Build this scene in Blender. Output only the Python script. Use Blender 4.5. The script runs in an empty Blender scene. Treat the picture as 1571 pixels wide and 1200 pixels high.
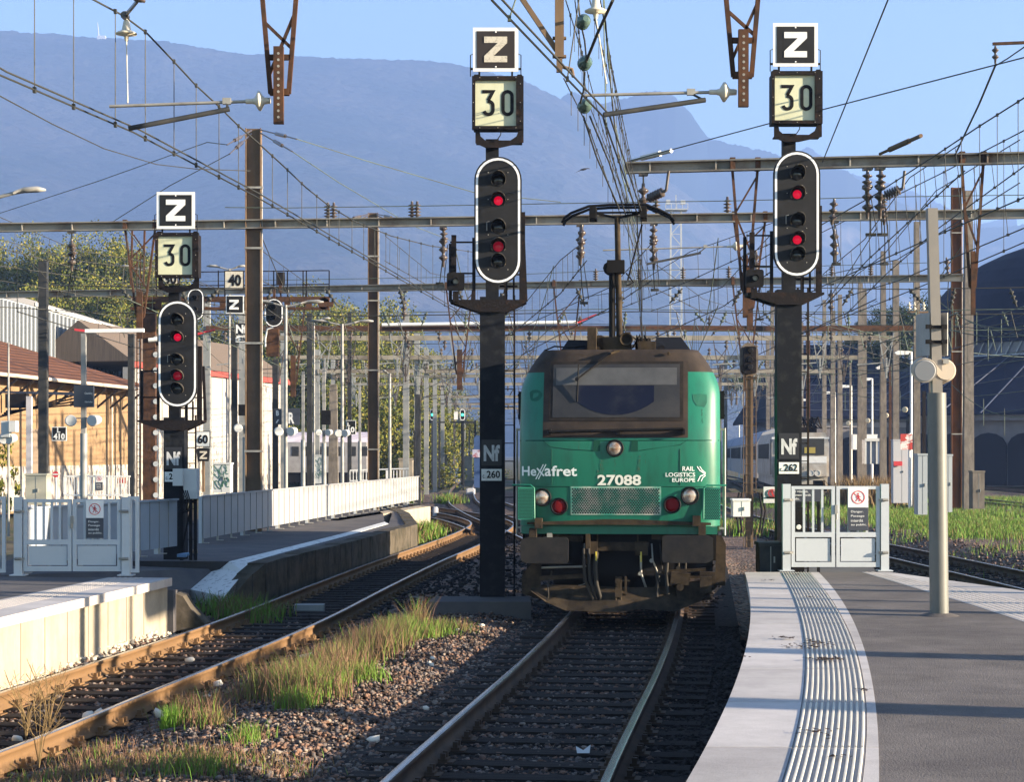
import bpy, math, random
import numpy as np
from mathutils import Vector, Matrix, Euler
random.seed(7); RNG = np.random.default_rng(11)
S = bpy.context.scene
# ------------------------------------------------------------ camera, sky, sun, exposure
CX, HY, F, H = 785.5, 697.0, 2920.0, 2.25
cam = bpy.data.objects.new('camera', bpy.data.cameras.new('camera'))
S.collection.objects.link(cam); S.camera = cam
cam.location = (0, 0, H); cam.rotation_euler = (math.radians(90), 0, 0)
cam.data.sensor_width = 36; cam.data.lens = F/1571*36; cam.data.shift_y = 97/1571
cam.data.clip_start = .5; cam.data.clip_end = 30000
SUN_AZ, SUN_EL = math.radians(75), math.radians(12.5)      # azimuth from behind the camera towards the right
sdir = Vector((math.sin(SUN_AZ)*math.cos(SUN_EL), -math.cos(SUN_AZ)*math.cos(SUN_EL), math.sin(SUN_EL)))
W = bpy.data.worlds.new('World'); S.world = W; W.use_nodes = True
nt = W.node_tree; bg = nt.nodes['Background']
sky = nt.nodes.new('ShaderNodeTexSky'); sky.sky_type = 'NISHITA'; sky.sun_disc = False
sky.sun_elevation = SUN_EL; sky.sun_rotation = math.radians(90)+ (math.pi/2-SUN_AZ)
sky.altitude = 300; sky.air_density = 1.0; sky.dust_density = .6; sky.ozone_density = 2.2
nt.links.new(sky.outputs[0], bg.inputs[0]); bg.inputs[1].default_value = .095
sl = bpy.data.lights.new('sun', 'SUN'); sl.energy = 5.0; sl.angle = math.radians(.5); sl.color = (1, .84, .62)
so = bpy.data.objects.new('sun', sl); S.collection.objects.link(so)
so.rotation_euler = sdir.to_track_quat('Z', 'Y').to_euler()
S.view_settings.view_transform = 'Standard'; S.view_settings.look = 'None'
S.view_settings.exposure = 1.9; S.view_settings.gamma = 1
S.cycles.max_bounces = 6; S.cycles.diffuse_bounces = 2; S.cycles.glossy_bounces = 3
S.cycles.volume_bounces = 0; S.cycles.transparent_max_bounces = 8
S.cycles.use_denoising = True
HAZE_D = 2.45e-4

# ------------------------------------------------------------ helpers
def Sc(Y): return F/Y
def X(px, Y): return (px-CX)*Y/F
def Z(py, Y): return H-(py-HY)*Y/F
def P(px, py, Y): return Vector((X(px, Y), Y, Z(py, Y)))
def G(px, py, z=0.0):
    Y = F*(H-z)/(py-HY); return Vector((X(px, Y), Y, z))
def U(px, py, z):                       # point above the horizon at a known height
    Y = F*(z-H)/(HY-py); return Vector((X(px, Y), Y, z))

MATS = {}
def M(name, col, rough=.6, metal=0.0, col2=None, scale=4, bump=0.0, bscale=None, lo=.4, hi=.65, spec=.5, stretch=None, emis=None, estr=0, detail=6):
    if name in MATS: return MATS[name]
    m = bpy.data.materials.new(name); m.use_nodes = True; t = m.node_tree; b = t.nodes['Principled BSDF']
    if rough >= .55 and spec == .5: spec = .10
    b.inputs['Base Color'].default_value = (*col, 1); b.inputs['Roughness'].default_value = rough
    b.inputs['Metallic'].default_value = metal; b.inputs['Specular IOR Level'].default_value = spec
    tc = t.nodes.new('ShaderNodeTexCoord'); mp = t.nodes.new('ShaderNodeMapping')
    t.links.new(tc.outputs['Object'], mp.inputs[0])
    if stretch: mp.inputs['Scale'].default_value = stretch
    if col2:
        n = t.nodes.new('ShaderNodeTexNoise'); n.inputs['Scale'].default_value = scale; n.inputs['Detail'].default_value = detail
        n.inputs['Roughness'].default_value = .65
        r = t.nodes.new('ShaderNodeValToRGB'); r.color_ramp.elements[0].position = lo; r.color_ramp.elements[1].position = hi
        r.color_ramp.elements[0].color = (*col, 1); r.color_ramp.elements[1].color = (*col2, 1)
        t.links.new(mp.outputs[0], n.inputs['Vector']); t.links.new(n.outputs[0], r.inputs[0]); t.links.new(r.outputs[0], b.inputs['Base Color'])
    if bump:
        n2 = t.nodes.new('ShaderNodeTexNoise'); n2.inputs['Scale'].default_value = bscale or scale*4; n2.inputs['Detail'].default_value = 6
        bp = t.nodes.new('ShaderNodeBump'); bp.inputs['Strength'].default_value = bump; bp.inputs['Distance'].default_value = .02
        t.links.new(mp.outputs[0], n2.inputs['Vector']); t.links.new(n2.outputs[0], bp.inputs['Height']); t.links.new(bp.outputs[0], b.inputs['Normal'])
    if emis:
        b.inputs['Emission Color'].default_value = (*emis, 1); b.inputs['Emission Strength'].default_value = estr
    MATS[name] = m; return m

def mesh_np(name, V, T, mats, mi=None, smooth=False):
    V = np.asarray(V, dtype=np.float32).reshape(-1, 3); T = np.asarray(T, dtype=np.int32); k = T.shape[1]
    me = bpy.data.meshes.new(name); me.vertices.add(len(V)); me.vertices.foreach_set('co', V.ravel())
    me.loops.add(T.size); me.loops.foreach_set('vertex_index', T.ravel())
    me.polygons.add(len(T)); me.polygons.foreach_set('loop_start', np.arange(0, T.size, k, dtype=np.int32))
    try: me.polygons.foreach_set('loop_total', np.full(len(T), k, dtype=np.int32))
    except Exception: pass
    if mi is not None: me.polygons.foreach_set('material_index', np.asarray(mi, dtype=np.int32))
    if smooth: me.polygons.foreach_set('use_smooth', np.ones(len(T), dtype=bool))
    me.update(calc_edges=True); me.validate()
    for m in (mats if isinstance(mats, (list, tuple)) else [mats]): me.materials.append(m)
    return me

def wloc(o):
    v = Vector((0, 0, 0))
    while o is not None: v = v+o.location; o = o.parent
    return v
def tag(o, label=None, cat=None, group=None, kind=None):
    if label: o['label'] = label
    if cat: o['category'] = cat
    if group: o['group'] = group
    if kind: o['kind'] = kind
    return o
def thing(name, label, cat, loc=(0, 0, 0), group=None, kind=None, rotz=0):
    o = bpy.data.objects.new(name, None); S.collection.objects.link(o); o.empty_display_size = .2
    o.location = loc; o.rotation_euler = (0, 0, rotz); return tag(o, label, cat, group, kind)
def link(name, me, parent=None, loc=(0, 0, 0)):
    o = bpy.data.objects.new(name, me); S.collection.objects.link(o); o.location = loc
    if parent: o.parent = parent
    return o
def dup(root, loc, label=None, group=None, rotz=None, scale=None):
    r = root.copy(); S.collection.objects.link(r); r.location = loc
    if label: r['label'] = label
    if group: r['group'] = group
    if rotz is not None: r.rotation_euler = (0, 0, rotz)
    if scale: r.scale = scale
    for ch in list(root.children):
        c = ch.copy(); S.collection.objects.link(c); c.parent = r
        for g in list(ch.children):
            d = g.copy(); S.collection.objects.link(d); d.parent = c
    return r

class MB:
    """collects shapes; build() links them as one mesh object"""
    def __init__(s): s.v = []; s.f = []; s.m = []; s.sm = []; s.cur = 0; s.smooth = False
    def add(s, vs, fs, sm=None):
        o = len(s.v); s.v += [tuple(v) for v in vs]; s.f += [tuple(i+o for i in f) for f in fs]
        s.m += [s.cur]*len(fs); s.sm += [s.smooth if sm is None else sm]*len(fs); return s
    def mat(s, i): s.cur = i; return s
    def box(s, x0, x1, y0, y1, z0, z1, M4=None):
        vs = [Vector(p) for p in ((x0, y0, z0), (x1, y0, z0), (x1, y1, z0), (x0, y1, z0), (x0, y0, z1), (x1, y0, z1), (x1, y1, z1), (x0, y1, z1))]
        if M4: vs = [M4 @ v for v in vs]
        return s.add(vs, [(0, 3, 2, 1), (4, 5, 6, 7), (0, 1, 5, 4), (1, 2, 6, 5), (2, 3, 7, 6), (3, 0, 4, 7)], False)
    def cbox(s, c, sx, sy, sz): return s.box(c[0]-sx/2, c[0]+sx/2, c[1]-sy/2, c[1]+sy/2, c[2]-sz/2, c[2]+sz/2)
    def frame(s, a, b, up=None):
        a, b = Vector(a), Vector(b); d = (b-a); L = d.length; d.normalize()
        u = Vector(up) if up else (Vector((0, 0, 1)) if abs(d.z) < .95 else Vector((0, 1, 0)))
        x = d.cross(u).normalized(); y = x.cross(d).normalized()
        return a, b, d, x, y, L
    def bar(s, a, b, w, h, up=None):
        a, b, d, x, y, L = s.frame(a, b, up)
        c = [(-w/2, -h/2), (w/2, -h/2), (w/2, h/2), (-w/2, h/2)]
        vs = [a+x*p+y*q for p, q in c]+[b+x*p+y*q for p, q in c]
        return s.add(vs, [(0, 1, 2, 3), (7, 6, 5, 4), (0, 4, 5, 1), (1, 5, 6, 2), (2, 6, 7, 3), (3, 7, 4, 0)], False)
    def tube(s, a, b, r, n=8, r2=None, caps=True):
        a, b, d, x, y, L = s.frame(a, b); r2 = r if r2 is None else r2
        vs = []
        for (c, rr) in ((a, r), (b, r2)):
            vs += [c+(x*math.cos(t)+y*math.sin(t))*rr for t in (2*math.pi*i/n for i in range(n))]
        s.add(vs, [(i, (i+1) % n, n+(i+1) % n, n+i) for i in range(n)], n > 4)
        if caps: s.add(vs, [tuple(range(n))[::-1], tuple(range(n, 2*n))], False)
        return s
    def path(s, pts, r, n=6, closed=False):
        pts = [Vector(p) for p in pts]; vs = []; N = len(pts); px = None
        for i, p in enumerate(pts):
            if closed: d = pts[(i+1) % N]-pts[i-1]
            else: d = pts[min(i+1, N-1)]-pts[max(i-1, 0)]
            d.normalize(); u = Vector((0, 0, 1)) if abs(d.z) < .97 else Vector((0, 1, 0))
            if px is None: px = d.cross(u).normalized()
            else: px = (px-d*px.dot(d)).normalized()
            y = px.cross(d)
            vs += [p+(px*math.cos(t)+y*math.sin(t))*r for t in (2*math.pi*k/n for k in range(n))]
        fs = [(i*n+k, i*n+(k+1) % n, ((i+1) % N)*n+(k+1) % n, ((i+1) % N)*n+k) for i in range(N if closed else N-1) for k in range(n)]
        s.add(vs, fs, True)
        if not closed: s.add(vs, [tuple(range(n))[::-1], tuple(range((N-1)*n, N*n))], False)
        return s
    def lathe(s, a, d, prof, n=14, caps=True):
        """prof: list of (distance along d, radius)"""
        a = Vector(a); d = Vector(d).normalized(); u = Vector((0, 0, 1)) if abs(d.z) < .95 else Vector((0, 1, 0))
        x = d.cross(u).normalized(); y = x.cross(d); vs = []
        for t, r in prof: vs += [a+d*t+(x*math.cos(q)+y*math.sin(q))*max(r, 1e-4) for q in (2*math.pi*i/n for i in range(n))]
        k = len(prof)
        s.add(vs, [(i*n+j, i*n+(j+1) % n, (i+1)*n+(j+1) % n, (i+1)*n+j) for i in range(k-1) for j in range(n)], True)
        if caps: s.add(vs, [tuple(range(n))[::-1], tuple(range((k-1)*n, k*n))], False)
        return s
    def prism(s, pts, y0, y1):          # outline in x,z extruded along y
        n = len(pts); vs = [(x, y0, z) for x, z in pts]+[(x, y1, z) for x, z in pts]
        return s.add(vs, [tuple(range(n)), tuple(range(n, 2*n))[::-1]]+[(i, n+i, n+(i+1) % n, (i+1) % n) for i in range(n)], False)
    def prismz(s, pts, z0, z1):
        n = len(pts); vs = [(x, y, z0) for x, y in pts]+[(x, y, z1) for x, y in pts]
        return s.add(vs, [tuple(range(n))[::-1], tuple(range(n, 2*n))]+[(i, (i+1) % n, n+(i+1) % n, n+i) for i in range(n)], False)
    def ring(s, outer, inner, y0, y1):  # closed band between two outlines (same count) in x,z
        n = len(outer); vs = [(x, y0, z) for x, z in outer]+[(x, y0, z) for x, z in inner]+[(x, y1, z) for x, z in outer]+[(x, y1, z) for x, z in inner]
        fs = []
        for i in range(n):
            j = (i+1) % n; fs += [(i, j, n+j, n+i), (2*n+i, 3*n+i, 3*n+j, 2*n+j), (i, 2*n+i, 2*n+j, j), (n+i, n+j, 3*n+j, 3*n+i)]
        return s.add(vs, fs, False)
    def build(s, name, mats, parent=None, local=False, loc=None, **kw):
        mats = mats if isinstance(mats, (list, tuple)) else [mats]
        vs = np.array([tuple(v) for v in s.v], dtype=float)
        if parent is None:
            off = Vector(loc) if loc is not None else Vector(((vs[:, 0].min()+vs[:, 0].max())/2, (vs[:, 1].min()+vs[:, 1].max())/2, vs[:, 2].min()))
        else: off = Vector((0, 0, 0)) if local else wloc(parent)
        me = bpy.data.meshes.new(name); me.from_pydata((vs-np.array(off)).tolist(), [], s.f)
        me.polygons.foreach_set('material_index', s.m); me.polygons.foreach_set('use_smooth', s.sm); me.update()
        bmx = me
        for m in mats: me.materials.append(m)
        o = link(name, me, parent, off if parent is None else (0, 0, 0))
        if kw: tag(o, **kw)
        return o

def stad(cx, cz, hw, hh, n=12):         # rounded-end (oval) outline
    o = []
    for i in range(n+1): a = math.pi*i/n; o.append((cx+hw*math.cos(a), cz+hh-hw+hw*math.sin(a)))
    for i in range(n+1): a = math.pi+math.pi*i/n; o.append((cx+hw*math.cos(a), cz-hh+hw+hw*math.sin(a)))
    return o
def rrect(x0, x1, z0, z1, r, n=4):
    o = []
    for cx, cz, a0 in ((x1-r, z1-r, 0), (x0+r, z1-r, 90), (x0+r, z0+r, 180), (x1-r, z0+r, 270)):
        for i in range(n+1): a = math.radians(a0+90*i/n); o.append((cx+r*math.cos(a), cz+r*math.sin(a)))
    return o
def stroke(mb, pts, w, y0, y1):         # flat lettering stroke with square joints following x,z points
    pts = [Vector((p[0], p[1])) for p in pts]; L = []; R = []
    for i, p in enumerate(pts):
        a = (pts[i]-pts[i-1]).normalized() if i else (pts[1]-pts[0]).normalized()
        b = (pts[i+1]-pts[i]).normalized() if i < len(pts)-1 else a
        t = (a+b).normalized() if (a+b).length > .1 else a; nrm = Vector((-t.y, t.x)); k = w/2/max(.55, nrm.dot(Vector((-b.y, b.x))))
        L.append(p+nrm*k); R.append(p-nrm*k)
    n = len(pts); vs = [(q.x, y0, q.y) for q in L]+[(q.x, y0, q.y) for q in R]+[(q.x, y1, q.y) for q in L]+[(q.x, y1, q.y) for q in R]
    fs = []
    for i in range(n-1): fs += [(i, n+i, n+i+1, i+1), (i, i+1, 2*n+i+1, 2*n+i), (n+i, 3*n+i, 3*n+i+1, n+i+1)]
    fs += [(0, 2*n, 3*n, n), (n-1, 2*n-1, 4*n-1, 3*n-1)]
    mb.add(vs, fs, False)
def arc(cx, cz, rx, rz, a0, a1, n=10): return [(cx+rx*math.cos(math.radians(a0+(a1-a0)*i/n)), cz+rz*math.sin(math.radians(a0+(a1-a0)*i/n))) for i in range(n+1)]
def digit(mb, ch, x, z, w, h, t, y0, y1):  # narrow road-sign digits, (x,z)= lower left
    r = w/2; cx = x+r; hh = t/2
    if ch == '0':
        pts = arc(cx, z+h-r, r-hh, r-hh, 0, 180)+arc(cx, z+r, r-hh, r-hh, 180, 360); pts.append(pts[0])
        stroke(mb, pts, t, y0, y1)
    elif ch == '3':
        stroke(mb, [(x, z+h-hh), (x+w-hh, z+h-hh), (x+w*.48, z+h*.60)], t, y0, y1)
        stroke(mb, [(x+w*.42, z+h*.565)]+arc(cx, z+h*.565-(r-hh), r-hh, r-hh, 80, 0, 6)+arc(cx, z+r, r-hh, r-hh, 0, -165, 10), t, y0, y1)
    elif ch == '6':
        pts = arc(cx, z+r, r-hh, r-hh, 180, 540, 18); stroke(mb, pts, t, y0, y1)
        stroke(mb, [(x+w*.75, z+h), (x+hh+w*.06, z+h*.5), (x+hh, z+r)], t, y0, y1)
    elif ch == '4':
        stroke(mb, [(x+w*.5, z+h), (x+hh, z+h*.28), (x+w, z+h*.28)], t, y0, y1); stroke(mb, [(x+w*.72, z+h*.6), (x+w*.72, z)], t, y0, y1)
def zletter(mb, x, z, w, h, t, y0, y1):
    d = t*1.5
    mb.prism([(x, z), (x+w, z), (x+w, z+t), (x+d, z+t), (x+w, z+h-t), (x+w, z+h), (x, z+h), (x, z+h-t), (x+w-d, z+h-t), (x, z+t)], y0, y1)

_tc = {}
def textmesh(txt, size, bold=0.0, sx=1.0, spacing=1.0, line=1.0, align='LEFT', ext=.002):
    c = bpy.data.curves.new('lettering', 'FONT'); c.body = txt; c.size = size; c.offset = bold; c.extrude = ext; c.resolution_u = 3
    c.space_character = spacing; c.space_line = line; c.align_x = align
    o = bpy.data.objects.new('lettering', c); S.collection.objects.link(o)
    dg = bpy.context.evaluated_depsgraph_get(); me = bpy.data.meshes.new_from_object(o.evaluated_get(dg))
    bpy.data.objects.remove(o); bpy.data.curves.remove(c)
    n = len(me.vertices); v = np.zeros(n*3); me.vertices.foreach_get('co', v); v = v.reshape(-1, 3)
    v = np.stack([v[:, 0]*sx, -v[:, 2], v[:, 1]], 1)     # stands in the x,z plane facing -y
    me.vertices.foreach_set('co', v.ravel()); me.update()
    return me
def text(txt, size, mat, parent, loc, name='lettering', fit=None, **kw):
    """fit=(w,h): scale mesh to this width and height, loc = lower-left corner"""
    me = textmesh(txt, size, **kw); n = len(me.vertices); v = np.zeros(n*3); me.vertices.foreach_get('co', v); v = v.reshape(-1, 3)
    if fit:
        v[:, 0] = (v[:, 0]-v[:, 0].min())/np.ptp(v[:, 0])*fit[0]; v[:, 2] = (v[:, 2]-v[:, 2].min())/np.ptp(v[:, 2])*fit[1]
        me.vertices.foreach_set('co', v.ravel()); me.update()
    me.materials.clear(); me.materials.append(mat); me.name = name
    return link(name, me, parent, loc)

def smooth_path(pts, step=.6):
    pts = np.array(pts, float); y = pts[:, 1]; ys = np.arange(y[0], y[-1], step)
    # C1 cubic through the points
    d = np.gradient(pts[:, 0], y); xs = []
    for q in ys:
        i = min(max(np.searchsorted(y, q)-1, 0), len(y)-2); h = y[i+1]-y[i]; t = (q-y[i])/h
        xs.append((2*t**3-3*t*t+1)*pts[i, 0]+(t**3-2*t*t+t)*h*d[i]+(-2*t**3+3*t*t)*pts[i+1, 0]+(t**3-t*t)*h*d[i+1])
    return np.stack([np.array(xs), ys], 1)

# ------------------------------------------------------------ materials
m_black = M('black_paint', (.007, .007, .008), .6, col2=(.014, .013, .013), scale=9)
m_white = M('white_enamel', (.70, .70, .69), .4, col2=(.60, .59, .57), scale=5, lo=.5, hi=.8)
m_cream = M('cream_lightbox', (.56, .57, .40), .35, col2=(.50, .50, .33), scale=3)
m_beige = M('faded_letter', (.52, .48, .40), .6, col2=(.30, .27, .22), scale=30, lo=.5, hi=.7)
m_rustblk = M('rusted_black_steel', (.012, .010, .010), .65, col2=(.040, .022, .015), scale=7, lo=.52, hi=.8, bump=.3)
m_rust = M('rusty_steel', (.085, .042, .024), .8, col2=(.04, .026, .02), scale=5, bump=.3)
m_mastbrown = M('weathered_mast_steel', (.13, .092, .062), .75, col2=(.17, .11, .065), scale=3, bump=.15, stretch=(1, 1, .3))
m_conc = M('weathered_concrete', (.20, .175, .15), .9, col2=(.13, .115, .10), scale=6, bump=.25, stretch=(1, 1, .4))
m_galv = M('galvanised_steel', (.32, .31, .28), .5, .3, col2=(.20, .185, .165), scale=3, stretch=(1, 1, 1))
m_beam = M('gantry_beam_steel', (.27, .25, .215), .6, col2=(.14, .10, .075), scale=1.2, lo=.48, hi=.7)
m_grey = M('grey_paint', (.26, .255, .245), .5, col2=(.21, .205, .195), scale=3)
m_greyd = M('dark_grey_paint', (.20, .21, .21), .5, col2=(.25, .25, .24), scale=3)
m_ltgrey = M('light_grey_paint', (.48, .49, .49), .45, col2=(.42, .43, .43), scale=3, lo=.45, hi=.8)
m_gate = M('gate_paint', (.42, .45, .48), .45, col2=(.37, .40, .43), scale=4, lo=.5, hi=.8)
m_darksteel = M('dark_mast_steel', (.025, .028, .032), .6, col2=(.045, .044, .042), scale=4)
m_wire = M('dark_wire', (.05, .05, .045), .6, .3)
m_copper = M('copper_patina_wire', (.10, .13, .10), .6, .1, col2=(.06, .065, .055), scale=2)
m_insul = M('brown_insulator', (.045, .032, .028), .3, col2=(.10, .08, .065), scale=8)
m_glassins = M('green_glass_insulator', (.05, .09, .08), .12, col2=(.08, .12, .1), scale=6)
m_pale = M('pale_insulator', (.55, .5, .4), .35)
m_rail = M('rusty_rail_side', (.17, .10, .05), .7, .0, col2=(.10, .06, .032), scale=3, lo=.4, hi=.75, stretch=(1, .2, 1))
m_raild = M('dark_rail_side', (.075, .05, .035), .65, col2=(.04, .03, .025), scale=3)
m_railtop = M('polished_rail_head', (.55, .53, .50), .25, .9, col2=(.40, .36, .32), scale=2, stretch=(3, .2, 1))
m_wood = M('tarred_sleeper', (.016, .013, .012), .85, col2=(.042, .033, .028), scale=6, bump=.6, stretch=(.4, 6, 2))
m_plat = M('platform_asphalt', (.155, .138, .13), .92, col2=(.115, .103, .10), scale=1.3, bump=.5, bscale=90, lo=.35, hi=.65)
m_slab = M('pale_platform_slab', (.47, .44, .425), .8, col2=(.41, .38, .37), scale=1.6, bump=.1, bscale=60, lo=.3, hi=.75)
m_wallc = M('cream_concrete_wall', (.36, .31, .24), .85, col2=(.27, .23, .175), scale=2.5, bump=.2, bscale=30, stretch=(2, 2, .35), lo=.4, hi=.8)
def vary(m, lo_=.86, hi_=1.08):
    t = m.node_tree; b = t.nodes['Principled BSDF']; l = b.inputs['Base Color'].links[0].from_socket
    oi = t.nodes.new('ShaderNodeObjectInfo'); mr = t.nodes.new('ShaderNodeMapRange'); mr.inputs['To Min'].default_value = lo_; mr.inputs['To Max'].default_value = hi_
    n = t.nodes.new('ShaderNodeTexNoise'); n.inputs['Scale'].default_value = .9; n.inputs['Detail'].default_value = 8; n.inputs['Roughness'].default_value = .75
    r = t.nodes.new('ShaderNodeMapRange'); r.inputs['From Min'].default_value = .35; r.inputs['From Max'].default_value = .6; r.inputs['To Min'].default_value = .72; r.inputs['To Max'].default_value = 1.0
    g = t.nodes.new('ShaderNodeNewGeometry'); t.links.new(g.outputs['Position'], n.inputs['Vector']); t.links.new(n.outputs[0], r.inputs[0])
    m1 = t.nodes.new('ShaderNodeMath'); m1.operation = 'MULTIPLY'; t.links.new(oi.outputs['Random'], mr.inputs[0]); t.links.new(mr.outputs[0], m1.inputs[0]); t.links.new(r.outputs[0], m1.inputs[1])
    hs = t.nodes.new('ShaderNodeVectorMath'); hs.operation = 'SCALE'; t.links.new(l, hs.inputs[0]); t.links.new(m1.outputs[0], hs.inputs['Scale']); t.links.new(hs.outputs[0], b.inputs['Base Color'])
vary(m_slab); vary(m_wallc, .97, 1.03); vary(m_plat, 1, 1); vary(m_conc); vary(m_mastbrown, .85, 1.15)
m_litter = M('dead_leaf', (.045, .028, .022), .9)
m_red = M('sign_red', (.50, .04, .05), .5)
m_signdark = M('sign_dark', (.035, .04, .055), .5)
# ------------------------------------------------------------ ground, tracks, platforms
T1 = smooth_path([(-1.35, 4), (-.35, 11), (-.12, 13.05), (.265, 16.06), (.72, 19.5), (1.40, 25.2), (2.0, 31), (3.5, 46), (5.2, 65), (8.5, 100)], .3)
T2 = smooth_path([(-6.6, 9), (-4.97, 15.7), (-4.5, 19.5), (-3.6, 27.5), (-3.02, 35.4), (-2.35, 44), (-1.6, 52), (-.85, 62), (-.7, 67.5), (-1.3, 74), (-2.6, 81), (-5.0, 91), (-8, 105)], .3)
T3 = smooth_path([(9.9, 8), (9.9, 20), (9.75, 33), (9.4, 45), (8.9, 58), (8.6, 75), (9.5, 100)], .3)
def tx(T, y): return np.interp(y, T[:, 1], T[:, 0])
# right platform outline (track side edge) traced as real distances
PZ = .55
EDGE = sorted([tuple(G(a, b, PZ))[:2] for a, b in ((1143, 880), (1149, 905), (1151, 940), (1149, 975), (1140, 1015), (1126, 1052), (1107, 1097), (1085, 1143), (1055, 1198))], key=lambda p: p[1])
def curve_from(lst): 
    L = sorted([tuple(G(a, b, PZ))[:2] for a, b in lst], key=lambda p: p[1])
    y = np.array([p[1] for p in L]); x = np.array([p[0] for p in L]); c = np.polyfit(y, x, 3); return lambda q: np.polyval(c, q)
eA = curve_from([(1143, 880), (1149, 905), (1151, 940), (1149, 975), (1140, 1015), (1126, 1052), (1107, 1097), (1085, 1143), (1055, 1198)])
eB = curve_from([(1197, 877), (1212, 905), (1229, 950), (1234, 1000), (1233, 1050), (1228, 1110), (1213, 1160), (1200, 1198)])
eC = curve_from([(1241, 877), (1268, 910), (1298, 960), (1318, 1015), (1326, 1060), (1329, 1130), (1325, 1180), (1322, 1198)])
eD = curve_from([(1254, 877), (1280, 905), (1307, 950), (1326, 1000), (1339, 1050), (1347, 1110), (1349, 1150), (1347, 1198)])
def eR(q): return min(7.3, 5.36+.25*(27.6-q))
def eI(q): return 5.02+.16*min(1, (27.6-q)/6)
YS, YE = 7.0, 27.35

def hgt(x, y):
    """terrain height"""
    x = np.asarray(x, float); y = np.asarray(y, float)
    a = tx(T1, y); b = tx(T2, y)
    h = np.full(x.shape, -.32)
    h = np.where(x < b+1.6, -.42, h)
    t = np.clip((x-(b+.9))/np.maximum((a-1.7)-(b+.9), .3), 0, 1)
    mid = (x > b+.9) & (x < a-1.0)
    h = np.where(mid, -.42+.28*np.sin(np.clip(t, 0, 1)*np.pi*.5)+.06*np.sin(t*np.pi), h)
    h = np.where((x >= a-1.6) & (x <= a+1.6), -.215, h)
    k = np.clip((x-(a-2.0))/.5, 0, 1); h = np.where((x > a-2.0) & (x < a-1.5), -.14*(1-k)+-.215*k, h)
    left = x < b-1.1
    tl = np.clip((b-1.1-x)/1.0, 0, 1)
    kk = np.clip((34-y)/4, 0, 1)*np.where(y < 26, 1, .66); h = np.where(left, -.42+.40*tl*kk, h)
    tl2 = np.clip((b-.80-x)/.30, 0, 1)*np.clip((27-y)/1.5, 0, 1); h = np.where(x < b-.8, np.maximum(h, -.42+.39*tl2), h)
    c = tx(T3, y); h = np.where(np.abs(x-c) < 1.7, -.33, h); h = np.where(x > c+1.7, -.33+.22*np.clip((x-c-1.7)/1.0, 0, 1), h)
    far = np.clip((y-70)/30, 0, 1); h = h*(1-far)+(-.35)*far
    return h
gx = np.arange(-9, 40.01, .22); gy = np.concatenate([np.arange(6, 45, .25), np.arange(45, 130, 1.0)])
XX, YY = np.meshgrid(gx, gy); ZZ = hgt(XX, YY)+RNG.normal(0, .008, XX.shape)
nx, ny = len(gx), len(gy); idx = np.arange(nx*ny).reshape(ny, nx)
q = np.stack([idx[:-1, :-1], idx[:-1, 1:], idx[1:, 1:], idx[1:, :-1]], -1).reshape(-1, 4)
m_ballast = bpy.data.materials.new('ballast_ground'); m_ballast.use_nodes = True
t = m_ballast.node_tree; b = t.nodes['Principled BSDF']; b.inputs['Roughness'].default_value = .95; b.inputs['Specular IOR Level'].default_value = .1
tc = t.nodes.new('ShaderNodeTexCoord'); vo = t.nodes.new('ShaderNodeTexVoronoi'); vo.inputs['Scale'].default_value = 16
vo2 = t.nodes.new('ShaderNodeTexVoronoi'); vo2.inputs['Scale'].default_value = 16
r = t.nodes.new('ShaderNodeValToRGB'); E = r.color_ramp.elements
E[0].color = (.026, .021, .020, 1); E[1].color = (.25, .20, .165, 1); E[1].position = 1
for pos, c in ((.3, (.075, .055, .045)), (.5, (.20, .115, .08)), (.75, (.09, .08, .08))): e = E.new(pos); e.color = (*c, 1)
sep = t.nodes.new('ShaderNodeSeparateColor'); bp = t.nodes.new('ShaderNodeBump'); bp.inputs['Strength'].default_value = 1; bp.inputs['Distance'].default_value = .04
for n in (vo, vo2): t.links.new(tc.outputs['Object'], n.inputs['Vector'])
t.links.new(vo.outputs['Color'], sep.inputs[0]); t.links.new(sep.outputs[0], r.inputs[0]); t.links.new(r.outputs[0], b.inputs['Base Color'])
inv = t.nodes.new('ShaderNodeMath'); inv.operation = 'MULTIPLY'; inv.inputs[1].default_value = -1
t.links.new(vo2.outputs['Distance'], inv.inputs[0]); t.links.new(inv.outputs[0], bp.inputs['Height']); t.links.new(bp.outputs[0], b.inputs['Normal'])
me = mesh_np('ground', np.stack([XX, YY, ZZ], -1), q, m_ballast); link('ballast_ground', me)['kind'] = 'structure'
m_earth = M('far_ground', (.13, .10, .075), .95, col2=(.07, .08, .035), scale=.08, lo=.4, hi=.6)
me = mesh_np('ground', [(-9000, -300, -.62), (9000, -300, -.62), (9000, 12000, -.62), (-9000, 12000, -.62)], [(0, 1, 2, 3)], m_earth); link('ground', me)['kind'] = 'structure'
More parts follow.
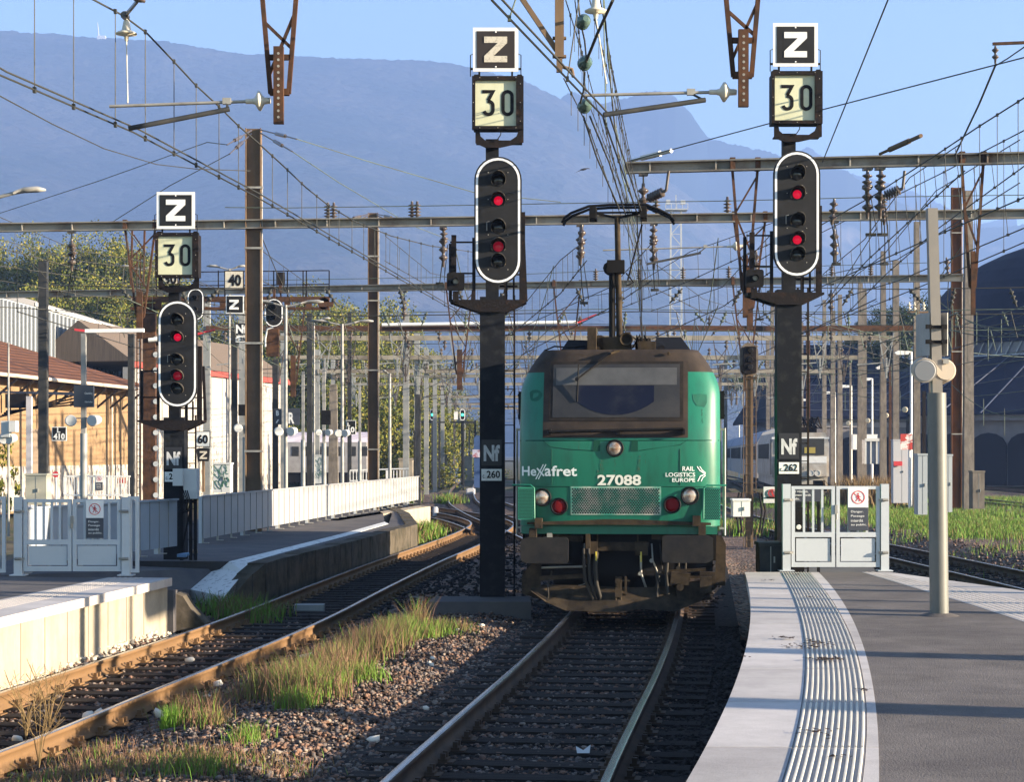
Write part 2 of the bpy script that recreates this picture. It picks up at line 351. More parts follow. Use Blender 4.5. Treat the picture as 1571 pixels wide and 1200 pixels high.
# stone scatter
m_stone = m_ballast.copy(); m_stone.name = 'ballast_stone'
def stones(n, xf, yr, size, name, mat=None, zoff=0.0, mask=None):
    tmpl = []
    ph = (1+5**.5)/2
    ico = np.array([(-1, ph, 0), (1, ph, 0), (-1, -ph, 0), (1, -ph, 0), (0, -1, ph), (0, 1, ph), (0, -1, -ph), (0, 1, -ph), (ph, 0, -1), (ph, 0, 1), (-ph, 0, -1), (-ph, 0, 1)])/1.9
    tri = np.array([(0, 11, 5), (0, 5, 1), (0, 1, 7), (0, 7, 10), (0, 10, 11), (1, 5, 9), (5, 11, 4), (11, 10, 2), (10, 7, 6), (7, 1, 8), (3, 9, 4), (3, 4, 2), (3, 2, 6), (3, 6, 8), (3, 8, 9), (4, 9, 5), (2, 4, 11), (6, 2, 10), (8, 6, 7), (9, 8, 1)])
    # nearer stones are denser: sample y with 1/y weighting
    u = RNG.random(n); y = yr[0]*(yr[1]/yr[0])**u
    x0, x1 = xf(y); x = x0+(x1-x0)*RNG.random(n)
    if mask is not None: k = mask(x, y); x = x[k]; y = y[k]
    n = len(x)
    sc = size*(.45+.9*RNG.random(n)**1.6); V = ico[None]*(1+RNG.normal(0, .2, (n, 12, 1)))
    V = V*np.stack([RNG.uniform(.7, 1.3, n), RNG.uniform(.7, 1.2, n), RNG.uniform(.4, .85, n)], 1)[:, None, :]
    a = RNG.uniform(0, 6.28, n); c, s_ = np.cos(a), np.sin(a)
    tl = RNG.normal(0, .35, n); ct, st = np.cos(tl), np.sin(tl)
    vx = V[..., 0]*ct[:, None]+V[..., 2]*st[:, None]; vz = -V[..., 0]*st[:, None]+V[..., 2]*ct[:, None]; vy = V[..., 1]
    V = np.stack([vx*c[:, None]-vy*s_[:, None], vx*s_[:, None]+vy*c[:, None], vz], -1)*sc[:, None, None]*.5
    V += np.stack([x, y, hgt(x, y)+zoff+sc*.1+RNG.random(n)*.015], 1)[:, None, :]
    Fc = tri[None]+(np.arange(n)*12)[:, None, None]
    me = mesh_np(name, V, Fc.reshape(-1, 3), mat or m_stone)
    return link(name, me)
near1 = stones(36000, lambda y: (tx(T2, y)+.8, tx(T1, y)+1.0), (12.3, 30), .052, 'ballast_stones')
tag(near1, 'reddish brown ballast stones between the left track and the centre track', 'ballast', kind='stuff')
near2 = stones(9000, lambda y: (tx(T2, y)-1.9, tx(T2, y)+.9), (14.5, 30), .06, 'ballast_stones')
tag(near2, 'ballast stones of the left track and its bank under the platform wall', 'ballast', kind='stuff')
m_oil_shade = M('oil_shade_ballast', (.011, .010, .010), .85, col2=(.042, .035, .032), scale=22, bump=.6, bscale=60, detail=3)  # oil-dark stone colour that also carries the shade over the tracks
near3 = stones(5000, lambda y: (tx(T1, y)+.9, tx(T1, y)+1.7), (12.3, 27), .06, 'ballast_stones', m_oil_shade)
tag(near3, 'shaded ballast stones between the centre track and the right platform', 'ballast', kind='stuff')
near4 = stones(9000, lambda y: (tx(T2, y)-2.2, tx(T1, y)+1.5), (30, 75), .09, 'ballast_stones', m_oil_shade)
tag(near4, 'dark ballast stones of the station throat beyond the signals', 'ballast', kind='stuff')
near5 = stones(4000, lambda y: (tx(T3, y)-1.4, tx(T3, y)+3.0), (27, 60), .085, 'ballast_stones')
tag(near5, 'ballast stones of the curved track right of the platform', 'ballast', kind='stuff')
m_pale_st = M('pale_stone', (.45, .40, .33), .9, col2=(.3, .27, .23), scale=9)
pb = stones(2200, lambda y: (tx(T2, y)-1.35, tx(T2, y)-.80), (15.5, 27.5), .07, 'bank_stones', m_pale_st, .02)
tag(pb, 'pale rubble heaped along the foot of the left platform wall', 'rubble', kind='stuff')
lump = stones(26, lambda y: (tx(T2, y)-.5, tx(T1, y)-1.2), (16, 27), .13, 'loose_stones', M('bright_stone', (.6, .55, .47), .85), .02)
tag(lump, 'few larger bright stones lying about the left track', 'stones', kind='stuff')

for T_, w_, y0_, y1_, z_ in ((T1, 1.62, 11, 60, -.198), (T2, 1.5, 28, 95, -.398)):  # dark strips: oil and the shade lying on both tracks put into colour
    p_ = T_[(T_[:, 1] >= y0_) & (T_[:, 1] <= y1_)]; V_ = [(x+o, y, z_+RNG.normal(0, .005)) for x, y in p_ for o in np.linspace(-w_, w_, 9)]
    k_ = (np.arange(len(p_)-1)[:, None]*9+np.arange(8)[None]).ravel(); link('trackbed', mesh_np('trackbed', V_, np.stack([k_, k_+1, k_+10, k_+9], 1), m_oil_shade))['kind'] = 'structure'
mb_ = stones(5200, lambda y: (tx(T1, y)-1.3, tx(T1, y)+1.3), (12.3, 27), .05, 'ballast_stones', m_oil_shade, 0)
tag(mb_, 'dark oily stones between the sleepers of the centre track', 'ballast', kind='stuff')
# rails
PROF = [(-.065, -.172), (.065, -.172), (.065, -.158), (.012, -.135), (.010, -.045), (.036, -.036), (.036, -.004), (.030, 0), (-.030, 0), (-.036, -.004), (-.036, -.036), (-.010, -.045), (-.012, -.135), (-.065, -.158)]
def rail(path, off, z, parent, side, y0=0, y1=999, shine=True, name='rail'):
    p = path[(path[:, 1] >= y0) & (path[:, 1] <= y1)]; d = np.gradient(p, axis=0); d /= np.linalg.norm(d, axis=1)[:, None]; nr = np.stack([d[:, 1], -d[:, 0]], 1)
    c = p+nr*off; n = len(c); k = len(PROF); V = np.zeros((n, k, 3))
    for j, (u, w) in enumerate(PROF): V[:, j, :2] = c+nr*u; V[:, j, 2] = z+w
    Fq = []; mi = []
    for j in range(k):
        a = np.arange(n-1); Fq.append(np.stack([a*k+j, a*k+(j+1) % k, (a+1)*k+(j+1) % k, (a+1)*k+j], 1)); mi += [1 if j in (7,) else 0]*(n-1)
    V2 = V.reshape(-1, 3)-np.array(wloc(parent))
    return link(name, mesh_np(name, V2, np.concatenate(Fq), [side, m_railtop], mi), parent)
def track(label, path, z, sideL, sideR, y0, y1, sleepers=True, sy1=None, sp=.6, top=True):
    t = thing('railway_track', label, 'track', (float(tx(path, y0)), y0, z-.4), kind='structure')
    rail(path, -.752, z, t, sideL, y0, y1); rail(path, .752, z, t, sideR, y0, y1)
    if sleepers:
        b = MB(); b.box(-1.28, 1.28, -.125, .125, -.30, -.176)
        for s in (-1, 1):
            b.mat(1)
            b.box(s*.752-.18, s*.752+.18, -.09, .09, -.176, -.166)
            for q in (-.10, .10):
                b.box(s*.752+q-.02, s*.752+q+.02, -.075, -.035, -.166, -.10); b.box(s*.752+q-.02, s*.752+q+.02, .035, .075, -.166, -.10)
                b.box(s*.752+q-.035, s*.752+q+.035, -.08, .08, -.166, -.145)
        first = None
        y = y0+.3; k = 0
        while y < (sy1 or y1) and k < 98:
            x = float(tx(path, y)); dx = float(tx(path, y+.1)-tx(path, y-.1))/.2
            if first is None: o = b.build('sleeper', [m_wood, sideL], t, local=True); first = o
            else: o = first.copy(); S.collection.objects.link(o); o.parent = t
            o.location = Vector((x, y, z))-t.location; o.rotation_euler = (0, RNG.normal(0, .004), -math.atan(dx)+RNG.normal(0, .01))
            y += sp; k += 1
    return t
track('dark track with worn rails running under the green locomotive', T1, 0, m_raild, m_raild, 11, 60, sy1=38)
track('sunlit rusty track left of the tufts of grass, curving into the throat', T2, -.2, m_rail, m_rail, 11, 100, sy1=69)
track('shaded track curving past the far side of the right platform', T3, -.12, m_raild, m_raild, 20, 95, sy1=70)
def P2(*a): return smooth_path(a, .8)
far = [('curving track beyond the left track end, nearest the white fence', P2((-1.9, 60), (-3.2, 70), (-5.5, 82), (-7.0, 95), (-7.5, 120), (-8, 170), (-8, 260)), -.2),
       ('track of the throat crossing behind the black signal mast', P2((1.9, 45), (.8, 58), (-.9, 75), (-2.2, 92), (-3.2, 120), (-4, 170), (-4, 300)), -.18),
       ('straight far track in the throat right of the green signals', P2((3.2, 60), (1.6, 80), (.2, 100), (-.3, 130), (-.3, 200), (0, 300)), -.18),
       ('far yard track under the white locomotive', P2((11.6, 55), (12.6, 75), (14.4, 97), (17.2, 130), (23, 200), (26, 260)), -.2),
       ('yard track in the grass nearest the depot, crossing from the right', P2((25, 60), (24.5, 80), (25, 110), (27, 150), (30, 200)), -.15),
       ('grassy yard track right of the rusty mast', P2((19.5, 45), (18.6, 60), (18.8, 80), (20.5, 110), (23, 150)), -.12),
       ('outermost yard track leading to the depot door', P2((33, 60), (33, 90), (34, 140)), -.12)]
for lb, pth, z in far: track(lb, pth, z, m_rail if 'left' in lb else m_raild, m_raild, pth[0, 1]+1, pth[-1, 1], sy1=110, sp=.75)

# right platform: asphalt body, pale slabs with ribbed tactile strip, far pale strip
yy = np.arange(YS, YE+.01, .3); yy[-1] = YE
def strip(fl, fr, z, mat, name, thick=.3, label=None, parent=None, y=yy, side=True):
    b = MB(); L = [(float(fl(q)), q) for q in y]; R = [(float(fr(q)), q) for q in y]; n = len(y)
    vs = [(a, c, z) for a, c in L]+[(a, c, z) for a, c in R]+[(a, c, z-thick) for a, c in L]+[(a, c, z-thick) for a, c in R]
    fs = []
    for i in range(n-1):
        fs += [(i, n+i, n+i+1, i+1), (i, i+1, 2*n+i+1, 2*n+i), (n+i, 3*n+i, 3*n+i+1, n+i+1)]
    fs += [(0, 2*n, 3*n, n), (n-1, 2*n-1, 4*n-1, 3*n-1)]
    b.add(vs, fs, False); return b.build(name, mat, parent)
pf = thing('platform', 'right platform with asphalt, pale slabs and ribbed tactile strip', 'platform', (4, 17, -.3), kind='structure')
m_platside = M('platform_side', (.20, .18, .16), .9, col2=(.11, .10, .09), scale=3)
strip(lambda q: eA(q)+.12, lambda q: eR(q)-.06, PZ-.13, m_platside, 'platform_wall', .8, parent=pf)
strip(lambda q: eD(q), lambda q: eI(q), PZ, m_plat, 'asphalt', .128, parent=pf)
def slabrow(fl, fr, z, th, name, length, mat, gap=.014, y0=YS, y1=YE):
    q = y0
    while q < y1-.05:
        e = min(q+length, y1); ys = np.linspace(q+gap, e-gap*0, 5)
        strip(fl, fr, z, mat, name, th, parent=pf, y=ys); q = e
slabrow(eA, lambda q: eB(q)-.004, PZ+.004, .125, 'edge_slab', 2.0, m_slab)
slabrow(lambda q: eC(q)+.004, lambda q: eD(q), PZ+.003, .125, 'border_slab', 2.0, m_slab)
m_tac = M('tactile_slab', (.42, .39, .375), .8, col2=(.37, .345, .33), scale=2)
slabrow(eB, eC, PZ-.002, .12, 'tactile_slab', 2.0, m_tac)
m_rib = M('tactile_rib', (.52, .49, .43), .75, col2=(.46, .43, .38), scale=3)
NR = 11
for k in range(NR):
    b = MB(); ys_ = np.arange(YS, YE, .25); n = len(ys_); vs = []
    for q in ys_:
        l, r_ = float(eB(q)), float(eC(q)); w = (r_-l)/NR; c = l+w*(k+.5); h_ = w*.27
        vs += [(c-h_, q, PZ-.002), (c-h_*.5, q, PZ+.012), (c+h_*.5, q, PZ+.012), (c+h_, q, PZ-.002)]
    for i in range(n-1):
        g_ = .03 if (i % 8) == 7 else 0; a_ = [Vector(v) for v in vs[i*4:i*4+4]]; c_ = [u.lerp(Vector(w), 1-g_/.25) for u, w in zip(a_, vs[i*4+4:i*4+8])]
        b.add(a_+c_, [(j, j+1, j+5, j+4) for j in range(3)]+[(4, 5, 6, 7)], False)
    b.build('tactile_rib', m_rib, pf)
slabrow(lambda q: eI(q)+.004, lambda q: eI(q)+.5*(eR(q)-eI(q)), PZ+.003, .125, 'far_tactile_slab', 1.2, m_tac)
slabrow(lambda q: eI(q)+.5*(eR(q)-eI(q))+.005, lambda q: eR(q), PZ+.004, .13, 'far_edge_slab', 2.0, m_slab)
b = MB()
for q in np.arange(12, YE, .075):
    for k in range(int((eR(q)-eI(q))*.5/.085)): c = eI(q)+.06+k*.085; b.box(c-.017, c+.017, q-.017, q+.017, PZ+.003, PZ+.009)
tag(b.build('tactile_dots', m_tac, pf), kind='stuff')
# dead leaves
def leaves(label, spots, z):
    V = []; Fq = []
    for px, py, n, sx, sy in spots:
        g = G(px, py, z)
        for i in range(n):
            x = g.x+RNG.normal(0, sx); y = g.y+RNG.normal(0, sy); a = RNG.uniform(0, 6.28); s_ = RNG.uniform(.010, .022); k = len(V)
            for j, (u, w) in enumerate(((-1, -.5), (1, -.4), (.9, .5), (-.8, .6))):
                V.append((x+s_*(u*math.cos(a)-w*math.sin(a)), y+s_*(u*math.sin(a)+w*math.cos(a)), z+.010+RNG.uniform(0, .012)))
            Fq.append((k, k+1, k+2, k+3))
    me = mesh_np('dead_leaves', V, Fq, m_litter); tag(link('dead_leaves', me), label, 'dead leaves', kind='stuff')
leaves('scattered brown dead leaves on the pale slabs of the right platform', [(1208, 981, 40, .07, .06), (1230, 994, 50, .1, .12), (1250, 988, 45, .06, .18), (1266, 1014, 75, .075, .06), (1178, 892, 14, .05, .05), (1221, 883, 16, .05, .08), (1240, 918, 12, .05, .03), (1250, 1126, 18, .07, .1), (1293, 1165, 10, .03, .03), (1326, 1061, 9, .02, .04), (1150, 1010, 3, .05, .05)], PZ+.008)

# left platform
lp = thing('platform', 'left platform with cream wall and white slabs on its edge', 'platform', (-7, 20, -.1), kind='structure')
p0 = G(0, 948, PZ); p1 = G(264, 887, PZ); dd = (p1-p0); dd.z = 0; dn = dd.normalized(); nn = Vector((-dn.y, dn.x, 0))
A = p0-dn*6
def quadbox(b, a, c, w0, w1, z0, z1):   # strip along a->c, offset w0..w1 to the left
    b.prismz([tuple((a+nn*w0)[:2]), tuple((c+nn*w0)[:2]), tuple((c+nn*w1)[:2]), tuple((a+nn*w1)[:2])][::1], z0, z1)
L = (p1-A).length; n = int(L/1.05)+1
for i in range(n):
    a = A+dn*(i*L/n+.006); c = A+dn*((i+1)*L/n)
    b = MB(); quadbox(b, a, c, 0, .9, PZ-.11, PZ); b.build('edge_slab', m_slab, lp)
b = MB(); quadbox(b, A, p1-dn*.02, .06, .85, -.5, PZ-.112)
b.build('platform_wall', m_wallc, lp)
b = MB()
for i in range(1, int(L/.75)):
    a = A+dn*(i*.75); quadbox(b, a, a+dn*.02, .052, .062, -.4, PZ-.112)
b.build('wall_joint', M('wall_joint', (.25, .22, .18), .9), lp)
m_plat2 = M('old_asphalt', (.085, .08, .085), .92, col2=(.12, .11, .105), scale=1.1, bump=.4, bscale=70)
pe = p1
b = MB(); b.prismz([tuple((A+nn*.9)[:2]), tuple((pe+nn*.9)[:2]), (-11, 27.2), (-11, 12)], -.4, PZ-.003); b.build('asphalt', m_plat2, lp)
b = MB()
for i in range(int(L/.075)):
    for k in range(6):
        c = A+dn*(i*.075+.04)+nn*(.42+k*.075); b.box(c.x-.016, c.x+.016, c.y-.016, c.y+.016, PZ, PZ+.006)
tag(b.build('tactile_dots', m_tac, lp), kind='stuff')

# old low platform beyond: asphalt ramp, kerb, white painted line
OZ = .32
kerb = [G(a, b_, OZ) for a, b_ in ((397, 867), (430, 857), (530, 833), (585, 818), (633, 806))]
kerb = kerb+[Vector((-3.5, 62, OZ)), Vector((-5.3, 76, OZ))]
op = thing('platform', 'old low platform with stone kerb and worn white line beyond the left platform', 'platform', (-6, 45, -.3), kind='structure')
lx = [(float(k.x), float(k.y)) for k in kerb]
def Gz(px, py, z): v = G(px, py, z); return (v.x, v.y, z)
inner = [Gz(292, 905, -.10), Gz(330, 873, .18), Gz(352, 862, OZ), Gz(430, 843, OZ), Gz(530, 818, OZ), Gz(590, 801, OZ), (-4.2, 62, OZ), (-6.0, 76, OZ)]
outer = [Gz(344, 916, -.12), Gz(374, 879, .18), Gz(387, 862, OZ), Gz(430, 849.5, OZ), Gz(530, 823, OZ), Gz(596, 804, OZ), (-3.9, 62, OZ), (-5.7, 76, OZ)]
kz = [Gz(352, 912, -.14), Gz(378, 883, .16)]+[(x, y, OZ) for x, y in lx[:1]]+[(x, y, OZ) for x, y in lx[1:]]
left_ = [(-8.6, 26.9, .5), (-8.8, 30, .42), (-9, 34, OZ+.03), (-9, 38, OZ), (-9, 46, OZ), (-9.3, 56, OZ), (-9.5, 66, OZ), (-10, 80, OZ)]
fr_ = [(float(pe.x)-.05, 26.5, .36)]
b = MB()
def band(b, A_, B_, drop=.6, dz=0):
    n = min(len(A_), len(B_))
    for i in range(n-1):
        q = [A_[i], B_[i], B_[i+1], A_[i+1]]; q = [(x, y, z+dz) for x, y, z in q]; lo_ = [(x, y, z-drop) for x, y, z in q]
        b.add(q+lo_, [(0, 1, 2, 3), (0, 4, 5, 1), (1, 5, 6, 2), (2, 6, 7, 3), (3, 7, 4, 0)], False)
band(b, left_, inner); band(b, [left_[0], left_[0]], [fr_[0], inner[0]])
band(b, outer, kz[:5]+kz[6:], dz=-.004); b.build('asphalt', m_plat2, op)
m_kerb = M('old_kerb_stone', (.09, .075, .058), .9, col2=(.035, .032, .022), scale=2.5, bump=.5)
b = MB()
for (a, c) in zip(kz[:-1], kz[1:]):
    va, vc = Vector(a), Vector(c); L_ = (vc-va).length; k = max(1, int(L_/1.2)); d_ = (vc-va)/k
    for i in range(k):
        u = va+d_*i; w = u+d_*.97; nr_ = Vector((-d_.y, d_.x, 0)).normalized(); j_ = random.uniform(.0, .02)
        q = [u-nr_*.14, w-nr_*.14, w+nr_*.2, u+nr_*.2]; b.add([(v.x, v.y, v.z+.02+j_) for v in q]+[(v.x, v.y, v.z-.7) for v in q], [(0, 1, 2, 3), (0, 4, 5, 1), (1, 5, 6, 2), (2, 6, 7, 3), (3, 7, 4, 0)], False)
b.build('kerb', m_kerb, op)
b = MB(); band(b, inner[:6], outer[:6], .5, .004)
b.build('painted_line', M('worn_white_paint', (.62, .62, .60), .7, col2=(.17, .165, .16), scale=7, lo=.56, hi=.64), op)
# concrete cable trough in front of the mast
b = MB(); y0 = 28.2; b.prismz([(X(655, 28.2), 28.2), (X(815, 28.2), 28.2), (X(812, 29.3), 29.3), (X(668, 29.3), 29.3)], -.4, .06)
b.build('cable_trough', m_plat2, label='low shaded concrete trough at the foot of the middle signal', cat='cable trough')
b = MB(); g = G(235, 0+945, -.1); b.prism([(X(272, 27.6), -.3), (X(316, 27.6), -.3), (X(318, 27.6), -.2), (X(296, 27.6), .02), (X(284, 27.6), .20), (X(272, 27.6), .24)], 27.4, 27.9)
b.build('stone_block', m_kerb, label='broken dark kerb block at the end of the left platform', cat='kerb block')
b = MB(); v = G(475, 934, -.35); b.prismz([(v.x-.25, v.y-.1), (v.x+.25, v.y-.1), (v.x+.25, v.y+.12), (v.x-.25, v.y+.12)], -.42, -.28)
b.build('track_magnet', m_greyd, label='flat grey track beacon between the rails of the left track', cat='track beacon')

# grass
m_g = [M('green_blade', (.10, .17, .03), .6, col2=(.13, .18, .035), scale=3), M('straw_blade', (.20, .14, .065), .7, col2=(.15, .095, .05), scale=3),
       M('reddish_seedhead', (.15, .085, .06), .8, col2=(.20, .12, .08), scale=3), M('bright_green_blade', (.12, .24, .03), .55)]
def grass(name, label, patches, wb=.0036, mats=m_g, cat='grass'):
    """patches: (x, y, radius x, radius y, count, height, colour weights)"""
    Vs = []; mi = []
    for (x, y, rx, ry, n, h, wt) in patches:
        px = x+RNG.normal(0, rx, n); py = y+RNG.normal(0, ry, n); z = hgt(px, py)-.01
        hh = h*RNG.uniform(.45, 1.1, n); lean = RNG.normal(0, .28, (n, 2))*hh[:, None]; a = RNG.uniform(0, np.pi, n)
        w = wb*RNG.uniform(.6, 1.3, n); dx, dy = np.cos(a)*w, np.sin(a)*w
        b0 = np.stack([px-dx, py-dy, z], 1); b1 = np.stack([px+dx, py+dy, z], 1)
        m0 = np.stack([px+lean[:, 0]*.35-dx*.7, py+lean[:, 1]*.35-dy*.7, z+hh*.55], 1); m1 = np.stack([px+lean[:, 0]*.35+dx*.7, py+lean[:, 1]*.35+dy*.7, z+hh*.55], 1)
        tp = np.stack([px+lean[:, 0], py+lean[:, 1], z+hh], 1)
        Vs.append(np.stack([b0, b1, m0, m1, tp], 1)); mi.append(RNG.choice(len(mats), n, p=np.array(wt)/sum(wt)))
    V = np.concatenate(Vs); mi = np.concatenate(mi); n = len(V); k = (np.arange(n)*5)[:, None]
    T = np.concatenate([k+np.array([0, 1, 3]), k+np.array([0, 3, 2]), k+np.array([2, 3, 4])]); 
    me = mesh_np(name, V, T, mats, np.concatenate([mi, mi, mi])); return tag(link(name, me), label, cat, kind='stuff')
def gp(px, py, z=-.2): v = G(px, py, z); return v.x, v.y
DRY, MIX, GRN = (1.3, 3, 5, .4), (2.4, 3, 4, .9), (4, 1.4, 1.5, 2.5)
pa = []
for (px, py, rx, ry, n, h, wt) in [
    (475, 1085, .28, .45, 1500, .42, MIX), (505, 1050, .30, .6, 1800, .42, DRY), (560, 1020, .28, .7, 2000, .42, DRY), (600, 1000, .22, .6, 1500, .38, MIX), (455, 1100, .15, .25, 700, .28, GRN), (500, 1068, .2, .3, 800, .3, GRN), (550, 1055, .2, .3, 700, .3, GRN),
    (430, 1075, .3, .4, 1200, .4, DRY), (615, 990, .2, .4, 900, .36, GRN),
    (660, 985, .3, .3, 800, .30, GRN), (690, 978, .28, .25, 600, .26, MIX), (640, 975, .14, .3, 260, .5, DRY), (655, 990, .2, .2, 300, .3, GRN),
    (262, 1112, .06, .12, 520, .30, (1, .2, .1, 6)), (300, 1105, .2, .3, 700, .33, DRY), (320, 1120, .15, .25, 400, .25, MIX), (380, 1155, .12, .2, 420, .22, GRN),
    (200, 1185, .8, .7, 2200, .15, DRY), (330, 1190, .5, .5, 1100, .15, DRY), (60, 1195, .4, .4, 700, .16, DRY), (300, 1205, .25, .25, 500, .24, GRN), (130, 1150, .3, .3, 500, .2, DRY), (450, 1190, .2, .3, 300, .12, DRY), (350, 1070, .4, .5, 500, .2, DRY), (420, 1040, .3, .6, 600, .25, DRY)]:
    x, y = gp(px, py); pa.append((x, y, rx*.60, ry*.58, int(n*.95), h*(.98 if h > .3 else .8), wt))
grass('grass', 'tufts of reddish dry and green grass on the ballast between the tracks', pa)
# verge grass right of the platform
pa = []
for i in range(70):
    y = 37+i*.62+RNG.normal(0, .3); c = float(tx(T3, y)); pa.append((c+4.0+RNG.uniform(0, 5), y, 1.3, .6, 900, .24, (4, 1.0, .3, 2)))
for i in range(40): y = 60+RNG.uniform(0, 55); pa.append((float(tx(T3, y))+RNG.uniform(4, 24), y, 2.2, 2, 800, .24, (4, .8, .2, 2)))
grass('grass', 'lush green verge grass beyond the right platform and round the yard masts', pa, wb=.009)
pa = [(X(px, 92), 92+RNG.normal(0, 1), .5, .6, 260, 1.5, (0, 5, .3, 0)) for px in range(1298, 1362, 7)]
grass('reeds', 'tall tan dry reeds behind the right gate', pa, wb=.02, cat='reeds')
pa = [(X(p_, y_)+0, y_, .35, .5, 500, h_, GRN) for p_, y_, h_ in ((640, 58, .7), (650, 62, .5), (625, 55, .5), (590, 52, .35), (1145, 60, .5), (1165, 62, .5), (1130, 64, .4), (1110, 66, .4), (690, 100, .6), (620, 100, 1.0))]
grass('weeds', 'green weeds growing about the track ends and cabinets', pa, wb=.02, cat='weeds')
pa2 = [(X(p_, y_), y_, .22, .25, 420, h_, GRN) for p_, y_, h_ in ((345, 30.5, .35), (365, 31, .42), (385, 30, .3), (400, 31, .3))]
grass('weeds', 'dark green weeds at the shaded end of the old platform kerb', pa2, wb=.012, cat='weeds')
for px, py, w_ in ((40, 1120, 'leftmost'), (60, 1160, 'lowest'), (75, 1100, 'tallest')):
    b = MB(); x, y = gp(px, py)
    for i in range(16):
        a = RNG.uniform(0, 6.28); p = Vector((x, y, -.3)); q_ = p+Vector((math.cos(a)*.05, math.sin(a)*.04, .25)); e_ = q_+Vector((math.cos(a)*.16, math.sin(a)*.1, RNG.uniform(.1, .4)))
        b.path([p, q_, e_], .0025, 4)
        for j in range(3): f_ = q_.lerp(e_, .3+.2*j); b.path([f_, f_+Vector((RNG.normal(0, .06), RNG.normal(0, .06), .08))], .0018, 3)
    b.build('dry_stalk', m_g[1], label='dead branching weed at the near end of the rusty rail, %s of three' % w_, cat='weed')
# ------------------------------------------------------------ signals
m_lensoff = M('dark_lens', (.02, .02, .02), .1)
m_hoodin = M('dusty_hood', (.035, .032, .028), .7, col2=(.28, .24, .18), scale=14, lo=.55, hi=.75)
m_redl = M('lit_red_lens', (.5, .01, .03), .25, emis=(1, .005, .05), estr=.15)
m_redd = M('dim_red_lens', (.35, .01, .03), .25, emis=(1, .01, .05), estr=.03)
m_target = M('signal_target_black', (.009, .009, .010), .6, col2=(.014, .014, .015), scale=4, spec=.25)
m_ringw = M('reflective_white', (.75, .76, .78), .4)
m_plate = M('number_plate', (.70, .70, .68), .5, col2=(.55, .55, .53), scale=14, lo=.5, hi=.8)
m_nf = M('nf_plate', (.012, .012, .016), .5)
m_nfl = M('nf_lettering', (.55, .55, .56), .55, col2=(.4, .4, .4), scale=14)
def screws(b, pts, y, r=.011):
    for x, z in pts: b.lathe((x, y, z), (0, -1, 0), [(0, r), (.006, r*.6)], 6)
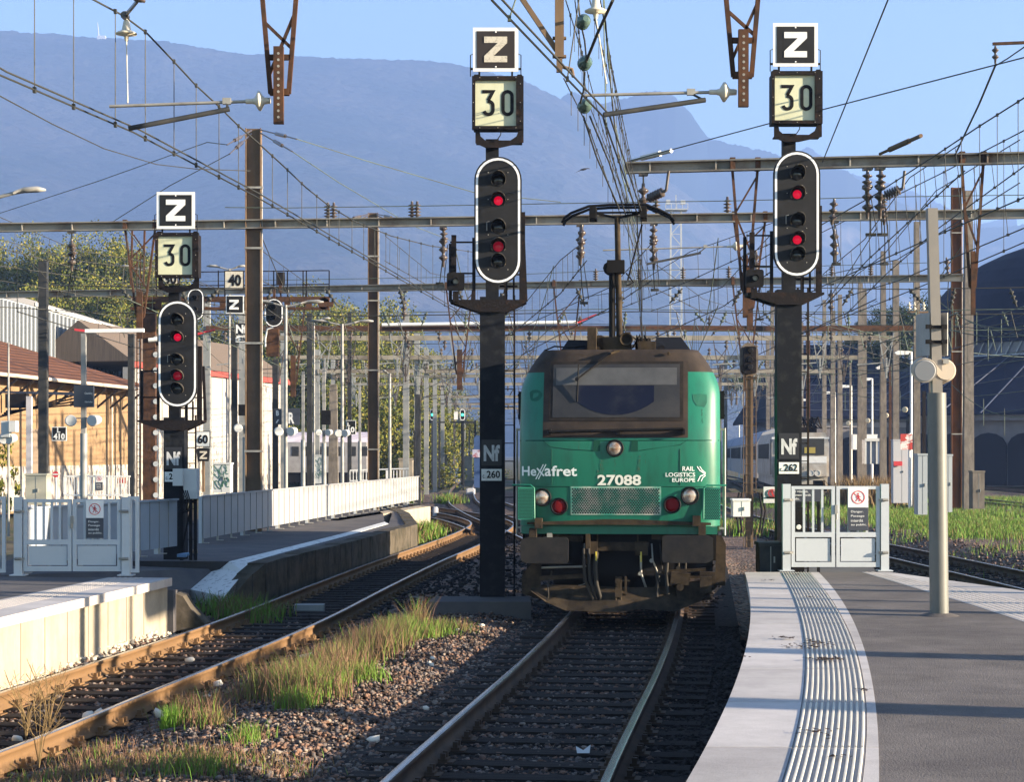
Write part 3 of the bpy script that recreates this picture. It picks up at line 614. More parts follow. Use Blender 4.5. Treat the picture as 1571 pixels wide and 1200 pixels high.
def signal(label, px, Y, plate_py, zsign_px, worn, number, lit, top_z=None, small=None, side=1, base_z=-.3, kscale=1.0, group='tall main signals'):
    """px: centre of the oval target, plate_py its centre row"""
    s = Sc(Y); cx = X(px, Y); cz = Z(plate_py, Y); u = lambda p: (p-px)/s
    t = thing('railway_signal', label, 'signal', (cx, Y, base_z), group)
    L = lambda z: z-base_z        # local height
    c = L(cz); k = kscale
    mx = -.09*k                       # mast centre
    b = MB()
    b.box(mx-.19*k, mx+.19*k, .16, .19, -.2, c-1.15*k); b.box(mx-.19*k, mx-.165*k, .192, .42, -.2, c-1.15*k); b.box(mx+.165*k, mx+.19*k, .192, .42, -.2, c-1.15*k)
    b.box(mx-.19*k, mx+.19*k, .421, .45, -.2, c-1.15*k)
    b.box(mx-.10*k, mx+.10*k, .18, .34, c-1.149*k, c+1.27*k)
    b.build('mast', M('mast_black', (.009, .010, .013), .6, col2=(.026, .027, .028), scale=5, lo=.5, hi=.75, bump=.1), t, local=True)
    # ladder behind
    b = MB()
    for q in (-.20, .12): b.bar((mx+.28+q*.5, .5, 0), (mx+.28+q*.5, .5, c-1.1), .03, .03)
    for i in range(int((c-1.2)/.28)): b.tube((mx+.18, .5, .2+i*.28), (mx+.34, .5, .2+i*.28), .008, 5)
    b.build('ladder', m_rustblk, t, local=True)
    # work platform: tapering bracket
    z0 = c-1.20*k
    b = MB(); b.prism([(-.74*k, z0), (.44*k, z0), (.44*k, z0-.035), (mx+.2*k, z0-.19*k), (mx-.2*k, z0-.19*k), (-.74*k, z0-.035)], .10, .125)
    b.prism([(-.74*k, z0), (.44*k, z0), (.44*k, z0-.035), (mx+.2*k, z0-.19*k), (mx-.2*k, z0-.19*k), (-.74*k, z0-.035)], .55, .57)
    b.box(-.74*k, .44*k, .126, .549, z0-.03, z0-.005)
    b.build('work_platform', m_rustblk, t, local=True)
    b = MB()
    b.bar((.37*k, .20, z0), (.37*k, .20, c+.15), .09, .06); b.bar((.43*k, .5, z0), (.39*k, .5, z0+1.0), .05, .05)
    b.bar((-.74*k, .5, z0), (-.74*k, .5, z0+.9), .05, .05); b.bar((-.37*k, .14, z0), (-.37*k, .14, z0+.95*k), .05, .04)
    for q in (.42, .9): b.bar((-.74*k, .3, z0+q*k), (-.36*k, .3, z0+q*k), .025, .025); b.bar((.1, .5, z0+q*k), (.4, .5, z0+q*k), .025, .025)
    b.bar((.12, .25, z0), (.12, .25, z0+.35), .05, .05); b.bar((.24, .25, z0), (.24, .25, z0+.35), .03, .03)
    b.bar((.02, .3, z0+.22), (.3, .3, z0+.22), .04, .03)
    b.build('guard_rail', m_rustblk, t, local=True)
    if small:
        sx, sz = u(small[0]), L(Z(small[1], Y))
        b = MB(); b.prism(rrect(sx-.135, sx+.135, sz-.135, sz+.135, .035), -.02, .06)
        b.lathe((sx, -.02, sz), (0, -1, 0), [(0, .055), (.1, .05)], 12, caps=False); b.mat(1); b.lathe((sx, -.021, sz), (0, -1, 0), [(0, .045), (.012, .035)], 12)
        b.build('marker_lamp', [m_black, m_pale], t, local=True)
        b = MB(); b.bar((sx-.03, .1, sz+.14), (sx-.03, .1, sz+.72), .075, .06); b.bar((sx, .1, sz-.3), (sx, .1, sz-.14), .09, .06); b.build('marker_post', m_rustblk, t, local=True)
    # oval target
    hw, hh = .362*k, .975*k; y = .0
    b = MB(); o = stad(0, c, hw, hh, 14); b.prism(o, y, y+.05); b.box(-.2*k, .2*k, .051, .17, c-.8*k, c+.8*k)
    tg = b.build('target_board', m_target, t, local=True)
    b = MB(); b.ring(stad(0, c, hw-.024*k, hh-.024*k, 14), stad(0, c, hw-.058*k, hh-.058*k, 14), y-.004, y-.001); b.build('white_border', m_ringw, tg, local=True)
    zs = [c+o_*k for o_ in (.615, .30, -.11, -.40, -.635)]
    for i, z in enumerate(zs):
        hx = .005*k; r = .115*k
        b = MB(); n = 16; prof = []
        # hood: tube open below, longer on top
        vs = []
        for j in range(n+1):
            a = math.radians(-35+250*j/n); ln = .26*k*(.3+.7*max(0, math.sin(a)) if math.sin(a) > 0 else .3+.3*math.sin(a))
            for (rr, dy) in ((r, 0), (r*1.02, -ln), (r*.93, -ln), (r*.93, 0)): vs.append((hx+rr*math.cos(a), y+dy-.002, z+rr*math.sin(a)))
        fs = []
        for j in range(n):
            for q in range(3): fs.append((j*4+q, j*4+q+1, (j+1)*4+q+1, (j+1)*4+q))
        fs += [(0, 1, 2, 3), (n*4, n*4+1, n*4+2, n*4+3)]
        b.add(vs, fs, True); b.build('hood', m_hoodin, tg, local=True)
        b = MB(); rr = r*(.9, .60, .70)[lit[i]]; b.lathe((hx, y-.002, z), (0, -1, 0), [(0, rr), (.014, rr*.8), (.026, rr*.35), (.028, 0)], 16)
        o_ = b.build('lens', (m_lensoff, m_redl, m_redd)[lit[i]], tg, local=True)
        if lit[i]: o_['label'] = 'red glowing lens'
    b = MB(); screws(b, [(q*.15*k, c+w*k) for q in (-1, 1) for w in (.73, .32, -.22, -.75)], y-.001, .009)
    b.path([(-.13*k, y-.03, c-.02), (-.17*k, y-.03, c-.03), (-.17*k, y-.03, c-.16)], .008, 5); b.build('screw', m_galv, tg, local=True)
    # speed panel light box
    bx0, bx1 = -.395*k, .39*k; bz0, bz1 = c+1.385*k, c+2.195*k; cxp = .0
    b = MB(); b.box(bx0+.02, bx1-.02, .065, .38, bz0+.02, bz1-.02)
    fo = [(bx0, bz0), (bx1, bz0), (bx1, bz1), (bx0, bz1)]; fi = [(bx0+.05*k, bz0+.05*k), (bx1-.115*k, bz0+.05*k), (bx1-.115*k, bz1-.06*k), (bx0+.05*k, bz1-.06*k)]
    b.ring(fo, fi, -.05, .064); bxo = b.build('speed_panel', m_rustblk, t, local=True)
    b = MB(); b.box(fi[0][0], fi[1][0], .0, .02, fi[0][1], fi[2][1]); b.build('panel_face', m_cream, bxo, local=True)
    b = MB(); w_ = .19*k; h_ = .40*k; zc = (bz0+bz1)/2-h_/2-.0; digit(b, '3', bx0+.155*k, zc, w_, h_, .052*k, -.006, -.001); digit(b, '0', bx0+.445*k, zc, w_, h_, .052*k, -.006, -.001)
    b.build('lettering', m_black, bxo, local=True)
    b = MB(); screws(b, [(bx0+q*(bx1-bx0), bz1-.025*k) for q in (.15, .5, .85)]+[(bx0+q*(bx1-bx0), bz0+.02*k) for q in (.15, .5, .85)]+[(x_, bz0+q*(bz1-bz0)) for x_ in (bx0+.02, bx1-.05) for q in (.15, .5, .85)], -.052, .008)
    b.build('screw', m_galv, bxo, local=True)
    # bracket under the panel
    b = MB()
    b.prism([(bx0+.05, bz0), (bx0+.11, bz0), (bx0+.13, bz0-.10*k), (bx0+.20, bz0-.16*k), (bx1-.20, bz0-.16*k), (bx1-.11, bz0-.10*k), (bx1-.07, bz0), (bx1, bz0), (bx1, bz0-.19*k), (mx+.12, bz0-.27*k), (mx-.1, bz0-.27*k), (bx0+.05, bz0-.2*k)], .02, .06)
    b.box(bx0+.06, bx1-.02, .061, .3, bz0-.19*k, bz0-.17*k)
    b.path([(.05, .0, bz0), (.04, -.01, bz0-.08), (-.02, 0, bz0-.17)], .008, 5)
    b.build('panel_bracket', m_rustblk, t, local=True)
    # Z board
    zc = c+2.60*k; zx = u(zsign_px); hz = .325*k
    b = MB(); b.prism([(zx-.345*k, zc-hz-.01), (zx+.345*k, zc-hz-.01), (zx+.345*k, zc+hz+.01), (zx-.345*k, zc+hz+.01)], -.03, -.01)
    zo = b.build('direction_board', m_white, t, local=True)
    b = MB(); b.box(zx-.29*k, zx+.29*k, -.036, -.031, zc-hz+.045*k, zc+hz-.045*k); b.build('board_face', m_target if not worn else M('dull_black', (.035, .03, .03), .7), zo, local=True)
    b = MB(); zletter(b, zx-.175*k, zc-.195*k, .35*k, .39*k, .095*k, -.044, -.038); b.build('lettering', (m_white, m_beige)[worn], zo, local=True)
    b = MB(); screws(b, [(zx, zc+hz-.06), (zx, zc-hz+.06)], -.038, .014)
    b.build('screw', m_white, zo, local=True)
    b = MB()
    for q in (-1, 1):
        b.path([(zx+q*.32*k, .0, zc-.05), (zx+q*.385*k, .0, zc-.08), (zx+q*.385*k, .0, bz1)], .008, 5)
        b.cbox((zx+q*.36*k, 0, zc-.29*k), .06, .03, .03)
        b.prism([(q*.33*k-.05, bz1), (q*.33*k+.05, bz1), (q*.33*k+.03, bz1+.03), (q*.33*k-.03, bz1+.03)], -.01, .05)
    b.bar((zx-.25, .01, zc), (zx-.25, .01, bz1-.01), .03, .02); b.bar((zx+.25, .01, zc), (zx+.25, .01, bz1-.01), .03, .02)
    b.build('board_frame', m_black, t, local=True)
    # plates
    if number:
        npy, txt = number; zz = L(Z(npy, Y)); w = .27*k
        b = MB(); b.box(mx-.165*k, mx+.145*k, .146, .158, zz+.14*k, zz+.54*k); nf = b.build('nf_plate', m_nf, t, local=True)
        text('Nf', .3, m_nfl, nf, (mx-.13*k, .143, zz+.21*k), fit=(w*.92, .25*k), bold=.012)
        b = MB(); b.box(mx-.165*k, mx+.145*k, .140, .158, zz-.09*k, zz+.09*k); np_ = b.build('number_plate', m_plate, t, local=True)
        text(txt[0], .1, m_black, np_, (mx-.145*k, .136, zz-.05*k), fit=(.04*k, .05*k))
        text(txt[1], .2, m_black, np_, (mx-.085*k, .136, zz-.05*k), fit=(.205*k, .115*k), bold=.004)
        b = MB(); screws(b, [(mx-.08, zz+.12), (mx+.04, zz+.12), (mx-.08, zz-.07), (mx+.1, zz-.07)], .146, .008); b.build('screw', m_black, np_, local=True)
    return t
signal('tall black signal left of the green locomotive, with peeling dirty Z and plate C 260', 764, 29, 338, 760.5, True, (729, ('c.', '260')), (0, 1, 0, 2, 0), small=(699, 432))
signal('tall black signal behind the right gate with a clean white Z and plate C 262', 1222.5, 29.3, 328, 1220, False, (718.5, ('c.', '262')), (0, 1, 0, 1, 0), small=(1158, 427))
sg3 = signal('lower black signal on the left with clean white Z, ladder column and plate c.258', 272, 34.5, 543, 270, False, (732, ('c.', '258')), (0, 1, 0, 2, 0), base_z=.2, kscale=1.0)
# control cabinet on the left signal
b = MB(); t = thing('signal_cabinet', 'pair of pale control boxes on a dark frame beside the left signal mast', 'cabinet', (X(300, 34), 34, .4))
b = MB(); b.box(X(271, 34), X(286, 34), 33.6, 33.85, Z(745, 34), Z(719, 34)); b.build('small_box', m_ltgrey, t)
b = MB(); b.box(X(286, 34), X(306, 34), 33.7, 34.0, Z(765, 34), Z(719, 34)); b.build('large_box', m_ltgrey, t)
b = MB()
for q in (278, 292, 299): b.bar((X(q, 34), 34.05, .35), (X(q, 34), 34.05, Z(740, 34)), .06, .05)
b.bar((X(279, 34), 34, Z(770, 34)), (X(302, 34), 34, Z(770, 34)), .04, .05); b.bar((X(276, 34), 34.05, .4), (X(292, 34), 34.05, Z(780, 34)), .03, .03)
b.build('support_frame', m_black, t)
b = MB()
for i in range(4):
    x = X(281+i*3, 33.8); b.path([(x, 33.6, Z(752, 34)), (x+.06, 33.55, Z(762+i*2, 34)), (x+.02, 33.6, Z(778+i*2, 34)), (x-.08, 33.7, Z(786, 34))], .012, 5)
b.build('cable', m_black, t)

# ------------------------------------------------------------ gates and fences
def danger_sign(parent, x0, x1, z1, y, dark=True):
    w = x1-x0
    b = MB(); b.box(x0, x1, y-.006, y, z1-w*1.0, z1); sp = b.build('warning_sign', m_white, parent, local=True)
    cx, cz, r = (x0+x1)/2, z1-w*.5, w*.33
    b = MB(); b.ring([(cx+r*math.cos(a), cz+r*math.sin(a)) for a in np.linspace(0, 2*np.pi, 25)[:-1]], [(cx+r*.88*math.cos(a), cz+r*.88*math.sin(a)) for a in np.linspace(0, 2*np.pi, 25)[:-1]], y-.010, y-.007)
    b.bar((cx-r*.65, y-.0085, cz+r*.65), (cx+r*.65, y-.0085, cz-r*.65), r*.1, .002, up=(0, 1, 0))
    k = r
    b.prism([(cx+k*.13*math.cos(a), cz+k*.52+k*.13*math.sin(a)) for a in np.linspace(0, 2*np.pi, 9)[:-1]], y-.010, y-.007)
    for pts, w_ in (([(cx, cz+k*.36), (cx+.02*k, cz-k*.1)], .24), ([(cx, cz-k*.05), (cx+k*.22, cz-k*.3), (cx+k*.16, cz-k*.62)], .12), ([(cx, cz-k*.05), (cx-k*.16, cz-k*.35), (cx-k*.34, cz-k*.58)], .12), ([(cx, cz+k*.3), (cx+k*.28, cz+k*.08), (cx+k*.34, cz-k*.02)], .09), ([(cx, cz+k*.3), (cx-k*.26, cz+k*.1), (cx-k*.2, cz-k*.12)], .09)):
        stroke(b, pts, k*w_, y-.0105, y-.0068)
    b.build('no_walking_symbol', m_red, sp, local=True)
    b = MB(); b.box(x0+.005, x1-.002, y-.006, y, z1-w*2.15, z1-w*1.01); sd = b.build('warning_text_panel', m_signdark, parent, local=True)
    for i, (tx_, fr) in enumerate((('Danger.', .62), ('Passage', .66), ('interdit', .60), ('au public.', .78))):
        text(tx_, .1, m_white, sd, (x0+w*.14, y-.0085, z1-w*(1.29+.215*i)), fit=(w*fr, w*(.135 if i else .135)))
def gate(label, px0, px1, pyt, pyb, bars, sign, Y, ztop, zb, side=False, mat=None):
    mat = mat or m_gate; s = Sc(Y); w = (px1-px0)/s; H_ = ztop-zb; x0 = X(px0, Y)
    t = thing('barrier_gate', label, 'gate', (x0+w/2, Y, zb)); g = MB(); hw = w/2; pw = .115
    for q in (-1, 1):
        b = MB(); b.box(q*(hw-pw/2)-pw/2, q*(hw-pw/2)+pw/2, .0, .1, 0, H_); b.box(q*(hw-pw/2)-pw*.95, q*(hw-pw/2)+pw*.95, -.05, .16, 0, .014); b.build('post', mat, t, local=True)
    lw = (w-2*pw-.05)/2; cc = .012
    for q in (0, 1):
        xa = -hw+pw+.015+q*(lw+.02); xb = xa+lw; zb_, zt = .06, H_-.03
        b = MB(); f = .05
        b.box(xa, xa+f, .02, .07, zb_, zt); b.box(xb-f, xb, .02, .07, zb_, zt); b.box(xa+f, xb-f, .02, .07, zt-.045, zt); b.box(xa+f, xb-f, .02, .07, zb_, zb_+.07)
        zm = zb_+(zt-zb_)*.37; b.box(xa+f, xb-f, .02, .07, zm, zm+.07)
        iw = xb-xa-2*f
        for i in range(bars):
            c = xa+f+iw*(i+1)/(bars+1); b.box(c-.016, c+.016, .03, .06, zm+.07, zt-.045)
        lf = b.build('leaf', mat, t, local=True)
        b = MB(); b.box(xa+f+.02, xb-f-.02, .035, .05, zb_+.085, zm-.02); b.build('lower_panel', mat, lf, local=True)
        b = MB()
        for zz in (zm*.55, H_*.82): hx = (-hw+pw/2 if q == 0 else hw-pw/2); b.lathe((hx-.04, -.02, zz), (1, 0, 0), [(0, .02), (.08, .02)], 8); b.bar((hx+(.04 if q == 0 else -.04), -.01, zz), (xa+.02 if q == 0 else xb-.02, .0, zz), .025, .03)
        b.build('hinge', m_galv, lf, local=True)
        if q == 0: b = MB(); b.box(xb-.005, xb+.03, -.02, .02, H_*.66, H_*.76); b.tube((xb+.012, -.03, H_*.66), (xb+.012, -.03, H_*.60), .02, 8); b.build('lock', m_galv, lf, local=True)
        if q == 1 and sign:
            a, c = sign; danger_sign(lf, a-0, c, H_-.045, .0-.0)
    return t
s_ = Sc(27.6)
gr = gate('light grey double gate closing the end of the right platform, lit by the sun', 1201, 1364, 743, 877, 3, ((1301-1282.5)/s_, (1332-1282.5)/s_), 27.6, Z(743, 27.6), PZ)
s_ = Sc(26.6)
gl = gate('bluish grey double gate in shade across the left platform', 21, 199, 762, 884, 4, ((132-110)/s_, (159-110)/s_), 26.6, Z(763, 26.6), PZ)
b = MB(); y = 26.65
for (a, c) in ((-6, 8), (197, 213)):
    xa, xc = X(a, y), X(c, y); z0, z1 = Z(879, y), Z(762, y)
    b = MB()
    for q in (xa, xc-.05): b.box(q, q+.05, y, y+.05, z0, z1)
    b.box(xa+.05, xc-.05, y, y+.05, z0, z0+.05); b.box(xa+.05, xc-.05, y, y+.05, z1-.05, z1)
    b.build('side_frame', m_gate, gl)
def panel_fence(label, a, c, z0a, z0c, h, n, parent_group=None, mat=None):
    mat = mat or m_ltgrey; a = Vector((a[0], a[1], 0)); c = Vector((c[0], c[1], 0)); d = c-a; L = d.length; dn = d.normalized(); nr = Vector((dn.y, -dn.x, 0))
    t = thing('panel_fence', label, 'fence', (a.x, a.y, z0a)); b = MB(); tp = MB(); ft = MB()
    for i in range(n):
        p, q = a+d*((i+.02)/n), a+d*((i+.98)/n); za = z0a+(z0c-z0a)*i/n; zc_ = z0a+(z0c-z0a)*(i+1)/n
        o1 = nr*.03
        b = MB(); b.add([(*(p)[:2], za+.1), (*(q)[:2], zc_+.1), (*(q)[:2], zc_+h), (*(p)[:2], za+h), (*(p-o1)[:2], za+.1), (*(q-o1)[:2], zc_+.1), (*(q-o1)[:2], zc_+h), (*(p-o1)[:2], za+h)],
              [(0, 1, 2, 3), (7, 6, 5, 4), (0, 4, 5, 1), (1, 5, 6, 2), (2, 6, 7, 3), (3, 7, 4, 0)], False)
        b.mat(1); e_ = q-p; pz_ = p+d*(.0/n); b.bar((p.x-e_.x*.02+nr.x*.004, p.y-e_.y*.02+nr.y*.004, za+.1), (p.x-e_.x*.02+nr.x*.004, p.y-e_.y*.02+nr.y*.004, za+h-.01), .02, .02); b.build('panel', [mat, m_greyd], t)
        if i % 2 == 0: f = p+nr*.06; ft.box(f.x-.07, f.x+.07, f.y-.07, f.y+.07, za, za+.015); ft.box(p.x-.02, p.x+.02, p.y-.02, p.y+.02, za, za+.12)
    zA, zC = z0a+h, z0c+h
    tp.bar((a.x, a.y, zA+.012), (c.x, c.y, zC+.012), .07, .03); tp.build('top_rail', mat, t)
    ft.build('foot_plate', m_galv, t)
    k = 0
    for i in range(0, n+1, 6):
        p = a+d*(i/n)-nr*.05; zz = z0a+(z0c-z0a)*i/n; b = MB(); b.box(p.x-.035, p.x+.035, p.y-.035, p.y+.035, zz, zz+h+.01); b.build('post', m_gate, t)
    return t
fa, fb, fc, fd = G(311, 834, .33), G(470, 802.5, .34), G(560, 786, .36), G(642, 771, .37)
def fpt(px, Y): return (X(px, Y), Y)
m_pf = M('fence_panel', (.29, .29, .30), .5, col2=(.24, .24, .245), scale=1.6, lo=.5, hi=.8)
panel_fence('long pale panel fence along the old platform, its near end in shade', (fa.x, fa.y), (fd.x, fd.y), .33, .37, 1.0, 52, mat=m_pf)
m_pfb = M('grey_fence_panel', (.34, .37, .41), .5, col2=(.30, .33, .37), scale=1.5)
panel_fence('low bluish grey fence in shade running back from the left gate', (X(34, 27.6), 27.6), (X(272, 34.4), 34.4), .52, .49, .93, 14, mat=m_pfb)
# low cream wall and slabs under the far end of the fence
b = MB(); a, c = G(520, 800, .3), G(652, 778, .3); b.prismz([(a.x, a.y), (c.x+.2, c.y), (c.x-.3, c.y+1), (a.x-.4, a.y+.5)], -.3, .32)
b.build('low_wall', m_wallc, label='low cream wall under the far end of the pale fence', cat='wall')
# litter by the fence
b = MB(); v = G(303, 845, .5); b.lathe((v.x-.06, v.y-.3, .5), (1, .2, .1), [(0, .03), (.1, .045), (.11, .045)], 10); b.build('paper_cup', M('kraft_cup', (.5, .36, .25), .7), label='crushed brown paper cup lying by the left signal mast', cat='cup')
b = MB(); v = G(284, 851, .5); b.box(v.x-.09, v.x+.07, v.y-.3, v.y-.2, .47, .52); b.tube((v.x-.05, v.y-.27, .5), (v.x+.1, v.y-.2, .52), .03, 7); b.build('plastic_bottle', M('blue_plastic', (.1, .2, .35), .3), label='flattened bluish plastic bottle lying beside the paper cup', cat='bottle')
b = MB(); v = G(895, 1158, -.17); b.add([(v.x-.05, v.y, -.16), (v.x+.05, v.y, -.16), (v.x+.06, v.y+.05, -.10), (v.x, v.y+.02, -.14), (v.x-.06, v.y+.04, -.11)], [(0, 1, 2, 3, 4)]); b.add([(v.x-.05, v.y+.02, -.165), (v.x+.05, v.y+.02, -.165), (v.x+.05, v.y+.09, -.16), (v.x-.05, v.y+.09, -.16)], [(0, 1, 2, 3)])
b.build('paper_scrap', M('grey_paper', (.5, .5, .5), .8), label='torn scrap of paper between the rails in the foreground', cat='paper')

# ------------------------------------------------------------ lamp post on the right platform with loudspeakers
Yp = 20.0; s_ = Sc(Yp)
def speaker(parent, c, d, r=.13, l=.3, mat=None):
    b = MB(); b.lathe(c, d, [(0, r*.8), (.03, r*.95), (l*.9, r), (l, r*.97)], 18); b.mat(1); b.lathe(Vector(c)+Vector(d).normalized()*(l-.004), d, [(0, r*.9), (.012, r*.8)], 18)
    return b.build('loudspeaker', [mat or M('speaker_cream', (.36, .31, .25), .55), M('speaker_grille', (.27, .27, .27), .6)], parent)
t = thing('lamp_post', 'tall two-tone grey post on the right platform carrying two loudspeakers', 'post', (X(1441, Yp), Yp, PZ))
m_two = M('post_lower_grey', (.115, .115, .105), .5, col2=(.095, .095, .085), scale=2); m_two2 = M('post_upper_grey', (.21, .19, .165), .5, col2=(.18, .165, .145), scale=2)
b = MB(); b.tube((X(1441, Yp), Yp, PZ), (X(1437, Yp), Yp, Z(603, Yp)), .098, 24); b.build('lower_post', m_two, t)
b = MB(); x0, x1 = X(1437, Yp), X(1429.5, Yp); z0, z1 = Z(603, Yp), Z(320, Yp)
vs = []
for (xx, zz) in ((x0, z0), (x1, z1)): vs += [(xx-.052, Yp-.055, zz), (xx+.052, Yp-.055, zz), (xx+.052, Yp+.055, zz), (xx-.052, Yp+.055, zz)]
b.add(vs, [(0, 1, 5, 4), (1, 2, 6, 5), (2, 3, 7, 6), (3, 0, 4, 7), (4, 5, 6, 7)], False); b.build('upper_post', m_two2, t)
b = MB(); b.lathe((X(1441, Yp), Yp, PZ-.005), (0, 0, 1), [(0, .22), (.012, .19), (.035, .11)], 24); b.build('base_mound', m_plat, t)
speaker(t, (X(1418, Yp), Yp+.1, Z(565, Yp)), (-.12, -1, -.12)); speaker(t, (X(1449, Yp), Yp-.05, Z(568, Yp)), (-.1, 1, -.1))
b = MB(); b.bar((X(1412, Yp), Yp-.05, Z(566, Yp)), (X(1458, Yp), Yp-.02, Z(565, Yp)), .03, .03); b.cbox((X(1449, Yp), Yp-.06, Z(555, Yp)), .06, .02, .05); b.build('speaker_bracket', m_galv, t)
t2 = thing('information_panel', 'back-to-back dark edged panels clamped on the tall right platform post', 'panel', (X(1433, Yp), Yp, Z(545, Yp)))
for (pa_, pb_, yo) in ((1416, 1425, .10), (1441, 1452, .10)):
    b = MB(); xa, xb = X(pa_, Yp), X(pb_, Yp); b.prismz([(xa, Yp+yo), (xb, Yp-.06+yo*.2), (xb+.01, Yp-.03), (xa+.02, Yp+yo+.25), (xa, Yp+yo+.25)], Z(546, Yp), Z(480, Yp)); b.build('panel', m_grey, t2)
b = MB()
for zz in (502, 525): b.bar((X(1420, Yp), Yp-.065, Z(zz, Yp)), (X(1450, Yp), Yp-.065, Z(zz, Yp)), .02, .03); 
for zz in (502, 525):
    for q in (1422, 1446): b.cbox((X(q, Yp), Yp-.08, Z(zz, Yp)), .06, .03, .045)
b.build('clamp', m_black, t2)
# ------------------------------------------------------------ green locomotive
m_green = M('locomotive_green', (.005, .128, .077), .42, col2=(.009, .070, .045), scale=3.2, lo=.48, hi=.8, stretch=(1.6, 1, .45))
m_soot = M('sooty_brown_band', (.030, .024, .021), .6, col2=(.052, .039, .031), scale=3)
m_grime = M('brake_dust_brown', (.055, .040, .025), .85, col2=(.018, .014, .011), scale=4, bump=.2)
m_dark = M('underframe_black', (.012, .011, .010), .8)
m_glass = M('windscreen_glass', (.035, .04, .055), .08, col2=(.012, .015, .035), scale=1.1, lo=.45, hi=.6, spec=.6)
m_streak = M('grime_streak', (.07, .09, .06), .7, col2=(.03, .12, .08), scale=10)
LS = 111.0; LY = F/LS; LX0 = (949-CX)/LS; LANG = math.atan(.09)
lo = thing('locomotive', 'green electric freight locomotive numbered 27088 standing on the centre track', 'locomotive', (LX0, LY, 0), rotz=-LANG)
def uv(px, py): return ((px-949)/LS, (947-py)/LS+(-.0))
def Wd(z):
    if z < 3.1: return 1.405
    t = min(1, (z-3.1)/.62); return 1.405-.30*t**1.7
def yb(z):
    if z < 1.25: return .10
    if z < 2.42: return .10-.10*math.sin((z-1.25)/1.17*math.pi*.5)+.0
    return (z-2.42)**1.15*.30
def surf(u, z, off=0.0):
    w = Wd(z); s = min(.9999, abs(u)/w); n = 5
    return yb(z)+.62*(1-(1-s**n)**(1/n))-off
def Lb(b, name, mat, parent=lo, **k): return b.build(name, mat, parent, local=True, **k)
zs = [1.25, 1.45, 1.7, 1.95, 2.2, 2.41, 2.43, 2.7, 3.0, 3.1, 3.2, 3.3, 3.4, 3.5, 3.58, 3.66, 3.72]
ts = [math.sin(a) for a in np.linspace(-math.pi/2, math.pi/2, 41)]
b = MB(); vs = []; rows = len(zs); cols = len(ts)+2
for z in zs:
    w = Wd(z); inset = .012 if abs(z-2.42) < .004 else 0
    vs.append((-w, 18.9, z))
    for s in ts: vs.append((s*w, surf(s*w, z)+inset, z))
    vs.append((w, 18.9, z))
for i in range(rows-1):
    for j in range(cols-1): b.mat(1 if zs[i] >= 3.4 else 0); b.add([], []); b.f.append((i*cols+j, i*cols+j+1, (i+1)*cols+j+1, (i+1)*cols+j)); b.m.append(b.cur); b.sm.append(True)
b.v = [tuple(v) for v in vs]+b.v
top = [(rows-1)*cols+j for j in range(cols)]; b.f.append(tuple(top)); b.m.append(1); b.sm.append(False)
Lb(b, 'body', [m_green, m_soot])
def patch(name, u0, u1, z0, z1, off, mat, nu=16, nz=8, parent=lo, fn=None, **k):
    b = MB(); vs = []
    for i in range(nz+1):
        z = z0+(z1-z0)*i/nz
        for j in range(nu+1): u = u0+(u1-u0)*j/nu; vs.append((u, surf(u, z, off), z))
    n = (nu+1)*(nz+1); vs += [(x, y+off+.01, z) for x, y, z in vs]
    fs = [(i*(nu+1)+j, i*(nu+1)+j+1, (i+1)*(nu+1)+j+1, (i+1)*(nu+1)+j) for i in range(nz) for j in range(nu)]
    per = [j for j in range(nu+1)]+[i*(nu+1)+nu for i in range(1, nz+1)]+[nz*(nu+1)+j for j in range(nu-1, -1, -1)]+[i*(nu+1) for i in range(nz-1, 0, -1)]
    b.add(vs[:n], fs, True); m = len(per); sd = [vs[p_] for p_ in per]+[vs[n+p_] for p_ in per]
    b.add(sd, [(i, m+i, m+(i+1) % m, (i+1) % m) for i in range(m)], False); return Lb(b, name, mat, parent)
# windscreen surround, recessed frame and glass
u0, z1 = uv(832, 548); u1, z0 = uv(1055, 672)
sur = patch('windscreen_surround', u0, u1, z0-.0, 3.56, .008, m_soot)
ga, gz1 = uv(841, 553); gb, gz0 = uv(1048, 646)
m_frame = M('windscreen_frame', (.016, .014, .013), .6, col2=(.03, .024, .02), scale=5)
fr = patch('windscreen_frame', ga, gb, gz0, gz1, .016, m_frame, parent=sur)
m_gl2 = M('lower_windscreen_glass', (.008, .010, .022), .2, col2=(.02, .022, .03), scale=1.4, lo=.45, hi=.6, spec=.2)
m_dust = M('dusty_windscreen', (.020, .021, .024), .5, col2=(.036, .034, .034), scale=2, spec=.3)
wd = patch('windscreen', ga+.05, gb-.05, gz0+.05, gz1-.04, .020, m_dust, parent=lo)
c0, c1 = uv(884, 592); e0, e1 = uv(1003, 637)
zb_, zt_ = e1, uv(0, 591)[1]
b = MB(); ol = [(c0, zt_)]+[(c0+.0+(e0-c0)*i/12, zt_-(zt_-zb_)*math.sin(math.pi*(.12+.76*i/12))**.6) for i in range(13)]+[(e0, zt_)]
vs = [(x, surf(x, z, .024), z) for x, z in ol]; n = len(vs); vs += [(x, y+.003, z) for x, y, z in vs]
b.add(vs, [tuple(range(n)), tuple(range(n, 2*n))[::-1]]+[(i, n+i, n+(i+1) % n, (i+1) % n) for i in range(n)], False); Lb(b, 'wiped_glass', m_gl2, wd)
patch('windscreen_blind', ga+.09, gb-.09, uv(0, 590)[1], uv(0, 563)[1], .023, M('pale_sunblind', (.075, .075, .075), .5, col2=(.035, .035, .036), scale=2.5, lo=.35, hi=.75), parent=wd)
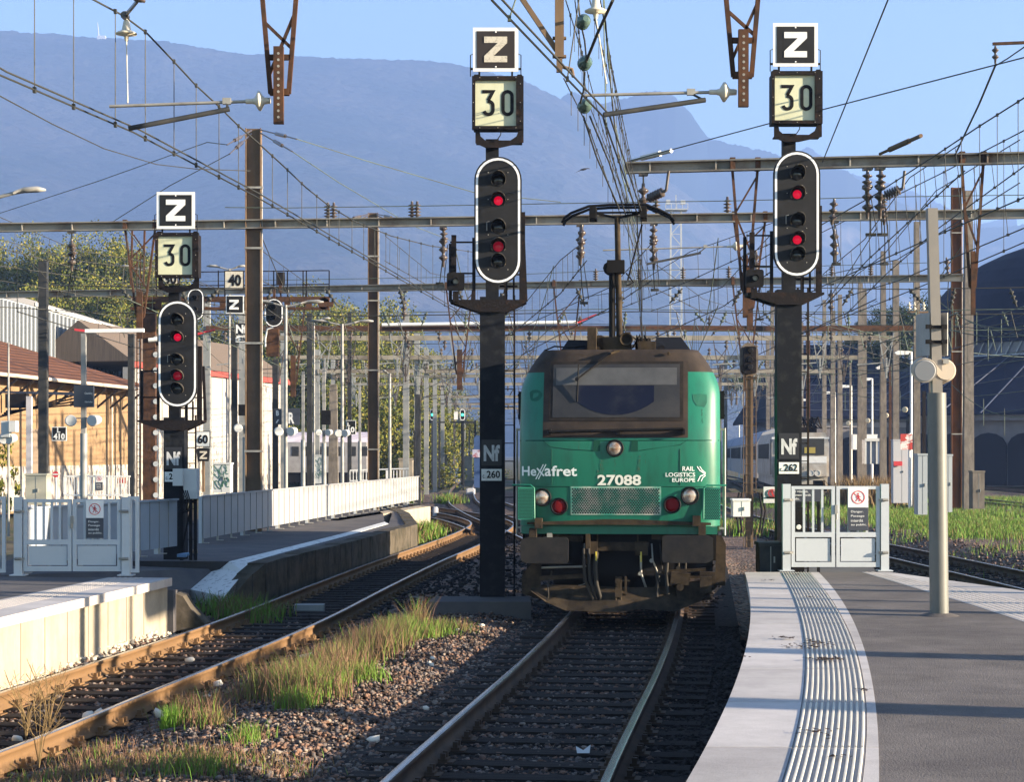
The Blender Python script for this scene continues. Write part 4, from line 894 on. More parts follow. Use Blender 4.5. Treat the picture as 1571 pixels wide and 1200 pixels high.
# horizontal bar with end fittings
b = MB(); a, c = uv(843, 663); d_, e = uv(1048, 659); y = surf(0, c)-.09
b.tube((a, y, c), (d_, y, e), .022, 8)
for q in (a, 0, d_): b.bar((q, y-.01, c), (q, y+.12, c), .045, .075)
Lb(b, 'handrail_bar', m_black)
# wiper
b = MB(); p0 = (uv(940, 536)[0], surf(0, 3.7)-.03, 3.70); k_ = uv(884, 581); p1_ = (k_[0], surf(k_[0], k_[1])-.07, k_[1])
b.tube(p0, p1_, .016, 6, .012); b.lathe(p1_, (0, 1, 0), [(-.02, .03), (.03, .03)], 8)
b.tube((k_[0]+.02, p1_[1]+.02, 3.5), (k_[0]+.005, surf(k_[0], 2.98)-.035, 2.98), .010, 5); Lb(b, 'wiper', m_black)
b = MB(); b.tube((0, surf(0, 3.66)-.05, 3.70), (-.12, surf(0, 3.5)-.04, 3.66), .02, 6); b.lathe((uv(1025, 0)[0], surf(.6, 3.66)-.02, 3.66), (0, -1, 0), [(0, .025), (.03, .02)], 8); Lb(b, 'washer_fitting', m_grime)
# panel joints
m_joint = M('panel_joint', (.01, .06, .04), .7)
def seam(pts, r=.005):
    b.path([(u, surf(u, z, .001), z) for u, z in pts], r, 4)
b = MB(); seam([(u, 2.44) for u in np.linspace(-1.38, 1.38, 30)], .008)
a, c = uv(833, 677); d_, e = uv(875, 690); seam([(a, c), (a+.1, c-.08), (d_, e), (uv(915, 692)[0], uv(0, 692)[1])]); a, c = uv(1055, 675); seam([(a, c), (a-.1, c-.07), (uv(980, 692)[0], uv(0, 692)[1])])
seam([(uv(846, 0)[0], z) for z in np.linspace(1.82, 2.32, 8)]); seam([(uv(1043, 0)[0], z) for z in np.linspace(1.82, 2.32, 8)]); seam([(u, 1.80) for u in np.linspace(-1.3, 1.3, 24)])
Lb(b, 'panel_seam', m_joint)
# recess notches beside the top lamp
for q in (915, 973):
    b = MB(); a, c = uv(q, 685); b.prism([(a-.05, c-.07), (a+.05, c-.07), (a+.05, c+.08), (a-.035, c+.08)], surf(a, c)-.004, surf(a, c)+.02); Lb(b, 'lamp_recess', m_joint)
def lamp(px, py, r, kind):
    u, z = uv(px, py); y = surf(u, z)
    b = MB(); b.lathe((u, y+.05, z), (0, -1, 0), [(0, r*1.22), (.075, r*1.22), (.078, r), (.06, r*.97), (.058, 0)], 24); o = Lb(b, 'headlight' if kind else 'tail_light', m_black)
    b = MB(); b.lathe((u, y-.010, z), (0, -1, 0), [(0, r*.95), (.006, r*.9), (.009, r*.45), (.010, 0)] if not kind else [(0, r*.95), (.012, r*.8), (.022, r*.45), (.026, 0)], 24)
    if kind:
        Lb(b, 'lens', M('headlight_glass', (.30, .16, .09), .15, .4, col2=(.50, .44, .38), scale=14, lo=.35, hi=.6), o)
    else: Lb(b, 'lens', M('tail_glass', (.14, .008, .010), .6), o)
lamp(831, 764, .105, 1); lamp(1058, 761, .105, 1); lamp(943.5, 688, .10, 1); lamp(857, 778, .10, 0); lamp(1031, 775, .10, 0)
# perforated grille
a, c1_ = uv(875, 747); d_, c0_ = uv(1014, 791)
gp_ = patch('grille', a, d_, c0_, c1_, .006, M('grille_metal', (.05, .27, .19), .5, col2=(.42, .43, .36), scale=6, lo=.42, hi=.66))
V = []; Fq = []; r_ = .0125; row = 0; z = c0_+.03
while z < c1_-.02:
    u = a+.03+(row % 2)*.0175
    while u < d_-.02:
        k = len(V); y = surf(u, z, .0085)
        V += [(u+r_*math.cos(q), y, z+r_*math.sin(q)) for q in np.linspace(0, 2*np.pi, 7)[:-1]]; Fq.append(tuple(range(k, k+6))); u += .035
    z += .0235; row += 1
link('grille_hole', mesh_np('grille_hole', V, Fq, m_dark), gp_)
# lettering wrapped on the nose
def wrap(txt, x0, y0, x1, y1, mat=None, **k):
    (u0, zt), (u1, zb) = uv(x0, y0), uv(x1, y1); o = text(txt, .2, mat or m_white, lo, (0, 0, 0), fit=(u1-u0, zt-zb), **k); me = o.data
    # adapt to the curved surface
    for v in me.vertices: x, z = v.co.x+u0, v.co.z+zb; v.co = (x, surf(x, z)-.006+(v.co.y*.3), z)
    return o
m_lw = M('locomotive_lettering', (.74, .78, .74), .5)
wrap('He', 798.5, 716, 822, 731, m_lw, bold=.004); wrap('a', 835, 719, 845, 731.3, m_lw, bold=.004); wrap('fret', 845.5, 715, 885, 731.3, m_lw, bold=.004)
def strokeon(pts, w, mat, name='logo'):
    b = MB(); q = [uv(*p) for p in pts]; stroke(b, q, w, 0, .004); b.v = [(x, surf(x, z)-.006+y, z) for x, y, z in b.v]; return Lb(b, name, mat)
strokeon([(823, 719), (834, 731)], .022, m_lw); strokeon([(833, 713), (821, 736)], .014, m_lw); strokeon([(837, 713), (825, 736)], .014, m_lw)
m_lnum = M('worn_number', (.70, .71, .62), .6, col2=(.28, .40, .31), scale=12, lo=.6, hi=.72)
wrap('27088', 916.5, 729, 983.5, 745.5, m_lnum, bold=.006)
wrap('RAIL', 1046.5, 716, 1065, 723, m_lw, bold=.003); wrap('LOGISTICS', 1021, 725.5, 1066, 732, m_lw, bold=.003); wrap('EUROPE', 1031, 734, 1066, 740, m_lw, bold=.003)
strokeon([(1069, 716), (1073, 722), (1081.5, 728)], .012, m_lw); strokeon([(1073, 716), (1077, 722), (1082, 726)], .010, m_lw); strokeon([(1081.5, 728), (1074, 731), (1070, 739)], .012, m_lw); strokeon([(1082, 730), (1078, 733), (1075, 739)], .010, m_lw)
# dark patches of worn paint
for (cx_, cy_, rx, ry, pw_) in ((819, 606, 10, 10, 1), (1073, 614, 11, 11, 1)):
    b = MB(); ol = [uv(cx_+rx*math.cos(q)*(1+.12*math.sin(3*q+cx_)), cy_+ry*math.sin(q)*(1+.1*math.cos(2*q))) for q in np.linspace(0, 2*np.pi, 17)[:-1]]
    if cx_ > 1000: ol = [uv(*p) for p in ((1062, 605), (1074, 604), (1084, 605), (1084, 618), (1080, 625), (1068, 622), (1063, 614))]
    vs = [(x, surf(x, z)-.004, z) for x, z in ol]; n = len(vs); vs += [(x, y+.003, z) for x, y, z in vs]; b.add(vs, [tuple(range(n))]+[(i, n+i, n+(i+1) % n, (i+1) % n) for i in range(n)], False); Lb(b, 'worn_patch', M('worn_paint', (.02, .085, .06), .7, col2=(.018, .11, .075), scale=12))
b = MB()
for (px, py0, py1, w) in ((922, 694, 742, .012), (924, 700, 748, .008), (943, 702, 725, .010), (981, 700, 722, .016), (906, 697, 704, .008), (969, 700, 708, .006), (978, 712, 738, .008), (990, 696, 712, .006), (918, 722, 740, .02), (1077, 628, 650, .008), (888, 676, 690, .006), (1004, 673, 686, .006)):
    for i in range(8):
        if RNG.random() < .7:
            u, za = uv(px+RNG.normal(0, .6), py0+(py1-py0)*i/8); za2 = za-(py1-py0)/8/LS*.9; y = surf(u, za)-.003
            ww = w*RNG.uniform(.3, 1); b.add([(u-ww, y, za), (u+ww, y, za), (u+ww*.5, surf(u, za2)-.003, za2), (u-ww*.4, surf(u, za2)-.003, za2)], [(0, 1, 2, 3)], False)
Lb(b, 'oil_streak', m_streak)
# corner steps: mesh panels and green handles
for q in (-1, 1):
    b = MB(); xa, xb = (1.17, 1.40); z0_, z1_ = 1.34, 1.79
    pts = [(q*xa, .10), (q*xb, .44)] if q > 0 else [(q*xb, .44), (q*xa, .10)]
    b.box(min(q*xa, q*xb), max(q*xa, q*xb), .05, .08, z0_, z1_); o = Lb(b, 'step_mesh', M('mesh_green', (.02, .22, .14), .5))
    V = []; Fq = []; zz = z0_+.02; row = 0
    while zz < z1_-.01:
        uu = xa+.02+(row % 2)*.014
        while uu < xb-.01: k = len(V); V += [(q*uu+.009*math.cos(a_), .047, zz+.009*math.sin(a_)) for a_ in np.linspace(0, 2*np.pi, 7)[:-1]]; Fq.append(tuple(range(k, k+6))); uu += .028
        zz += .02; row += 1
    link('mesh_hole', mesh_np('mesh_hole', V, Fq, m_dark), o)
    b = MB(); b.path([(q*1.48, .05, 1.82), (q*1.22, -.02, 1.82), (q*1.17, -.03, 1.78), (q*1.165, -.03, 1.36)], .014, 6); Lb(b, 'step_handle', m_green)
    b = MB(); b.tube((q*1.475, .75, 1.1), (q*1.475, .75, 2.62), .016, 8); b.tube((q*1.475, 1.5, 1.1), (q*1.475, 1.5, 2.62), .016, 8); b.bar((q*1.40, .75, 2.6), (q*1.48, .75, 2.6), .03, .03); b.bar((q*1.40, .75, 1.2), (q*1.48, .75, 1.2), .03, .03); Lb(b, 'door_handrail', m_galv)
    b = MB(); b.box(q*1.44-.03, q*1.44+.03, .9, 1.0, 2.75, 3.15); b.bar((q*1.4, .95, 3.1), (q*1.48, .95, 3.1), .03, .03); b.bar((q*1.4, .95, 2.8), (q*1.48, .95, 2.8), .03, .03); Lb(b, 'rear_view_mirror', m_black)
# lower valance and buffer beam
b = MB(); b.prism([(-1.27, 1.27), (1.27, 1.27), (1.27, 1.30), (.2, 1.345), (-.2, 1.345), (-1.27, 1.30)], .02, .14); Lb(b, 'valance_edge', m_grime)
b = MB(); b.box(-1.36, 1.36, .12, .9, 1.14, 1.245); Lb(b, 'lower_body', m_green)
b = MB(); b.box(-1.30, 1.30, .35, .6, .55, 1.139); b.box(-1.38, 1.38, .6, 18.8, .75, 1.139); b.box(-.95, .95, .7, 2.6, .15, .749); Lb(b, 'buffer_beam', m_dark)
b = MB(); b.prism([(-.40, .90), (.36, .90), (.42, .97), (.42, 1.02), (-.40, 1.02)], .22, .30); b.box(-.40, -.30, .16, .34, .86, 1.03); b.box(.22, .40, .16, .34, .84, 1.03); b.bar((-.30, .2, 1.02), (-.30, .2, 1.26), .02, .02); b.bar((.26, .2, 1.02), (.26, .2, 1.26), .02, .02)
b.prism([(-1.15, 1.05), (-.5, 1.02), (-.5, 1.10), (-1.15, 1.14)], .25, .3); b.prism([(.45, 1.06), (1.2, 1.03), (1.2, 1.10), (.45, 1.13)], .25, .3); b.box(-.46, -.40, .1, .3, .72, 1.14); b.box(-1.24, -1.14, .0, .2, .82, 1.22); b.box(1.10, 1.2, .0, .2, .95, 1.30); b.box(-1.16, -1.06, -.04, .1, 1.22, 1.36); b.box(1.02, 1.13, -.04, .1, 1.26, 1.4)
Lb(b, 'coupling_bracket', m_grime)
m_buf = M('buffer_plate', (.026, .024, .022), .6, col2=(.014, .014, .016), scale=5)
for q, (xa, xb, za, zb2) in ((-1, (796, 874, 864, 824)), (1, (1016, 1098, 862, 820))):
    (u0, z0_), (u1, z1_) = uv(xa, za), uv(xb, zb2); o_ = rrect(u0, u1, z0_, z1_, .05, 4)
    # outer end more rounded
    n_ = len(o_); o2 = []
    for x, z in o_:
        e_ = (u0 if q < 0 else u1); dxe = abs(x-e_)
        if dxe < .12: x += (-q)*abs((z-(z0_+z1_)/2)/((z1_-z0_)/2))**2.5*.10
        o2.append((x, z))
    b = MB(); b.prism(o2, -.30, -.255); cxm = (u0+u1)/2; b.lathe((cxm, -.255, (z0_+z1_)/2), (0, 1, 0), [(0, .13), (.25, .13), (.26, .17), (.6, .17)], 16)
    Lb(b, 'buffer', m_buf)
# hoses, hook, couplings
m_hose = M('rubber_hose', (.035, .031, .026), .6)
for (x0_, x1_, lw_) in ((-.49, -.38, .3), (-.42, -.33, .28)): b = MB(); b.path([(x0_, .1, .93), (x0_+.01, -.02, .75), (x0_+.03, -.06, .5), (x1_+.03, -.05, .25), (x1_, -.02, .22)], .022, 8); Lb(b, 'air_hose', m_hose)
b = MB(); b.path([(-.31, .1, .88), (-.32, -.05, .7), (-.30, -.08, .45), (-.24, -.04, .22)], .03, 8); Lb(b, 'air_hose', m_hose)
b = MB(); b.path([(-.93, .1, .62), (-.98, .0, .45), (-.97, -.02, .28), (-1.02, 0, .16), (-1.12, .0, .17), (-1.22, .05, .25)], .012, 6); Lb(b, 'hanging_cable', m_hose)
b = MB(); b.path([(.68, .1, .9), (.66, -.02, .6), (.68, -.05, .32)], .024, 8); Lb(b, 'air_hose', m_hose); b = MB(); b.path([(.52, .1, .6), (.54, -.02, .45), (.53, -.05, .28)], .02, 8)
Lb(b, 'air_hose', m_hose)
b = MB(); b.lathe((0, -.1, .46), (0, 1, 0), [(0, .04), (.5, .04)], 10); b.box(-.045, .045, -.06, -.02, .26, .56); b.bar((.10, -.02, .3), (.10, -.02, .56), .03, .03); b.bar((.02, -.02, .5), (.16, -.02, .5), .02, .02); b.lathe((0, -.12, .50), (0, 1, 0), [(0, .045), (.08, .045)], 10)
b.path([(-.03, -.08, .3), (-.04, -.1, .2), (0, -.1, .06), (.04, -.1, .2), (.03, -.08, .3)], .014, 6); b.cbox((0, -.08, .30), .09, .05, .05); Lb(b, 'coupling_hook', m_grime)
b = MB()
for q in (-.31, .31): b.box(q-.01, q+.01, -.02, .02, .76, .90)
Lb(b, 'yellow_cock', M('yellow_handle', (.55, .42, .05), .5))
b = MB(); b.bar((.72, .05, .55), (.98, .05, .52), .2, .16); Lb(b, 'sand_valve', m_grime); b = MB(); b.bar((.8, .05, .32), (1.25, .1, .38), .05, .28); b.bar((-1.1, .05, .52), (-.5, .05, .56), .03, .06); b.bar((.6, .05, .62), (1.2, .05, .66), .06, .04); b.lathe((.85, -.1, .42), (0, 1, 0), [(0, .05), (.2, .05)], 10); Lb(b, 'sand_pipe', m_grime); b = MB(); b.cbox((1.2, 0, .45), .16, .1, .22); Lb(b, 'sand_hatch', m_grime)
r3 = random.Random(3)
for i in range(9):                       # small pipes and cocks hung under the buffer beam
    x_ = r3.uniform(-.95, 1.0); 
    if abs(x_) < .1: continue
    b = MB(); z_ = r3.uniform(.55, .8); b.path([(x_, .28, 1.0), (x_+r3.uniform(-.04, .04), .18, z_), (x_+r3.uniform(-.12, .12), .2, z_-r3.uniform(.15, .3)), (x_+r3.uniform(-.2, .2), .3, z_-.3)], r3.choice((.008, .012, .016)), 6); b.lathe((x_, .17, z_), (0, -1, 0), [(0, .03), (.03, .03)], 8); Lb(b, 'brake_pipe', m_hose if i % 3 else m_galv)
b = MB(); b.tube((-1.15, .2, .66), (-.5, .2, .68), .018, 6); Lb(b, 'uncoupling_bar', m_galv)
b = MB(); b.box(-.95, -.75, .2, .3, .98, 1.08); b.box(-1.0, -.93, .1, .25, 1.0, 1.15); Lb(b, 'jumper_socket', m_galv)
b = MB(); b.cbox((.62, .1, .5), .10, .1, .16); b.lathe((.72, .05, .52), (0, -1, 0), [(0, .06), (.05, .05)], 10); Lb(b, 'brake_valve', m_dark)
# plough
b = MB(); pts = [(-1.22, .35), (-1.0, .20), (-.72, .09), (.0, .09), (.3, .13), (.78, .09), (1.12, .22), (1.36, .42)]
tops = [(-1.24, .40), (-1.0, .42), (-.6, .42), (0, .40), (.5, .40), (.9, .42), (1.25, .46), (1.38, .48)]
vs = []
for i, (x, z) in enumerate(pts): yk = -.30+.35*(abs(x)/1.3)**1.5; vs.append((x, yk, z)); 
for i, (x, z) in enumerate(tops): yk = .10+.25*(abs(x)/1.3)**1.5; vs.append((x, yk, z))
n = len(pts); vs += [(x, y+.03, z) for x, y, z in vs]
b.add(vs, [(i, i+1, n+i+1, n+i) for i in range(n-1)]+[(2*n+i, 3*n+i, 3*n+i+1, 2*n+i+1) for i in range(n-1)]+[(i, 2*n+i, 2*n+i+1, i+1) for i in range(n-1)], False); Lb(b, 'snow_plough', m_grime)
b = MB(); b.prism([(1.33, .42), (1.47, .42), (1.48, 1.0), (1.42, 1.12), (1.35, 1.12)], .25, .32); Lb(b, 'footstep_plate', m_grime); b = MB(); b.prism([(1.12, .38), (1.33, .42), (1.33, .62), (1.12, .62)], .12, .2); Lb(b, 'sand_box', m_grime); b = MB(); b.prism([(-1.36, .3), (-1.10, .22), (-1.08, .80), (-1.15, .8), (-1.36, .55)], .18, .22); Lb(b, 'footstep_plate', m_grime)
# bogie wheels
for yy_ in (2.2, 4.8, 13.5, 16.1):
    b = MB()
    for q in (-.75, .75): b.lathe((q-.065, yy_, .575), (1, 0, 0), [(0, .60), (.03, .60), (.035, .575), (.13, .565)], 28)
    b.tube((-.75, yy_, .575), (.75, yy_, .575), .09, 10); Lb(b, 'wheelset', m_grime)
for yy_ in (3.5, 14.8): b = MB(); b.box(-1.15, -.95, yy_-2.2, yy_+2.2, .45, .74); b.box(.95, 1.15, yy_-2.2, yy_+2.2, .45, .74); Lb(b, 'bogie_frame', m_grime)
b = MB(); b.box(-1.2, 1.2, 6.2, 12.2, .35, .749); Lb(b, 'transformer_case', m_grime)
# roof
m_roofb = M('roof_black', (.016, .018, .025), .6)
for (xa, xb, xc, xd) in ((-.88, -.75, -.42, -.30), (.40, .52, .86, 1.02)):
    b = MB(); b.prism([(xa, 3.70), (xd, 3.70), (xc, 3.88 if xa < 0 else 3.92), (xb, 3.89 if xa < 0 else 3.92)], .9, 18.2); Lb(b, 'roof_fairing', m_roofb)
b = MB(); b.box(-.47, -.345, .75, 1.1, 3.72, 4.06); b.box(.25, .50, .8, 1.2, 3.72, 3.86); b.box(-.25, .1, .9, 1.5, 3.72, 3.93); b.lathe((-.30, .95, 3.86), (0, 1, 0), [(0, .10), (.5, .11)], 14); b.box(.07, .14, .9, 1.0, 3.74, 4.0); b.box(.5, .62, .9, 1.1, 3.72, 3.80); b.box(-.5, -.3, .9, 1.1, 3.72, 3.79); b.box(.2, .42, 1.3, 1.6, 3.72, 3.93)
Lb(b, 'roof_equipment', m_grime)
b = MB(); b.lathe((.08, .85, 3.89), (0, -1, 0), [(-.5, .03), (-.15, .05), (.0, .1), (.005, .085), (-.1, .03)], 18, caps=False); b.lathe((.08, .9, 3.89), (0, 1, 0), [(0, .06), (.3, .05)], 10); Lb(b, 'horn', m_grime)
b = MB()
for i in range(9): x0_ = RNG.uniform(-.45, .45); b.path([(x0_, 1.0, 3.75), (x0_+RNG.normal(0, .08), .9, 3.95+RNG.uniform(-.05, .05)), (x0_+RNG.normal(0, .15), 1.1, 3.78)], .012, 5)
b.path([(-1.1, 1.0, 3.74), (-.95, .95, 3.80), (-.75, .9, 3.78), (-.5, .9, 3.8)], .012, 5)
Lb(b, 'roof_cable', m_black)
# pantograph: lower arm rises forward, head above
b = MB(); yk = 3.0
def R(px, py, yl):                       # point in loco space at depth yl that reads at this place
    Yw = LY+yl; zz = Z(py, Yw); xw = X(px, Yw)-LX0; return (xw-yl*math.tan(LANG), yl, zz)
pb_, pt_ = R(951, 522, 3.4), R(947, 334, 3.4)
b.tube((pb_[0], 3.4, 3.75), (pt_[0], 3.4, pt_[2]), .050, 12, .044); Lb(b, 'pantograph_upper_arm', m_grime)
b = MB(); kn = R(951, 410, 3.4); b.cbox((kn[0]-.06, 3.35, kn[2]), .27, .22, .20); b.tube((kn[0]-.12, 3.4, 3.8), (kn[0]-.12, 3.4, kn[2]), .05, 8); b.tube((kn[0]+.12, 3.5, kn[2]-.2), (R(985, 345, 3.5)[0], 3.5, R(985, 345, 3.5)[2]), .014, 6); b.path([(kn[0]+.1, 3.3, kn[2]-.1), (kn[0]+.22, 3.3, kn[2]-.25), (kn[0]+.1, 3.3, kn[2]-.3)], .014, 6)
b.lathe((kn[0]-.16, 3.3, kn[2]-.02), (0, 1, 0), [(0, .1), (.2, .1)], 10); Lb(b, 'pantograph_knee', m_dark)
hd = [R(*p, 3.4) for p in ((862, 341), (866, 333), (876, 326), (903, 316), (935, 314), (990, 314), (1010, 322), (1028, 331), (1034, 341))]
b = MB(); b.path(hd, .022, 8); b.path([(x, y+.35, z) for x, y, z in hd], .022, 8); Lb(b, 'pantograph_head', m_black)
b = MB(); p, q = R(910, 326, 3.45), R(987, 326, 3.45); b.bar(p, q, .03, .03); t_ = pt_
for e_ in (p, q): b.bar((t_[0], 3.45, t_[2]), e_, .035, .035); b.box(e_[0]-.05, e_[0]+.05, 3.3, 3.8, e_[2]-.10, e_[2]+.08)
b.bar(R(908, 340, 3.4), R(908, 322, 3.4), .08, .05); b.bar(R(988, 340, 3.4), R(988, 318, 3.4), .09, .05); Lb(b, 'pantograph_cradle', m_dark)
b = MB()
for q in (-.62, .62): b.lathe((q, 3.3, 3.72), (0, 0, 1), [(0, .05), (.03, .09), (.05, .05), (.08, .09), (.10, .05), (.13, .09), (.15, .05), (.2, .04)], 10)
b.bar((-.62, 3.3, 3.93), (.62, 3.3, 3.93), .06, .05); Lb(b, 'roof_insulator', m_insul)
# ------------------------------------------------------------ catenary masts, gantries, insulators, wires
def insul(b, a, d, L, r, n=3):           # ribbed insulator along d
    prof = [(0, r*.3)]
    for i in range(n):
        t0 = L*(.12+.76*i/n); st = L*.76/n; prof += [(t0, r*.35), (t0+st*.25, r), (t0+st*.4, r), (t0+st*.7, r*.35)]
    prof += [(L, r*.3)]; b.lathe(a, d, prof, 10)
def mast(name, label, px, ptop, Y, wpx, kind='H', mat=None, z0=-.4, cat='mast', group=None, lean=0, extra=None):
    s = Sc(Y); x = X(px, Y); w = wpx/s*(.8 if kind == 'taper' else 1); zt = Z(ptop, Y); mat = mat or m_mastbrown
    t = thing(name, label, cat, (x, Y, z0), group); b = MB(); h = zt-z0
    if kind == 'H':
        b.box(-w/2+.02, w/2-.02, .11, .13, 0, h); b.box(-w/2, -w/2+.02, 0, .24, 0, h); b.box(w/2-.02, w/2, 0, .24, 0, h)
    elif kind == 'HH':
        b.box(-w/2+.015, w/2-.015, .02, .04, 0, h); b.box(-w/2, -w/2+.015, 0, .2, 0, h); b.box(w/2-.015, w/2, 0, .2, 0, h)
    elif kind == 'box': b.box(-w/2, w/2, 0, w, 0, h)
    elif kind == 'taper': b.add([(-w*.6, 0, 0), (w*.6, 0, 0), (w*.6, w, 0), (-w*.6, w, 0), (-w*.4, 0, h), (w*.4, 0, h), (w*.4, w*.7, h), (-w*.4, w*.7, h)], [(0, 1, 5, 4), (1, 2, 6, 5), (2, 3, 7, 6), (3, 0, 4, 7), (4, 5, 6, 7)])
    else: b.tube((0, 0, 0), (0, 0, h), w/2, 14, w*.42)
    b.build('mast', mat, t, local=True)
    if kind in ('H',):
        b = MB()
        for q in (.25, .5, .72, .86): b.box(-w/2-.02, w/2+.02, -.015, .0, h*q, h*q+.05); b.box(w/2+.001, w/2+.05, -.01, .1, h*q, h*q+.05)
        b.tube((w/2+.03, .03, .5), (w/2+.03, .03, h*.95), .015, 6)
        b.build('bracket', m_galv if mat is not m_rust else m_rust, t, local=True)
    return t
m1 = mast('catenary_mast', 'tall brown H-section catenary mast with a weathered top, right of the left signal', 388, 196, 47.5, 24)
b = MB(); Ym = 47.3
for (a, c) in (((386, 200), (348, 222)), ((386, 205), (352, 236)), ((400, 199), (455, 213)), ((400, 204), (448, 232))):
    p, q = P(*a, Ym), P(*c, Ym-3); b.tube(p, q, .018, 6); m_ = p.lerp(q, .45); n_ = p.lerp(q, .7); b.tube(m_, n_, .045, 8)
b.build('stay_tensioner', m_insul, m1)
m2 = mast('catenary_mast', 'brown H-section catenary mast midway between the left and middle signals', 572, 326, 67, 15.5)
b = MB()
for (a, c) in (((566, 330), (530, 345)), ((578, 330), (612, 346)), ((566, 328), (536, 336)), ((578, 328), (606, 335))):
    p, q = P(*a, 66.8), P(*c, 65); b.tube(p, q, .02, 6); b.tube(p.lerp(q, .45), p.lerp(q, .8), .05, 8)
b.build('stay_tensioner', m_insul, m2)

def gantry(label, x0, Y0, x1, Y1, z, h, drops=(), insuls=(), mat=None, hang=(), group='catenary gantries', top=()):
    mat = mat or m_beam; t = thing('catenary_gantry', label, 'gantry', ((x0+x1)/2, (Y0+Y1)/2, z), group)
    y_ = lambda x: Y0+(Y1-Y0)*(x-x0)/(x1-x0)
    b = MB(); a, c = Vector((x0, Y0, z)), Vector((x1, Y1, z)); b.bar(a, c, .03, h*.94)
    for q in (-.5, .5): b.bar(a+Vector((0, -.06, h*q)), c+Vector((0, -.06, h*q)), .16, .03)
    for i in range(int((x1-x0)/1.3)): x = x0+.5+i*1.3; b.box(x-.015, x+.015, y_(x)-.12, y_(x)-.016, z-h*.46, z+h*.46)
    b.build('beam', mat, t)
    for x, dz, w in drops:                    # V lattice drop supports
        b = MB(); Y = y_(x); k = .05
        A, B, C_, D = Vector((x-w/2, Y, z-h*.5)), Vector((x+w/2, Y, z-h*.5)), Vector((x-w*.12, Y, z-dz)), Vector((x+w*.12, Y, z-dz))
        b.bar(A, C_, k, k); b.bar(B, D, k, k)
        b.bar(A.lerp(C_, .35), B.lerp(D, .05), k*.7, k*.7); b.bar(A.lerp(C_, .38), B.lerp(D, .68), k*.7, k*.7); b.bar(B.lerp(D, .7), A.lerp(C_, .9), k*.7, k*.7)
        b.bar(A.lerp(C_, .86), B.lerp(D, .86), k, k); b.bar(C_, D, k, k); b.box(x-w*.1, x+w*.1, Y-.08, Y-.03, z-dz-.55, z-dz*.72)
        for q in (-1, 1): b.box(x+q*w/2-.05, x+q*w/2+.05, Y-.09, Y+.09, z-h*.55, z+h*.75)
        b.build('drop_support', m_rust if mat is m_beam else m_galv, t)
    for x, L in insuls:
        b = MB(); b.box(x-.09, x+.09, y_(x)-.12, y_(x)+.1, z-h*.8, z-h*.5); b.tube((x, y_(x), z-h*.8), (x, y_(x), z-h*.8-L*.25), .02, 5); insul(b, (x, y_(x), z-h*.8-L*.2), (0, 0, -1), L, .11, 3); b.build('insulator', m_insul, t)
    for x in top:
        b = MB(); insul(b, (x, y_(x), z+h*.5), (0, 0, 1), .42, .10, 4); b.build('standing_insulator', m_insul, t)
    return t
def gz(py, Y): return Z(py, Y)
Y1a, Y1b = 48.6, 45.4
def on(px, Ya, Yb, xa, xb):      # x where the column of pixels meets the beam line
    k = (px-CX)/F; m_ = (Yb-Ya)/(xb-xa); return (k*(Ya-m_*xa))/(1-k*m_)
xa, xb = -15.5, 13.5
o1 = lambda p: on(p, Y1a, Y1b, xa, xb)
gantry('long grey catenary gantry crossing the whole picture just above the left signal', xa, Y1a, xb, Y1b, 8.0, .20, drops=[(o1(215), 2.3, .75), (o1(1150), 2.2, .75)], insuls=[(o1(110), .8), (o1(680), .8), (o1(890), .8), (o1(1003), .9), (o1(1280), .8)], top=[o1(p) for p in (503, 512, 632, 640, 1007, 1116, 1355)], mat=m_beam)
Y2a, Y2b = 69, 62; x2a, x2b = -20, 14.7
o2 = lambda p: on(p, Y2a, Y2b, x2a, x2b)
gantry('second grey catenary gantry, below the first and behind it', x2a, Y2a, x2b, Y2b, 8.0, .21, drops=[(o2(450), 3.2, .9), (o2(705), 3.0, .9), (o2(870), 3.1, .9), (o2(1145), 3.1, .9)], insuls=[(o2(940), .8), (o2(1275), .8), (o2(620), .8)], top=[o2(p) for p in (914, 980, 1048, 1118, 1336, 1276)], mat=m_beam)
o0 = lambda p: on(p, 38.4, 36.4, 2.2, 14)
gantry('nearest grey gantry beam on the right, ending in mid-air right of the centre wires', 2.27, 38.4, 14, 36.4, 8.02, .20, drops=[(o0(1143), 2.5, .5), (o0(1492), 2.5, .42)], insuls=[(o0(987), .75), (o0(1331), .8), (o0(1350), .8)], mat=m_beam)
g0 = thing('catenary_gantry', 'overhead catenary gantry whose lattice drop supports hang into the top of the picture', 'gantry', (0, 21, 9), 'catenary gantries')
b = MB(); b.box(-12, 12, 20.9, 21.2, 8.7, 9.05); b.build('beam', m_beam, g0)
